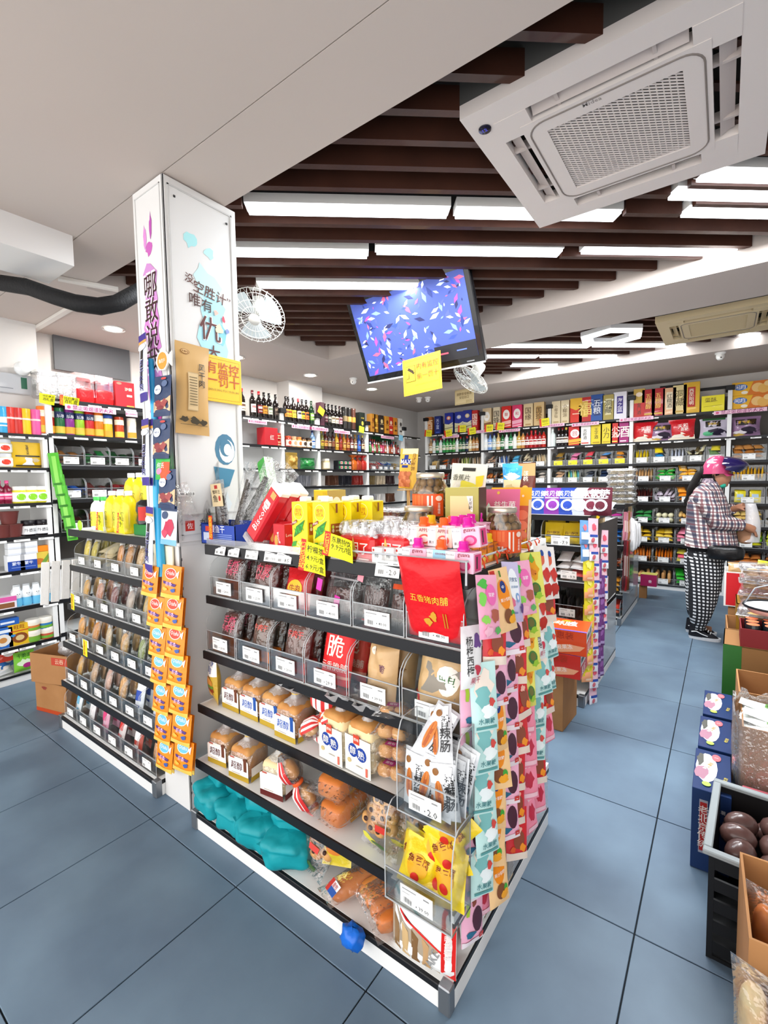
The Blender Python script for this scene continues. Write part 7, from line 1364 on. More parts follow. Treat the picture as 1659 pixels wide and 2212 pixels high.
onB(boxk(.23, .18, .19, '#e9dc28', [('t', '蛋酥', .4, .72, .5, '#7a6a1c'), ('r', .2, .62, .7, .64, '#8a7a1c'), ('p', [(.1, .3), (.9, .36), (.9, .38), (.1, .32)], '#8a7a1c')]), 'yellow_box', 'plain bright yellow box alone on the top back shelf', 'box', 1540, 880, 2.258, d=.11)
ck = boxk(.40, .12, .155, '#e8b01f', [('p', [(.36, 0), (1, 0), (1, 1), (.5, 1)], '#d8741f'), ('e', .2, .62, .17, .24, '#3a6ab0'), ('t', '闲趣', .2, .62, .26, '#f1f1f4'), ('e', .6, .5, .14, .34, '#eec27a'), ('e', .74, .4, .14, .34, '#e8b25a'), ('e', .84, .74, .1, .2, '#f0cc8a'), ('e', .3, .2, .08, .12, '#f2e8d4')])
for i in range(2): onB(ck, 'cracker_carton', f'yellow and orange cracker carton at the right end of the top back shelf, {["lower", "upper"][i]} one', 'carton', 1626, 862, 2.258+.1565*i, d=.09)
for i in range(2): place(ck, 'cracker_carton', f'yellow cracker carton cut by the right frame edge, {["lower", "upper"][i]} one', 'carton', (.78, 7.08, 2.258+.1565*i), 0)
# second row: bottles, boxes, bags
bcols = ['#8a6a4a', '#a8845a', '#dfe6e6', '#2f7a4a', '#dfe6e6', '#2a8a4a', '#3a9a4a', '#2a7a3a', '#3a8a3a', '#dfe6e6', '#1f5a34', '#2a5a3a', '#1f2a4a', '#d8c08a', '#a8723a', '#a8723a']
for i, c in enumerate(bcols): onB(bottlek(.25, .034, c, ['#c8a87a', '#c8a87a', '#c8282a', '#2a2a2a', '#c8282a', '#d8d8d8', '#4a4a4a', '#2a4a2a'][i % 8], '#e6e2d6' if i % 2 else '#d8d4b8', c), 'liquor_bottle', f'{["squat brown","tan","clear","green","clear red-capped","bright green","light green","leaf green","mid green","clear white","dark green","bottle green","navy","square cream","amber","second amber"][i]} bottle in the first bottle bay of the back wall', 'bottle', 924+i*7.1, 965, 1.937, group=None)
b2 = [('#e0e4e6', '#e8e0d8', 'clear round'), ('#7aa0d8', '#2a3a7a', 'pale blue'), ('#a8c0c0', '#2a2a6a', 'clear blue-capped'), ('#d8b47a', '#c8a04a', 'amber-labelled'), ('#2a6a3a', '#1f3a24', 'green white-labelled'), ('#e9ecec', '#2a6a3a', 'white-labelled'), ('#2a7a44', '#1f5a34', 'bright green'), ('#e6ece8', '#2a6a3a', 'tall white-labelled'), ('#c8a24a', '#c8923a', 'round gold'), ('#c88a4a', '#2a2020', 'amber square'), ('#8a1f1c', '#2a2020', 'red and black'), ('#b81f22', '#c8282a', 'bright red'), ('#a81c22', '#c8282a', 'deep red'), ('#8a1a20', '#2a1a1a', 'maroon'), ('#b82a20', '#1a1616', 'scarlet by the post')]
for i, (c, cp, n) in enumerate(b2): onB(bottlek(.26, .036, c, cp, '#eceae2', c), 'liquor_bottle', f'{n} bottle in the second bottle bay of the back wall', 'bottle', 1050+i*8.9, 958, 1.937)
b3 = [(1194, bottlek(.27, .045, '#dfe8e4', '#eef2ee', None, None, nk=.3), 'white porcelain bottle with a green leaf'), (1207, wine('#e8e4dc', '#4a3a3a', '#8a1a20', h=.27), 'dark bottle with a white neck label, left'), (1215, wine('#e8e4dc', '#4a3a3a', '#8a1a20', h=.27), 'dark bottle with a white neck label, middle'), (1223, wine('#e8e4dc', '#6a4a2a', '#e0c04a', h=.27), 'dark bottle with a gold neck')]
for u, k, l in b3: onB(k, 'liquor_bottle', l+' on the second back shelf', 'bottle', u, 955, 1.937)
for i, (u, c, c2, t, n, w) in enumerate(((1243, '#bf2220', '#d8a83a', '回', 'red box with a gold disc', .17), (1265, '#e8e6e0', '#c8382c', '古岭酒', 'white wrapped box with black writing', .16), (1289, '#d9c22c', '#a88a1c', '王子酒', 'yellow box with brown writing, left', .15), (1311, '#d9c22c', '#b89a1c', '小刀', 'yellow box with brown writing, right', .15), (1329, '#c4281f', '#e8c85a', '小酒', 'slim red box with a white bottle', .11), (1347, '#9a1f6a', '#e8d0dc', '酒', 'purple box with a white stripe', .13))): onB(gift(c, c2, t, '#f4ecdc' if i in (0, 4, 5) else '#2a221c', w, .27, .08, 2 if i == 0 else 0), 'spirit_box', n+' on the second back shelf', 'gift box', u, 952, 1.937)
redp = pouchk(.33, .29, .10, '#c01c24', [('t', '天和', .55, .66, .4, '#f4e4dc', 8), ('t', '喜糖', .62, .5, .3, '#f4e4dc'), ('p', [(0, 0), (1, 0), (1, .22), (.5, .36), (0, .3)], '#e6dcc8'), blot(.5, .14, .3, .1, '#f0e8dc'), blot(.7, .22, .14, .06, '#c8382c')], seed=3)
purp = pouchk(.32, .26, .11, '#8a6a8a', [('r', .14, .56, .86, .86, '#1c1618'), ('r', .17, .59, .83, .83, '#3a2a1a'), ('t', '果肉博士', .5, .71, .56, '#e0b83a'), blot(.6, .28, .34, .16, '#2a1f30'), blot(.3, .2, .22, .1, '#e8e0e4'), blot(.25, .08, .2, .06, '#d8b85a')], seed=5, wr=.12)
purpg = pouchk(.33, .27, .12, '#b8b0c0', [('r', .2, .55, .76, .86, '#1c1618'), ('t', '果肉博士', .48, .71, .46, '#e0b83a'), ('r', .1, .9, .9, 1, '#2f5a34'), blot(.6, .26, .34, .16, '#241c30'), blot(.28, .22, .2, .1, '#5ab080')], seed=6, wr=.12)
for u, k, l in ((1393, redp, 'red and cream candy bag, left one on the second back shelf'), (1430, purp, 'purple candy bag with a black label between the red ones'), (1472, redp, 'red and cream candy bag, right one on the second back shelf'), (1541, purpg, 'purple candy bag with a green top on the second back shelf'), (1606, purp, 'purple candy bag with a black label right of the last post')): onB(k, 'candy_bag', l, 'candy bag', u+4*(u > 1600), 940, 1.937, sc=.88)
place(purp, 'candy_bag', 'purple candy bag cut by the right frame edge on the second back shelf', 'candy bag', (.66, 7.07, 1.937), 0, sc=.88)
for u, v, L, l in ((973, 943, .32, 'pink warning strip under the wave cartons'), (1042, 932, .36, 'pink warning strip across the first inner post'), (1100, 930, .34, 'pink warning strip under the red and pink discs'), (1192, 919, .36, 'pink warning strip across the second inner post'), (1264, 916, .36, 'pink warning strip under the red oval carton'), (1374, 905, .40, 'pink warning strip across the third inner post'), (1598, 888, .50, 'pink warning strip across the fourth inner post')): strip(X(u, v, 6.97), 6.97, at(u, v, y=6.97).z, rd(-2), L, l)
ynk = Kit(G().box(-.07, -.002, -.055, .07, .002, .055, M('#efe62a', .5)), [('print', art([('r', 0, 0, .2, 1, '#d8402a'), ('t', '特价', .6, .6, .6, '#7a6a1a'), ('r', .3, .2, .9, .26, '#7a6a1a')], front(-.07, -.002, -.055, .14, .11), .14, .11))])
for i, (u, v) in enumerate(((925, 936), (968, 936), (998, 926), (1019, 931), (1056, 925), (1080, 921), (1176, 912))): place(ynk, 'price_note', f'yellow price note on the top back shelf edge, {ORD[i]} from the left', 'note', (X(u, v, 6.965), 6.965, at(u, v, y=6.965).z), (0, rd(R.uniform(-8, 8)), 0), on=False)
# bins
BB = {  # bay index -> row z -> list of (kind, colours, name, mode, accent)
 0: {1.65: [('flat', ['#c8a86a'], 'tan carton', 'file', '#a8803a'), ('pillow', ['#c8641f', '#e08a3a'], 'orange', 'heap', None), ('stick', ['#8a3a24', '#a8482a'], 'red-brown', 'edge', None), ('stick', ['#e0dc9a', '#8aa03a'], 'pale green', 'edge', None), ('stick', ['#d8c8b0', '#b89a72'], 'beige', 'edge', None)], 1.404: [('pillow', ['#3a5a9a'], 'blue', 'heap', None), ('pillow', ['#b8382a'], 'red', 'heap', None), ('pillow', ['#c8b08a'], 'tan', 'heap', None), ('pillow', ['#2a2a3a'], 'dark', 'heap', None), ('pillow', ['#a84a2a'], 'rust', 'heap', None)]},
 1: {1.65: [('stick', ['#c8a084', '#e8d8c8'], 'beige twisted', 'heap', None), ('stick', ['#e4eaf2', '#3a6ab8'], 'white and blue', 'edge', None), ('pillow', ['#5ab0d8'], 'sky blue', 'heap', None), ('stick', ['#2a2020', '#d8c8a8'], 'black and cream', 'heap', None), ('stick', ['#d8bc90', '#e6d4b0'], 'tan roll', 'edge', None)], 1.404: [('roll', ['#c8783a', '#a85a2a'], 'brown cake', 'heap', None), ('pillow', ['#d8882a'], 'orange', 'heap', None), ('pillow', ['#c8b06a'], 'straw', 'heap', None), ('pillow', ['#8a6a5a'], 'brown', 'heap', None), ('pillow', ['#d8ccc0'], 'off-white', 'heap', None)]},
 2: {1.65: [('pillow', ['#1c1814', '#2a2018', '#8a6a2a'], 'black and gold', 'heap', None), ('pillow', ['#d87aa0', '#e8a0bc'], 'pink', 'heap', None), ('pillow', ['#b82a34', '#d84a54'], 'red', 'heap', None), ('pillow', ['#3a78b8', '#5a98d8', '#c88a6a'], 'blue', 'heap', None), ('pillow', ['#d88a2a', '#e8a04a'], 'orange', 'heap', None)], 1.404: [('pillow', ['#b89474'], 'tan', 'heap', None), ('stick', ['#c8d86a', '#5ab8c8', '#e8e4c0'], 'lime and blue', 'edge', None), ('pillow', ['#3a3e48', '#5a6270'], 'charcoal', 'heap', None), ('pillow', ['#23304a'], 'navy', 'heap', None), ('pillow', ['#8a6a4a'], 'brown', 'heap', None)]},
 3: {1.65: [('stick', ['#e6c81e'], 'yellow', 'edge', None), ('pillow', ['#e2c81f', '#e8d84a', '#2f8ac8'], 'yellow and blue', 'heap', None), ('stick', ['#b8c0d0', '#d8dce6'], 'silver-grey', 'edge', None), ('stick', ['#4a3a26', '#d8cfa8', '#6a5a3a'], 'brown and cream', 'heap', None), ('pillow', ['#d8dcd0', '#d8c83a', '#6a8a5a'], 'white and green', 'heap', None)],
     1.404: [('stick', ['#c89a64', '#d8ae7a'], 'tan', 'edge', None), ('pillow', ['#2a9a3a', '#3ab04a'], 'green', 'heap', '#d8c88a'), ('pillow', ['#e0922a', '#eeb03a'], 'amber', 'heap', '#f0e0c0'), ('pillow', ['#d4dce6', '#e4e9ef'], 'white', 'heap', None)],
     1.137: [('stick', ['#3a1a18', '#5a2420'], 'dark red', 'edge', None), ('stick', ['#b8aab8', '#d0c4d0'], 'lavender', 'heap', None), ('pillow', ['#e88a1f', '#f0a03a'], 'orange', 'heap', None), ('pillow', ['#b82a2a'], 'red', 'heap', None)],
     .863: [('pillow', ['#3a8a4a'], 'green', 'heap', None), ('ball', ['#ddd8b4'], 'cream bun', 'stack', None), ('roll', ['#e0b872', '#d8a85a'], 'golden bread', 'heap', None), ('pillow', ['#c8a06a'], 'tan', 'heap', None)],
     .605: [('pillow', ['#d8b02a'], 'yellow-brown', 'heap', None), ('pillow', ['#c8a01f', '#e0c04a'], 'banana yellow', 'heap', None), ('pillow', ['#e05a7a', '#ee8aa4'], 'pink', 'heap', None), ('pillow', ['#d8402a'], 'red', 'heap', None)],
     .347: [('stick', ['#e8802a', '#ee9a4a'], 'orange', 'edge', None), ('stick', ['#e08a2a', '#ee7a1f'], 'orange', 'edge', None), ('pillow', ['#e05a70', '#d8c84a'], 'pink', 'heap', None), ('stick', ['#9ab04a', '#c8a86a'], 'olive', 'edge', None)],
     .064: [('roll', ['#d8a468'], 'tan biscuit', 'heap', None), ('roll', ['#d8a468', '#c8925a'], 'tan', 'edge', None), ('pillow', ['#2fb02f', '#48c048'], 'bright green', 'heap', None), ('pillow', ['#2fa83a'], 'green', 'heap', None)]},
 4: {1.65: [('pillow', ['#b8783a', '#c88a4a'], 'caramel', 'heap', None), ('pillow', ['#6ac04a', '#8ad06a'], 'green', 'heap', None), ('pillow', ['#c8b04a'], 'straw', 'heap', None)], 1.404: [('stick', ['#e8b82a', '#d8a01f'], 'yellow', 'edge', None), ('stick', ['#e87a4a', '#f09a72'], 'salmon', 'heap', None), ('pillow', ['#d8964a'], 'tan', 'heap', None)],
     1.137: [('flat', ['#e0d02a', '#d8c41f'], 'lemon yellow', 'file', '#a8c0d8'), ('stick', ['#dcb08a', '#e8c4a4'], 'peach', 'edge', None), ('pillow', ['#c8a06a'], 'tan', 'heap', None)], .863: [('pillow', ['#d8b86a'], 'straw', 'heap', None), ('stick', ['#d0ccc0', '#6a5a3a'], 'white and brown', 'heap', None), ('pillow', ['#c8c0b0'], 'beige', 'heap', None)], .605: [('pillow', ['#d8d02a', '#6aa82a'], 'yellow-green', 'heap', None), ('pillow', ['#c8d03a'], 'lime', 'heap', None), ('pillow', ['#6a8a3a'], 'olive', 'heap', None)], .347: [('pillow', ['#c87a3a'], 'orange-brown', 'heap', None)]*3}}
PX = [-4.18, -3.138, -2.088, -1.016, .032, 1.09]
BAYN = ['corner bay', 'second bay', 'third bay', 'bay behind shopper', 'rightmost bay']
RN = {1.65: 'highest bin row', 1.404: 'second bin row', 1.137: 'third bin row', .863: 'fourth bin row', .605: 'fifth bin row', .347: 'sixth bin row', .064: 'lowest bin row'}
for b, rows in BB.items():
    for z, lst in rows.items():
        n = len(lst); x0, x1 = PX[b]+.03, PX[b+1]-.03; w = (x1-x0)/n
        for k, (kind, cols, nm, mode, acc) in enumerate(lst):
            xc = x0+w*(k+.5); yel = (b == 2 and z == 1.65)
            bin_at(xc, YB+.006, z+.002, w-.01, .24, .19, f'clear bin of {nm} snacks, {ORD[k]} in the {RN[z]}, {BAYN[b]}', 0, .42, None, .12, 'clear sweet bins on the back wall', False, '#ecdf2a' if yel else '#f1f1ef', .012)
            fill(xc, YB+.018, z+.008, w-.03, .20, .19, kind, cols, f'{nm} packet, {ORD[k]} bin of the {RN[z]}, {BAYN[b]}', 0, b*100+k+int(z*50), 1.25, 2 if kind != 'ball' else 2, mode, acc, 'packet', None, f'{nm} packets bay {b} row {z} bin {k}', 14 if b >= 3 else 11)
# ================================================================== second and third gondolas
RB = [(.30, 3.10), (.54, 3.12), (.785, 3.15), (1.02, 3.17)]
gB = gondola('shelf_gondola', 'second black-edged gondola behind the orange cartons', -2.35, -.685, RB, 3.07, 4.14, 1.22, backcol=M('#4a4644', .6))
obj('top_shelf', G().box(-2.35, 3.17, 1.20, -.685, 4.04, 1.22, SHW).box(-2.354, 3.165, 1.185, -.68, 3.175, 1.222, BLACK).box(-.69, 3.17, 1.185, -.68, 4.04, 1.222, BLACK), gB)
obj('end_guard', G().box(-.684, 3.2, .08, -.68, 4.1, .50, CLEAR('#e6eaec', .08, 0, .22)), gB)
obj('end_guard', G().box(-.684, 3.3, .55, -.68, 4.1, 1.15, M('#3a3634', .6)), gB)
RC = [(.30, 5.06), (.55, 5.08), (.79, 5.10), (1.0, 5.12)]
gC = gondola('shelf_gondola', 'third gondola standing farthest, near the shopper', -2.6, -.79, RC, 5.03, 6.12, 1.2, backcol=M('#4a4644', .6))
obj('top_shelf', G().box(-2.6, 5.12, 1.18, -.79, 6.02, 1.2, SHW).box(-2.604, 5.115, 1.165, -.785, 5.125, 1.202, BLACK).box(-.795, 5.12, 1.165, -.785, 6.02, 1.202, BLACK), gC)
obj('end_guard', G().box(-.789, 5.1, .08, -.785, 6.1, .6, CLEAR('#e6eaec', .08, 0, .22)), gC)
def bf(xc, y, z, w, h, kind, cols, nm, where, mode='heap', s=1.2, acc=None, price='9.9', cap=10, fh=.5):
    bin_at(xc, y, z+.001, w-.006, .26, h, f'clear bin of {nm} packs {where}', 0, fh, price, .1)
    fill(xc, y+.012, z+.007, w-.02, .22, h, kind, cols, f'{nm} packet in the bin {where}', 0, int(xc*100), s, 2, mode, acc, group=f'{nm} packets {where}', cap=cap)
bf(-1.16, 3.178, 1.02, .19, .16, 'stick', ['#bcd4e0', '#d8e4ea'], 'pale blue', 'left on the upper shelf of the second gondola', 'edge')
bf(-.81, 3.158, .785, .23, .19, 'pillow', ['#e4dedc', '#c83a34', '#f0eeec'], 'white and red', 'on the middle shelf at the second gondola corner')
bf(-1.06, 3.158, .785, .23, .19, 'pillow', ['#d8d4d0'], 'white', 'beside the corner bin, second gondola middle shelf')
bf(-.81, 3.128, .54, .23, .19, 'flat', ['#1e1c1c', '#4a4648'], 'dark', 'on the lower shelf at the second gondola corner', 'edge')
bin_at(-.87, 3.178, 1.021, .26, .26, .16, 'clear bin of big yellow bags at the second gondola corner', 0, .4, '7.9', .12)
kY = pouchk(.12, .14, .05, '#e2bf1c', [('t', '四川酥饼', .5, .5, .7, '#6a3a1a'), ('r', .1, .3, .9, .4, '#3a2c1a')], 'stand', 3, foil=False)
for i, (dx, dy, dz, r) in enumerate(((-.06, .05, 0, 0), (.06, .05, 0, 0), (-.05, .12, .04, -8), (.05, .14, .03, 18), (.09, .13, .06, 30))): place(kY, 'yellow_bag', f'yellow bag with brown lettering in the second gondola corner bin, {["front left", "front right", "rear left", "rear right", "tilted right"][i]}', 'snack bag', (-.87+dx, 3.178+dy, 1.026+dz), (rd(-10), rd(r), 0), 'yellow bags in the corner bin')
# pouches along its top
def candy(col, t, wl='#f1f2f6'): return pouchk(.15, .18, .04, col, [('t', t, .5, .78, .82, wl), ('e', .55, .36, .3, .22, '#d8e0f0'), ('e', .55, .36, .2, .15, col), ('r', .2, .60, .8, .64, wl)], 'stand', 3, foil=False)
for i, (u, c, t, n) in enumerate(((1160, '#23449a', '英贝健', 'blue'), (1192, '#7a2a90', '英贝健', 'purple'), (1224, '#1f3f9c', '英贝健', 'second blue'), (1250, '#b8bcc6', '益生菌', 'grey'), (1275, '#6a2034', '软糖', 'dark red'), (1294, '#5a1c2c', '软糖', 'maroon'))): place(candy(c, t), 'candy_pouch', f'{n} candy pouch with white lettering in the front row on the second gondola', 'candy pouch', (X(u, 1100, 3.22), 3.22, 1.221), (rd(-6), 0, 0))
for i in range(12):
    c = ['#eef0f0', '#d8e4c8', '#e6e8ea', '#2f62b8', '#e84a6a', '#dfe3e6'][i % 6]
    place(packet_kit(c) if False else pouchk(.15, .13, .06, c, [('r', .2, .4, .8, .6, '#f4f4f2')], seed=i, wr=.14, nu=7, nv=8), 'snack_bag', f'{["white", "pale green", "off-white", "blue", "pink", "silver"][i % 6]} snack bag heaped behind the candy pouches, {["left", "right"][i // 6]} half', 'snack bag', (-1.42+.068*i, 3.33+.02*(i % 2), 1.222), (rd(-55), rd(6*(i % 3)), 0))
big = [(1110, 3.62, pouchk(.20, .27, .09, '#2f8ac8', [('p', [(0, .62), (1, .62), (1, 1), (0, 1)], '#3a9ad8'), blot(.5, .62, .3, .1, '#eef2f4'), ('r', .1, .12, .9, .52, '#c8b48a'), blot(.4, .3, .2, .1, '#b8a070'), ('r', 0, 0, 1, .1, '#2a6ab8')], seed=2), 'blue and clear nut bag standing tall on the second gondola', .10), (1138, 3.60, pouchk(.14, .27, .06, '#5a2418', [('r', .0, .62, 1, .98, '#b08a5a'), ('v', '核桃', .5, .62, .3, '#e8dcc8'), ('e', .5, .25, .2, .1, '#d88a3a')], 'stand', 4), 'brown coffee-coloured pouch beside the blue nut bag', .10)]
for u, y, k, l, z in big: place(k, 'nut_bag', l, 'snack bag', (X(u, 1045, y), y, 1.221+z), rd(-6), on=False)
place(Kit(G().box(-.19, -.09, 0, .19, .09, .098, M('#3a2a22', .6))), 'riser_box', 'dark box under the blue nut bag and the brown pouch', 'box', (X(1122, 1050, 3.62), 3.62, 1.221))
tr = [trayk(.17, .13, .055, c, 9, None, i, lc) for i, (c, lc) in enumerate(((['#8a5a2a', '#a8743a'], '#ffffff'), (['#2f8a3a', '#3a9a4a'], '#e8f4e8'), (['#c8a24a', '#d8b25a'], '#ffffff'), (['#d8b06a', '#c89a54'], '#fff4e0')))]
for i, (u, lv, k, n) in enumerate(((1050, 0, 0, 'brown'), (1050, 1, 0, 'brown'), (1085, 0, 1, 'green'), (1085, 1, 1, 'green'), (1180, 0, 2, 'gold'), (1180, 1, 3, 'tan'), (1235, 0, 1, 'green'), (1262, 0, 2, 'straw'), (1288, 0, 3, 'golden'), (1318, 0, 3, 'golden'))): place(k if isinstance(k, Kit) else tr[k], 'snack_tray', f'clear tray of {n} snacks on the second gondola, {["lower", "upper"][lv]} tier, {ORD[[0, 0, 1, 1, 2, 2, 3, 4, 5, 6][i]]} from the left', 'food tray', (min(X(u, 1065, 3.72), -.79), 3.72+.02*(i % 2), 1.221+.057*lv), rd(4*(i % 3)))
ck2 = Kit(puff(puff(G(), .12, .12, .02, M('#b8743a', .6), .4, .8, 10, 5, 0), .12, .12, .02, M('#c8864a', .6), .4, .8, 10, 5, .022))
for i in range(4): place(ck2, 'biscuit_stack', f'square brown biscuits in a tall stack on the second gondola, pair {i+1} from below', 'biscuits', (X(1215, 1050, 3.55), 3.55, 1.222+.0435*i), rd(3*i), 'stacked square biscuits')
for u, c, y, l, w in ((1165, '#d8501f', 3.48, 'orange-red snack bag lying on the second gondola', .16), (1195, '#2f9ad0', 3.45, 'blue and yellow snack bag lying on the second gondola', .2), (1240, '#c8242a', 3.5, 'red candy bag lying near the golden trays', .14), (1150, '#d8402a', 3.44, 'red and blue snack box lying before the brown pouch', .15)): place(pouchk(w, .14, .05, c, [('e', .5, .5, .3, .3, '#eeb83a')], seed=2, wr=.14), 'snack_bag', l, 'snack bag', (X(u, 1060, y), y, 1.222), (rd(-60), rd(12), 0))
# hanging strips at its corner
kYP = hangk(.085, .17, '#d8cc2a', [('p', [(0, 0), (1, 0), (1, .5), (.3, .36), (0, .2)], '#f0a878'), blot(.5, .6, .24, .14, '#e8dc6a'), ('t', '芒果', .5, .84, .5, '#8a7a1c'), ('r', .3, .06, .8, .14, '#f4d0b0')], 3)
kPT = hangk(.075, .16, '#e0b8c4', [('r', 0, 0, 1, .36, '#eceef4'), ('r', .1, .26, .9, .36, '#2f4a9a'), ('e', .4, .14, .18, .1, '#d8707a'), blot(.5, .66, .22, .12, '#d8566a')], 4)
kPU = hangk(.075, .16, '#6a3a7a', [blot(.5, .6, .3, .2, '#8a5a9a'), ('r', .1, .08, .9, .2, '#b8a0d0')], 5)
kBL = hangk(.07, .15, '#6a9ad0', [('r', .1, .2, .9, .5, '#e6eef6'), blot(.5, .7, .2, .12, '#d8707a')], 6)
for k, y, x, z0, n, nm in ((kYP, 3.10, -.675, .99, 7, 'mango yellow'), (kPT, 3.19, -.66, 1.02, 9, 'pink-tagged'), (kBL, 3.09, -.70, 1.20, 2, 'light blue'), (kPT, 3.14, -.66, 1.21, 2, 'pink upper'), (kPU, 3.30, -.665, .93, 7, 'purple'), (kPU, 3.42, -.668, .80, 6, 'second purple'), (kPT, 3.52, -.67, 1.1, 6, 'farther pink')):
    for j in range(n): place(k, 'candy_pouch', f'{nm} candy pouch hanging on the second gondola corner, {ORD[j]} down its strip', 'candy pouch', (x+.004*(j % 2), y, z0-.108*j), (rd(-6), rd(5), rd(52+(j % 3)*6)), f'{nm} strip on the second gondola', on=False)
# boxes standing against its front
CART = '#d8491c'
cA = [('p', [(.22, .14), (.4, .30), (.72, .44), (.98, .40), (.9, .2), (.6, .06)], '#e8a27a'), ('t', '可吸果冻', .62, .30, .34, '#f6e6dc', 8), ('t', '特惠装', .6, .8, .4, '#a8321c')]
cT = [('t', '卡滋', .5, .6, .62, '#f4efe6', 4), blot(.45, .62, .3, .2, '#e86a2a'), ('t', '卡滋脆', .5, .62, .6, '#f4efe6', 4), ('r', 0, .0, 1, .08, '#6a5ac0'), blot(.3, .7, .08, .06, '#2f6ab8'), blot(.62, .8, .08, .06, '#e8b02a')]
cS = [('r', 0, .55, 1, 1, '#dcdad4'), ('r', .1, .66, .5, .86, '#4a4a48'), ('r', .6, .62, .9, .9, '#7a7a78'), ('t', '果冻', .4, .26, .5, '#f4e6dc')]
place(boxk(.30, .26, .33, '#96683e', [('t', '蜜饯', .45, .62, .3, '#b8402a'), ('t', 'ORLA', .5, .22, .6, '#2a3f8a')], mat=KRAFT2), 'cardboard_box', 'brown cardboard box on the floor under the two orange cartons', 'cardboard box', (-.86, 2.84, 0), rd(-3))
kc = boxk(.34, .24, .135, CART, cA, cS, cT); kc2 = boxk(.34, .24, .135, '#c22a1f', cA, cS, cT)
place(kc2, 'snack_carton', 'red snack carton, lower of the two stacked before the second gondola', 'carton', (-.80, 2.80, .3315), rd(4)); place(kc, 'snack_carton', 'orange snack carton, upper of the two stacked before the second gondola', 'carton', (-.775, 2.80, .4685), rd(6))
place(boxk(.16, .16, .34, '#a5713f', [('r', .15, .62, .7, .85, '#7a5028'), ('r', .15, .2, .7, .45, '#7a5028')], mat=KRAFT2), 'cardboard_box', 'tall brown carton behind the orange cartons', 'cardboard box', (-.985, 2.86, .6055-.0)); place(boxk(.19, .15, .145, '#e9e9e6', [], [('r', .4, .4, .8, .8, '#b8b8b4'), ('r', .1, .5, .3, .7, '#c8c8c4')]), 'white_box', 'white carton on the tall brown carton before the second gondola', 'carton', (-.985, 2.86, .947))
# ---- third gondola
bf(-.92, 5.128, 1.0, .24, .16, 'flat', ['#8a868a', '#c83a9a', '#b0acb0'], 'silver and magenta', 'on the upper shelf of the third gondola', 'heap')
bf(-.92, 5.108, .79, .24, .18, 'pillow', ['#1f62b0', '#2a78c8'], 'deep blue', 'on the second shelf of the third gondola', 'heap')
bf(-.92, 5.088, .55, .24, .18, 'stick', ['#8a3f22', '#a8552e', '#6a2f1c'], 'red-brown stick', 'on the third shelf of the third gondola', 'heap', 1.1)
bf(-.92, 5.068, .30, .24, .18, 'pillow', ['#d8902a', '#e8a83a'], 'golden', 'on the fourth shelf of the third gondola', 'heap')
bf(-.92, 5.058, .077, .24, .16, 'pillow', ['#d8602a', '#e0a07a', '#c83a2a'], 'orange and red', 'on the lowest deck of the third gondola', 'heap')
tk = trayk(.26, .20, .058, ['#b8a26a', '#c8b27a', '#a8925a'], 12, None, 4)
for i in range(6): place(tk, 'seed_tray', f'clear tray of grains in the tall stack on the third gondola corner, {["lowest", "second", "third", "fourth", "fifth", "topmost"][i]}', 'food tray', (X(1342, 1095, 5.30), 5.32, 1.201+.0595*i), rd(2*(i % 2)), 'stacked grain trays')
place(jark(.05, .12, '#c8a44a', '#c8ccd0', '#e8e6e0'), 'nut_jar', 'jar of nuts with a white label beside the grain trays', 'jar', (X(1312, 1095, 5.28), 5.28, 1.201))
def clump(n, cols, x, y, z, L, lab, nm):
    for i in range(n): place(hangk(.045, L, cols[i % len(cols)], [('r', .2, .3, .8, .7, '#e8c8c0')], i), 'snack_strip', lab, 'snack pack', (x+.014*(i % 3), y+.03*i, z-.01*(i % 2)), (0, rd(2), rd(60+8*(i % 3))), nm, on=False)
clump(6, ['#c87a8a', '#d89aa8', '#a8743a', '#b85a6a'], -.775, 5.08, 1.13, .28, 'long pink or tan strip hanging at the third gondola corner, upper bunch', 'upper bunch of long strips')
clump(6, ['#6a2430', '#b82f34', '#8a4a24', '#a8602e', '#5a2a4a'], -.77, 5.08, .85, .50, 'long dark red snack pack hanging in the clear holder at the third gondola corner', 'lower bunch of long packs')
tag(obj('clear_holder', G().box(-.04, -.03, 0, .05, .2, .008, EDGE).box(.046, -.03, 0, .05, .2, .5, ACRY).box(-.04, -.03, 0, .05, -.026, .5, ACRY), None, (-.77, 5.07, .335)), 'clear open holder around the long red packs on the third gondola', 'holder')
for i in range(3): tag(obj('plastic_bag', puff(G(), .09-.015*i, .05, .34-.05*i, M('#e9e9ea', .35, 0, .2, .6, 25), .7, .8, 10, 9, -.34+.05*i, noise=.08, seed=i), None, (-.735+.02*i, 5.2+.07*i, 1.06-.03*i)), f'white carrier bag hanging at the third gondola end, {["left", "middle", "right"][i]} one', 'bag')
place(Kit(G().box(-.04, -.04, 0, .04, .04, .16, KRAFT2)), 'wooden_block', 'brown block under the magenta box on the floor near the back wall', 'block', (X(1389, 1285, 6.4), 6.4, 0))
place(boxk(.17, .16, .14, '#a81f5a', [('e', .6, .45, .1, .1, '#e8c8d4'), ('r', .5, .3, .7, .34, '#e8c8d4')], (), [('r', .0, .0, 1, 1, '#d8cf6a')]), 'magenta_box', 'magenta box with a yellow top near the back wall', 'box', (X(1398, 1250, 6.38)+.02, 6.4, .161))
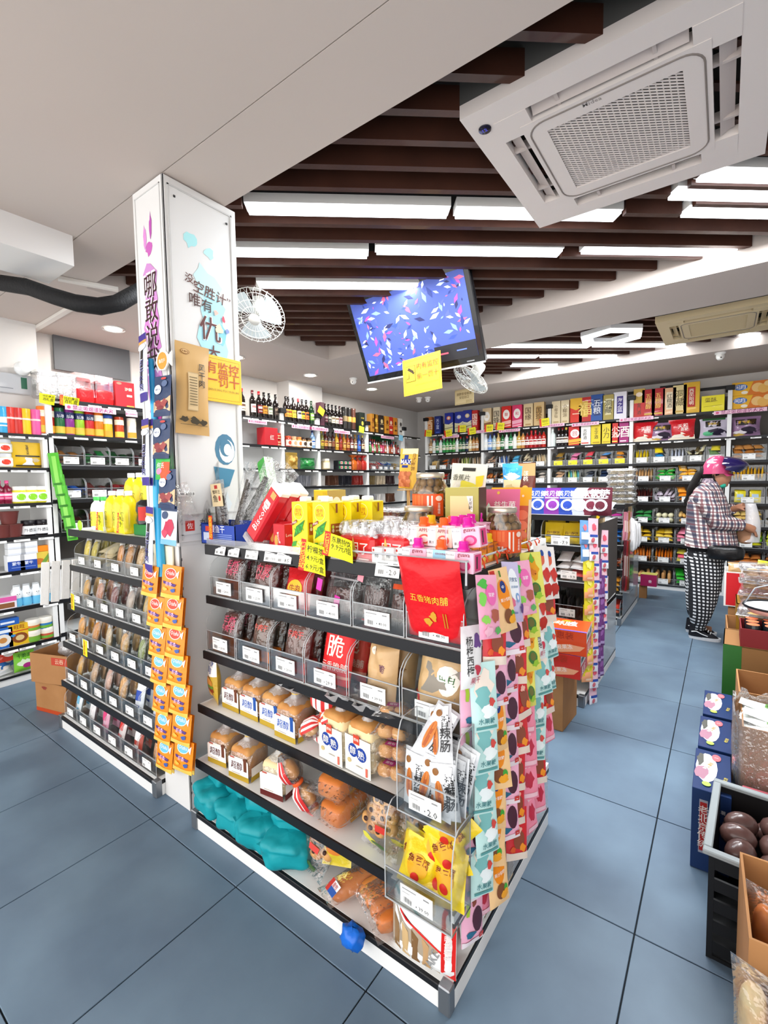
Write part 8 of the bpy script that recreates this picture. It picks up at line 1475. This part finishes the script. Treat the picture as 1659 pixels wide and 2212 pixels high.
# ================================================================== boxes along the right side of the aisle
def bxR(w, d, h, *a, **k): return boxk(w, d, h, *a, **k)
blueT = [('e', .34, .55, .30, .36, '#ece9ee'), blot(.22, .40, .16, .2, '#a87a8c'), blot(.16, .72, .1, .14, '#5a5a54'), ('t', '紫薯糕', .42, .62, .40, '#b8923a', 70), ('t', '软香糯', .33, .55, .34, '#fafaf2', 70), ('e', .60, .84, .13, .09, '#d86a72'), ('t', '传统', .60, .84, .12, '#f4dcdc'), ('t', '老北京', .84, .34, .34, '#e6cf3a', 80), ('e', .36, .14, .12, .05, '#a8d05a')]
blueF = [('r', .2, .22, .42, .88, '#9a9ca8'), ('r', .22, .25, .40, .85, '#a8231f'), ('v', '老北京传统', .31, .55, .52, '#e8dcd4'), ('t', '紫薯', .74, .8, .26, '#d8dce8'), ('e', .64, .48, .08, .07, '#c8b03a')]
kb = boxk(.118, .31, .31, '#16305f', blueF, [], blueT)
for i, (y, dx) in enumerate(((2.165, 0), (2.50, .005), (2.84, .012))): place(kb, 'blue_carton', f'dark blue sweet potato cake carton on the aisle floor, {["nearest", "middle", "farthest"][i]} of three', 'carton', (-.008+dx, y, 0), 0, 'blue cake cartons')
# black crate with dark fruit
cr = G(); BK = M('#101012', .45)
for q in ((-.15, -.2, 0, .15, .2, .012), (-.15, -.2, 0, -.142, .2, .33), (.142, -.2, 0, .15, .2, .33), (-.15, .192, 0, .15, .2, .33)): cr.box(*q, BK)
for k in range(5): cr.box(-.15, -.2, .02+.066*k, .15, -.192, .058+.066*k, BK)
for x in (-.15, .0, .135): cr.box(x, -.201, 0, x+.015, -.191, .33, BK)
rim = G(); RM = M('#8f9698', .5)
for q in ((-.165, -.215, .33, .165, -.19, .345), (-.165, .19, .33, .165, .215, .345), (-.165, -.19, .33, -.142, .19, .345), (.142, -.19, .33, .165, .19, .345)): rim.box(*q, RM, .003)
place(Kit(cr, [('rim', rim)]), 'plastic_crate', 'black slatted crate with a grey rim beside the blue cartons', 'crate', (.152, 1.835, 0), rd(-3))
fr = Kit(puff(G(), .10, .075, .075, M('#5a3f3a', .3, 0, .3, .1, 30, .6, 20, '#3c2826'), 1, 1, 14, 9))
for i, (x, y, z) in enumerate(((.14, 1.80, .255), (.15, 1.88, .25), (.145, 1.73, .25), (.23, 1.81, .245), (.24, 1.9, .25), (.235, 1.72, .24), (.15, 1.94, .19), (.23, 1.97, .19))): place(fr, 'purple_potato', 'dark purple sweet potato heaped in the black crate', 'sweet potato', (x-.075, y, z+.02), rd(30*i), 'purple sweet potatoes in the crate', on=False)
# nearest carton and its clear bag
k_near = carton(.34, .30, .40, KRAFT, .006, False)
place(k_near, 'cardboard_box', 'open cardboard box cut by the lower right frame edge', 'cardboard box', (.238, 1.452, 0), rd(2))
def breadbag(label, x, y, z, col, sc=1.0, rx=0):
    g, fn = pouch_geo(.20, .30, .09, FILM, 'pillow', 3, 9, 11, .08); b = G()
    for i in range(3): puff(b, .055, .055, .22, M(col, .55, 0, .1, .2, 30, .7, 14, '#c8823a'), .8, .6, 10, 8, .035, ((i-1)*.057, 0))
    return place(Kit(g, [('bread', b)]), 'bread_bag', label, 'bread', (x, y, z), (rx, 0, rd(-20)), sc=sc, on=False)
breadbag('orange bread roll bag sticking out of the near cardboard box', .165, 1.42, .13, '#d8702a')
breadbag('clear bag of pale bread hanging over the front of the near cardboard box', .14, 1.235, .09, '#d8c89a', 1.0, rd(4))
# bag-lined carton of white packs
place(carton(.34, .26, .30, KRAFT2, .005, False, [('r', .3, .55, .55, .75, '#86623c'), ('r', .4, .1, .8, .3, '#7c7a3c')]), 'cardboard_box', 'cardboard box lined with a clear bag, full of long white packs', 'cardboard box', (.25, 2.31, .2105), 0)
place(carton(.40, .28, .21, M('#8f1c24', .6), .005, False, open_=False), 'red_carton', 'dark red carton under the bag-lined cardboard box', 'carton', (.275, 2.31, 0), 0)
ln = G().grid(lambda u, v: (.195*_pow(cos(2*pi*u), .4)*(1+.03*sin(17*u*2*pi)), .15*_pow(sin(2*pi*u), .4)*(1+.03*sin(13*u*2*pi)), .05+.29*v+.02*sin(9*2*pi*u)*v), 44, 5, CLEAR('#f4f4f4', .12, .8, .12), True, True)
tag(obj('bag_liner', ln, None, (.25, 2.31, .2105)), 'crumpled clear plastic liner folded over the cardboard box rim', 'plastic liner')
wp = pouchk(.07, .27, .035, '#e6eae6', [('r', .2, .4, .8, .7, '#5a8a3a'), ('v', '鲜肉肠', .5, .55, .3, '#23302a')], seed=2, wr=.14)
for i in range(7): place(wp, 'white_pack', 'long white pack with a green print in the bag-lined box', 'snack pack', (.35-.01*(i % 2), 2.215+.03*i, .45+.015*(i % 3)), (rd(-80), 0, rd(82)), 'long white packs in the lined box', on=False)
# pink jelly carton behind the crate
place(boxk(.26, .09, .30, '#d8707c', [('t', '喜多多', .4, .55, .6, '#b8202c'), ('r', 0, .9, 1, 1, '#b8202c')]), 'pink_carton', 'pink carton with red characters behind the black crate', 'carton', (.215, 2.10, 0))
# taller cartons and trays farther along
place(carton(.36, .30, .34, KRAFT, .006, False), 'cardboard_box', 'tall open cardboard box with torn rim behind the lined box', 'cardboard box', (.255, 2.72, .16), rd(1)); place(carton(.36, .30, .155, KRAFT2, .005, open_=False), 'cardboard_box', 'closed cardboard box under the torn open one', 'cardboard box', (.26, 2.72, 0), 0)
place(pouchk(.16, .14, .06, '#e6e8e4', [blot(.5, .5, .3, .24, '#2fa03a')], seed=2), 'white_pack', 'white bag with a green print inside the torn cardboard box', 'snack pack', (.31, 2.73, .24), (rd(-50), 0, rd(20)), on=False)
place(carton(.42, .34, .52, M('#8a6238', .75), .005, open_=False, prints=[('r', 0, 0, .2, 1, '#2f6a2c'), ('r', .55, .62, .85, .92, '#4a3322'), ('r', .58, .65, .82, .89, '#8a6238'), ('t', '营养', .7, .78, .2, '#4a3322'), ('v', '白象', .42, .5, .5, '#4a3322')]), 'cardboard_box', 'big brown carton with a green band on the aisle side', 'cardboard box', (.232, 3.36, 0), rd(-1))
place(carton(.30, .24, .10, M('#7a1f22', .6), .005, False), 'drink_carton', 'low dark red tray of drink cans on the big brown carton', 'carton', (.245, 3.32, .521), 0)
dc = Kit(G().lathe([(.03, 0), (.034, .006), (.034, .10), (.03, .112)], 14, M('#15151a', .3, 0, .3)), [('can_top', G().lathe([(0, .113), (.029, .113), (.03, .1125)], 14, M('#e0704a', .35), caps=False))])
for i in range(6): place(dc, 'drink_can', f'black can with an orange top in the low red tray, {["left", "right"][i // 3]} row', 'can', (.15+.08*(i // 3), 3.25+.07*(i % 3), .527), 0, 'black cans in the red tray')
place(Kit(G().lathe([(0, 0), (.13, .004), (.15, .03), (.155, .035)], 22, M('#e2e4e6', .35), caps=False).lathe([(.156, .033), (.16, .04), (.156, .047)], 22, M('#1e1e22', .4), caps=False), [('handle', G().tube([(-.15, 0, .04), (-.1, 0, .14), (0, 0, .18), (.1, 0, .14), (.15, 0, .04)], .004, STEEL, 5))]), 'scale_pan', 'round white weighing pan with a dark rim at the right frame edge', 'pan', (.265, 3.49, .66), 0, on=False)
place(Kit(G().box(-.09, -.1, 0, .09, .1, .135, M('#2a2a2e', .5), .008)), 'weighing_scale', 'dark weighing scale base under the round pan', 'scale', (.275, 3.52, .521)) if False else None
place(carton(.40, .36, .20, KRAFT, .006, False), 'cardboard_box', 'torn cardboard box holding trays behind the big brown carton', 'cardboard box', (.235, 3.80, .30), rd(1)); place(carton(.38, .34, .295, KRAFT2, .005, open_=False), 'cardboard_box', 'closed cardboard box under the torn tray box', 'cardboard box', (.235, 3.80, 0))
bt_ = trayk(.34, .24, .11, ['#d8ab62', '#e2c184', '#c98e4a'], 12, None, 6); bt_.parts.append(('price_card', card('11.8', .10, .05), []))
place(bt_, 'bread_tray', 'large clear tray of pale bread in paper, nearest of the bread trays', 'bread tray', (.295, 3.72, .521), rd(-6), sc=1.15)
for i in range(3): place(trayk(.26, .20, .085, ['#d39a4c', '#c8843a', '#dcb070'], 9, None, i), 'bread_tray', f'clear tray of golden bread stacked before the red and white box, {["lowest", "middle", "topmost"][i]}', 'bread tray', (.235, 4.05, .60+.087*i), rd(4*i-4))
place(carton(.34, .30, .60, M('#9a7020', .7), .005, open_=False), 'cardboard_box', 'mustard cardboard box under the golden bread trays', 'cardboard box', (.26, 4.08, 0), 0)
place(carton(.40, .26, .26, M('#e6e4e0', .6), .005, False, [('r', .03, .03, .97, .97, '#c81f26'), ('t', '年货', .62, .62, .4, '#f1e8e4'), ('t', '[新年]', .5, .16, .5, '#f1d8d4')]), 'gift_carton', 'red and white carton with white characters behind the bread trays', 'carton', (.22, 4.42, .49), 0); place(carton(.36, .24, .488, KRAFT2, .005, open_=False), 'cardboard_box', 'tall brown box under the red and white carton', 'cardboard box', (.23, 4.42, 0))
for i in range(4): place(packet_k if False else pouchk(.12, .10, .05, ['#b08a5a', '#e6e4de', '#7a4a2a', '#c89a6a'][i], [('r', .3, .4, .8, .7, '#f1f1ee')], seed=i, wr=.15), 'meat_pack', f'{["tan", "white", "brown", "light brown"][i]} vacuum pack in the red and white carton', 'snack pack', (.10+.08*i, 4.42, .72), (rd(-40), 0, rd(20*i)), on=False)
place(boxk(.12, .16, .34, '#e88a1f', [('r', .1, .1, .9, .3, '#f0b83a'), ('r', .1, .5, .5, .66, '#e8e4f0'), ('t', '麦片', .6, .8, .5, '#f4efe6')]), 'cereal_box', 'tall orange cereal box at the right frame edge', 'carton', (.36, 3.92, .60), 0, on=False)
place(carton(.42, .30, .66, KRAFT, .006, open_=False), 'cardboard_box', 'tall brown carton in front of the shopper', 'cardboard box', (.32, 4.75, 0), 0)
place(trayk(.22, .18, .07, ['#5a3a2a', '#7a5238'], 9, None, 3), 'snack_tray', 'clear tray of brown snacks on the tall carton in front of the shopper', 'food tray', (.21, 4.75, .66), rd(8))
for i in range(5): place(pouchk(.09, .11, .04, ['#e0d82a', '#8ac03a', '#d8e04a'][i % 3], [('r', .2, .4, .8, .6, '#f4f4d8')], seed=i, wr=.15), 'lime_packet', 'yellow-green packet on the tall carton in front of the shopper', 'packet', (.26+.045*i, 4.80+.02*(i % 2), .66), (rd(-20), rd(14-8*i), 0), 'yellow-green packets by the shopper')
place(Kit(G().lathe([(0, 0), (.1, 0), (.12, .025), (.12, .03)], 20, M('#e6e6e4', .35)).lathe([(.121, -.012), (.128, .02), (.121, .034)], 20, M('#2a2a2c', .4), caps=False)), 'scale_pan', 'small white pan with a black rim before the pale green board', 'pan', (.40, 4.45, .86), 0, on=False)
# ================================================================== the shopper
PY = 5.10
def pp(u, v, dy=0.0): q = at(u, v, y=PY); return Vector((q.x, PY+dy, q.z))
SKIN = M('#a8755a', .5, 0, 0, .05, 60); HAIR = M('#120e0c', .85, 0, 0, .4, 120)
def checks(key, period, fn):
    m, N, L, B = _new(key); B.inputs['Roughness'].default_value = .8
    gm = N.new('ShaderNodeNewGeometry'); sp = N.new('ShaderNodeSeparateXYZ'); L.new(gm.outputs['Position'], sp.inputs[0])
    def mth(op, a, b=None, c=None):
        n = N.new('ShaderNodeMath'); n.operation = op
        for i, q in enumerate((a, b, c)):
            if q is None: continue
            if isinstance(q, (int, float)): n.inputs[i].default_value = q
            else: L.new(q, n.inputs[i])
        return n.outputs[0]
    h = mth('FRACT', mth('DIVIDE', mth('ADD', mth('ADD', sp.outputs['X'], mth('MULTIPLY', sp.outputs['Y'], .6)), mth('MULTIPLY', sp.outputs['Z'], .06)), period))
    v = mth('FRACT', mth('DIVIDE', mth('ADD', sp.outputs['Z'], mth('MULTIPLY', sp.outputs['X'], .05)), period))
    def mix(f, a, b):
        n = N.new('ShaderNodeMix'); n.data_type = 'RGBA'; L.new(f, n.inputs['Factor'])
        for k, q in (('A', a), ('B', b)):
            if isinstance(q, str): n.inputs[k].default_value = lin(q)
            else: L.new(q, n.inputs[k])
        return n.outputs['Result']
    L.new(fn(mth, mix, h, v), B.inputs['Base Color']); return m
def band(mth, x, a, b): return mth('MULTIPLY', mth('GREATER_THAN', x, a), mth('LESS_THAN', x, b))
def plaid_fn(mth, mix, h, v):
    c = mix(mth('MULTIPLY', band(mth, v, .02, .36), .75), '#dfd6d2', '#24243f'); c = mix(mth('MULTIPLY', band(mth, h, .02, .36), .88), c, '#23233f')
    c = mix(mth('MULTIPLY', band(mth, v, .56, .76), .7), c, '#6a2a34'); return mix(mth('MULTIPLY', band(mth, h, .54, .76), .8), c, '#6a2a34')
PLAID = checks('plaid_cotton', .062, plaid_fn)
GING = checks('gingham_cotton', .031, lambda mth, mix, h, v: mix(mth('MULTIPLY', mth('GREATER_THAN', h, .48), mth('GREATER_THAN', v, .48)), mix(mth('ADD', mth('MULTIPLY', mth('GREATER_THAN', h, .48), .12), mth('MULTIPLY', mth('GREATER_THAN', v, .48), .12)), '#0e0f14', '#5a5d68'), '#e8eaec'))
def loft(g, rings, mat, n=28, wr=0.0, fr=9, cap=True):
    "rings: (centre, half fore-aft, half sideways)"
    v = []; f = []
    for j, (c, a, b) in enumerate(rings):
        for i in range(n):
            t = 2*pi*i/n; k = 1+wr*sin(fr*t+j*1.3)*(.4+.6*sin(j*2.1+t)); v.append((c.x+a*_pow(cos(t), .8)*k, c.y+b*_pow(sin(t), .8)*k, c.z))
    for j in range(len(rings)-1):
        for i in range(n): f.append((j*n+i, j*n+(i+1) % n, (j+1)*n+(i+1) % n, (j+1)*n+i))
    g.add(v, f, mat, True)
    if cap: g.add(v[:n], [tuple(range(n))], mat); g.add(v[-n:], [tuple(range(n))], mat)
    return g
def ring(v, u0, u1, b, dy=0.0): c = pp((u0+u1)/2, v, dy); a = (pp(u1, v).x-pp(u0, v).x)/2; return (c, a, b)
# one continuous body: trunk, neck, head with face, arms, hands with five fingers, legs, feet
b = G()
hd = pp(1551, 1024); hr = .078
puff(b, .20, .155, .225, SKIN, 1, .95, 20, 14, hd.z-.125, (hd.x, hd.y))
for q, w, h_, d in ((pp(1572, 1034), .045, .045, .034), (pp(1563, 1048), .07, .04, .07), (pp(1569, 1040.5), .03, .012, .045), (pp(1570, 1044), .028, .012, .042), (pp(1573, 1021), .05, .03, .11)): puff(b, w, d, h_, SKIN, 1, 1, 10, 7, q.z-h_/2, (q.x, q.y))
for s in (-1, 1): puff(b, .035, .018, .055, SKIN, 1, 1, 8, 6, pp(1542, 1024).z-.027, (pp(1542, 1024).x, PY+s*.078))
NK = pp(1531, 1046); b.tube([pp(1545, 1034), NK, pp(1522, 1062)], [.055, .055, .07], SKIN, 12)
loft(b, [ring(1058, 1508, 1548, .12), ring(1075, 1492, 1560, .16), ring(1120, 1492, 1572, .15), ring(1170, 1490, 1565, .15), ring(1200, 1492, 1555, .15)], SKIN, 20)
def limb(P, R): b.tube(P, R, SKIN, 12); [puff(b, 2*r, 2*r, 2*r, SKIN, 1, 1, 8, 6, p.z-r, (p.x, p.y)) for p, r in zip(P, R)]
S1, E1, W1_ = pp(1524, 1066, -.17), pp(1550, 1124, -.20), pp(1606, 1133, -.12)
S2, E2, W2_ = pp(1530, 1066, .17), pp(1552, 1112, .20), pp(1586, 1100, .08)
limb([S1, E1, W1_], [.05, .042, .028]); limb([S2, E2, W2_], [.05, .042, .028])
def hand(w, tip, down, side):
    d = (tip-w).normalized(); s = Vector((0, side, 0)); palm = w+d*.05
    b.tube([w, w+d*.035, w+d*.085], [.026, .034, .036], SKIN, 10)
    for k, L in enumerate((.070, .078, .072, .056)):
        r0 = w+d*.075+s*(.027-.018*k); k1 = r0+d*L*.5+down*.012; k2 = k1+d*L*.22+down*.034; b.tube([r0, k1, k2], [.0105, .0095, .008], SKIN, 7)
    t0 = w+d*.03+s*.028; b.tube([t0, t0+d*.03+s*.02+down*.012, t0+d*.06+s*.012+down*.034], [.012, .0105, .009], SKIN, 7)
hand(W1_, pp(1632, 1146, -.06), Vector((0, 0, -1)), 1); hand(W2_, pp(1622, 1092, .02), Vector((0, 0, -1)), -1)
for dy, du, dv in ((-.09, 0, 0), (.09, -8, -8)):
    limb([pp(1525+du, 1200, dy), pp(1530+du, 1270+dv, dy), pp(1508+du, 1345+dv, dy), pp(1508+du, 1366+dv, dy)], [.085, .06, .036, .034])
    b.tube([pp(1503+du, 1366+dv, dy), pp(1545+du, 1374+dv, dy)], [.034, .028], SKIN, 10)
person = obj('person', b); tag(person, 'person in a pink helmet, plaid shirt and checked trousers facing right, holding a bag', 'person')
rm = person.modifiers.new('fuse', 'REMESH'); rm.mode = 'VOXEL'; rm.voxel_size = .0055; rm.use_smooth_shade = True
sm = person.modifiers.new('soften', 'SMOOTH'); sm.iterations = 3; sm.factor = .5
# clothes
sh = loft(G(), [ring(1036, 1519, 1551, .065), ring(1043, 1514, 1553, .085), ring(1050, 1507, 1556, .13), ring(1060, 1497, 1561, .185), ring(1075, 1486, 1569, .205), ring(1095, 1482, 1575, .21), ring(1120, 1481, 1582, .21), ring(1145, 1479, 1589, .215), ring(1165, 1478, 1594, .225), ring(1179, 1477, 1597, .235)], PLAID, 36, .02, 7, False)
obj('shirt', sh, person)
for nm, P, R in (('sleeve', [S1+Vector((-.01, .05, .0)), S1+Vector((0, -.01, -.03)), (S1+E1)/2+Vector((.0, -.02, -.01)), E1, (E1+W1_)/2, W1_-Vector((.01, 0, 0))], [.085, .09, .083, .08, .066, .048]), ('sleeve', [S2+Vector((0, -.05, 0)), S2+Vector((0, .01, -.03)), E2, (E2+W2_)/2, W2_-Vector((.01, 0, 0))], [.08, .085, .076, .062, .046])): obj(nm, G().tube(P, R, PLAID, 16), person)
obj('collar', loft(G(), [ring(1033, 1518, 1549, .072), ring(1038, 1515, 1553, .082), ring(1044, 1514, 1556, .088)], M('#3a2f48', .8, 0, 0, .3, 60, .8, 60, '#c8b4bc'), 20, .03, 5, False), person)
tr_ = G()
loft(tr_, [ring(1176, 1484, 1566, .18), ring(1195, 1483, 1568, .19), ring(1212, 1484, 1566, .185)], GING, 28, .02)
for dy, du, dv in ((-.09, 0, 0), (.09, -9, -9)): loft(tr_, [ring(1200, 1484+du, 1564+du, .105, dy), ring(1225+dv*.3, 1484+du, 1562+du, .115, dy), ring(1260+dv*.6, 1486+du, 1558+du, .115, dy), ring(1295+dv, 1487+du, 1549+du, .11, dy), ring(1322+dv, 1489+du, 1539+du, .10, dy), ring(1338+dv, 1493+du, 1530+du, .08, dy), ring(1345+dv, 1496+du, 1525+du, .062, dy), ring(1352+dv, 1497+du, 1524+du, .056, dy)], GING, 26, .05, 6)
obj('trousers', tr_, person)
for i, (dy, du, dv) in enumerate(((-.09, 0, 0), (.09, -9, -9))):
    h0, t0 = pp(1488+du, 1372+dv, dy), pp(1558+du, 1376+dv, dy); L = t0.x-h0.x; x0 = h0.x; BL = M('#15151c', .7); zf = 0.001; yc = PY+dy
    def sole(a, z, k): return [(x0+L*(.5+.5*cos(t)*k), yc+.046*_pow(sin(t), .7)*k*(1+.12*cos(t-.4)), z) for t in [2*pi*j/24 for j in range(24)]]
    g = G(); v = sole(0, zf, .97)+sole(0, zf+.028, 1.0); g.add(v, [(j, (j+1) % 24, 24+(j+1) % 24, 24+j) for j in range(24)]+[tuple(range(24))[::-1], tuple(range(24, 48))], M('#dcdde0', .5))
    def up(u, w):
        t = 2*pi*u; s = .5+.5*cos(t); hgt = .105 if s < .34 else .105-.07*min(1, (s-.34)/.4); k = 1-.42*w**1.7
        return (x0+L*(.47+.47*cos(t)*(1-.25*w))-.02*w, yc+.043*_pow(sin(t), .7)*k, zf+.026+hgt*w)
    u_ = G().grid(up, 26, 6, BL, True, True)
    lc = G()
    for k in range(4): x = x0+L*(.46+.07*k); z = zf+.122-.016*k; lc.tube([(x, yc-.024, z-.012), (x+.006, yc, z), (x, yc+.024, z-.012)], .0035, M('#e6e6e4', .5), 5)
    st = G().tube([(x0+L*.10, yc-.0445, .07), (x0+L*.25, yc-.0465, .078), (x0+L*.42, yc-.0475, .058), (x0+L*.60, yc-.0485, .046)], .005, M('#e8e8e8', .5), 5)
    s_ = obj('shoe', g, person); obj('shoe_upper', u_, s_); obj('laces', lc, s_); obj('side_stripe', st, s_)
# hair, helmet, mask
hg = G(); puff(hg, .215, .175, .16, HAIR, 1, .9, 16, 10, pp(1544, 1032).z-.03, (pp(1541, 1024).x, PY)); obj('hair', hg, person)
obj('ponytail', G().tube([pp(1521, 1022), pp(1509, 1026, -.02), pp(1500, 1042, -.05), pp(1491, 1060, -.08), pp(1483, 1080, -.10), pp(1480, 1092, -.10)], [.03, .034, .032, .026, .016, .004], HAIR, 10), person)
PK = M('#b5406a', .3, 0, .3); hc = pp(1546, 1018); rx = (pp(1578, 1010).x-pp(1516, 1010).x)/2
def shell(k): return lambda u, v: (hc.x+rx*k*cos(2*pi*u)*_pow(cos(pi/2*v), .8)+.012*v, PY+.125*k*sin(2*pi*u)*_pow(cos(pi/2*v), .8), hc.z-.012+(.0 if v > 0 else -.012)+.150*k*sin(pi/2*v))
hl = obj('helmet', G().grid(shell(1), 28, 12, PK, True, True).grid(shell(.93), 28, 8, M('#1c1c1e', .8), True, True), person)
obj('helmet_peak', G().grid(lambda u, v: (hc.x+rx*(.72+.62*v)*cos((u-.5)*1.9), PY+.13*sin((u-.5)*1.9)*(1-.1*v), hc.z-.012-.035*v+.01*cos((u-.5)*3)), 12, 4, PK), hl)
obj('helmet_print', art([blot(.25, .6, .1, .12, '#f0d0dc'), blot(.5, .5, .2, .06, '#f4e0e6'), blot(.62, .72, .16, .05, '#f4e0e6'), blot(.36, .28, .07, .1, '#f0d0dc')], lambda u, v, e: (lambda q: (hc.x+(q[0]-hc.x)*(1+e*4), PY+(q[1]-PY)*(1+e*6), q[2]))(shell(1.004)(.56+.26*u, .1+.6*v)), .2, .12), hl)
VP = [pp(1566, 985.5), pp(1582, 987), pp(1600, 991), pp(1613, 998), pp(1619, 1004), pp(1610, 1013), pp(1598, 1021)]; vx, vz = pp(1558, 1012).x, pp(1558, 1012).z
def vis(u, v):
    k = v*(len(VP)-1); i = min(int(k), len(VP)-2); p = VP[i].lerp(VP[i+1], k-i); a = (u-.5)*2.9; c = max(0, cos(a))
    return (vx+(p.x-vx)*c**.8, PY+.137*sin(a), vz+(p.z-vz)*c**.6)
obj('visor', G().grid(vis, 18, 12, M('#231b4a', .1, 0, .8)), hl)
obj('chin_strap', G().tube([pp(1541, 1026, -.082), pp(1543, 1036, -.078), pp(1552, 1050, -.05)], .007, BLACK, 6), person)
obj('face_mask', puff(G(), .062, .10, .062, M('#2fa58a', .7, 0, 0, .4, 60), .7, .8, 14, 9, pp(1557, 1047).z-.031, (pp(1557, 1047).x+.01, PY)), person)
# black top under the shirt, and what hangs from the shoulder
obj('under_shirt', loft(G(), [ring(1172, 1482, 1572, .196), ring(1184, 1482, 1572, .198), ring(1188, 1484, 1568, .19)], M('#121216', .8), 24, .03, 6, False), person)
wbg = G(); puff(wbg, .27, .12, .13, M('#0d0d10', .35, 0, .2, .4, 25), .6, .6, 16, 9, pp(1563, 1203).z, (pp(1566, 1190).x, PY-.20), noise=.05)
tag(obj('waist_bag', wbg), 'shiny black bag hanging at the hip under the plaid shirt', 'bag')
pb_ = pp(1627, 1090, -.02)
bg = G().grid(lambda u, v: (pb_.x-.02+.062*cos(2*pi*u)*(.6+.5*v)+.02*sin(3*v), PY-.02+.05*sin(2*pi*u)*(.3+.8*v), pb_.z+.01-.33*v), 20, 10, CLEAR('#efe6e4', .12, .6, .45), True, True)
puff(bg, .13, .09, .14, M('#b98a6a', .6, 0, 0, .3, 30), .8, .8, 10, 7, pb_.z-.34, (pb_.x-.045, PY-.03))
tag(obj('carrier_bag', bg), 'translucent white bag held open in both hands before the chest, brown goods inside', 'bag')
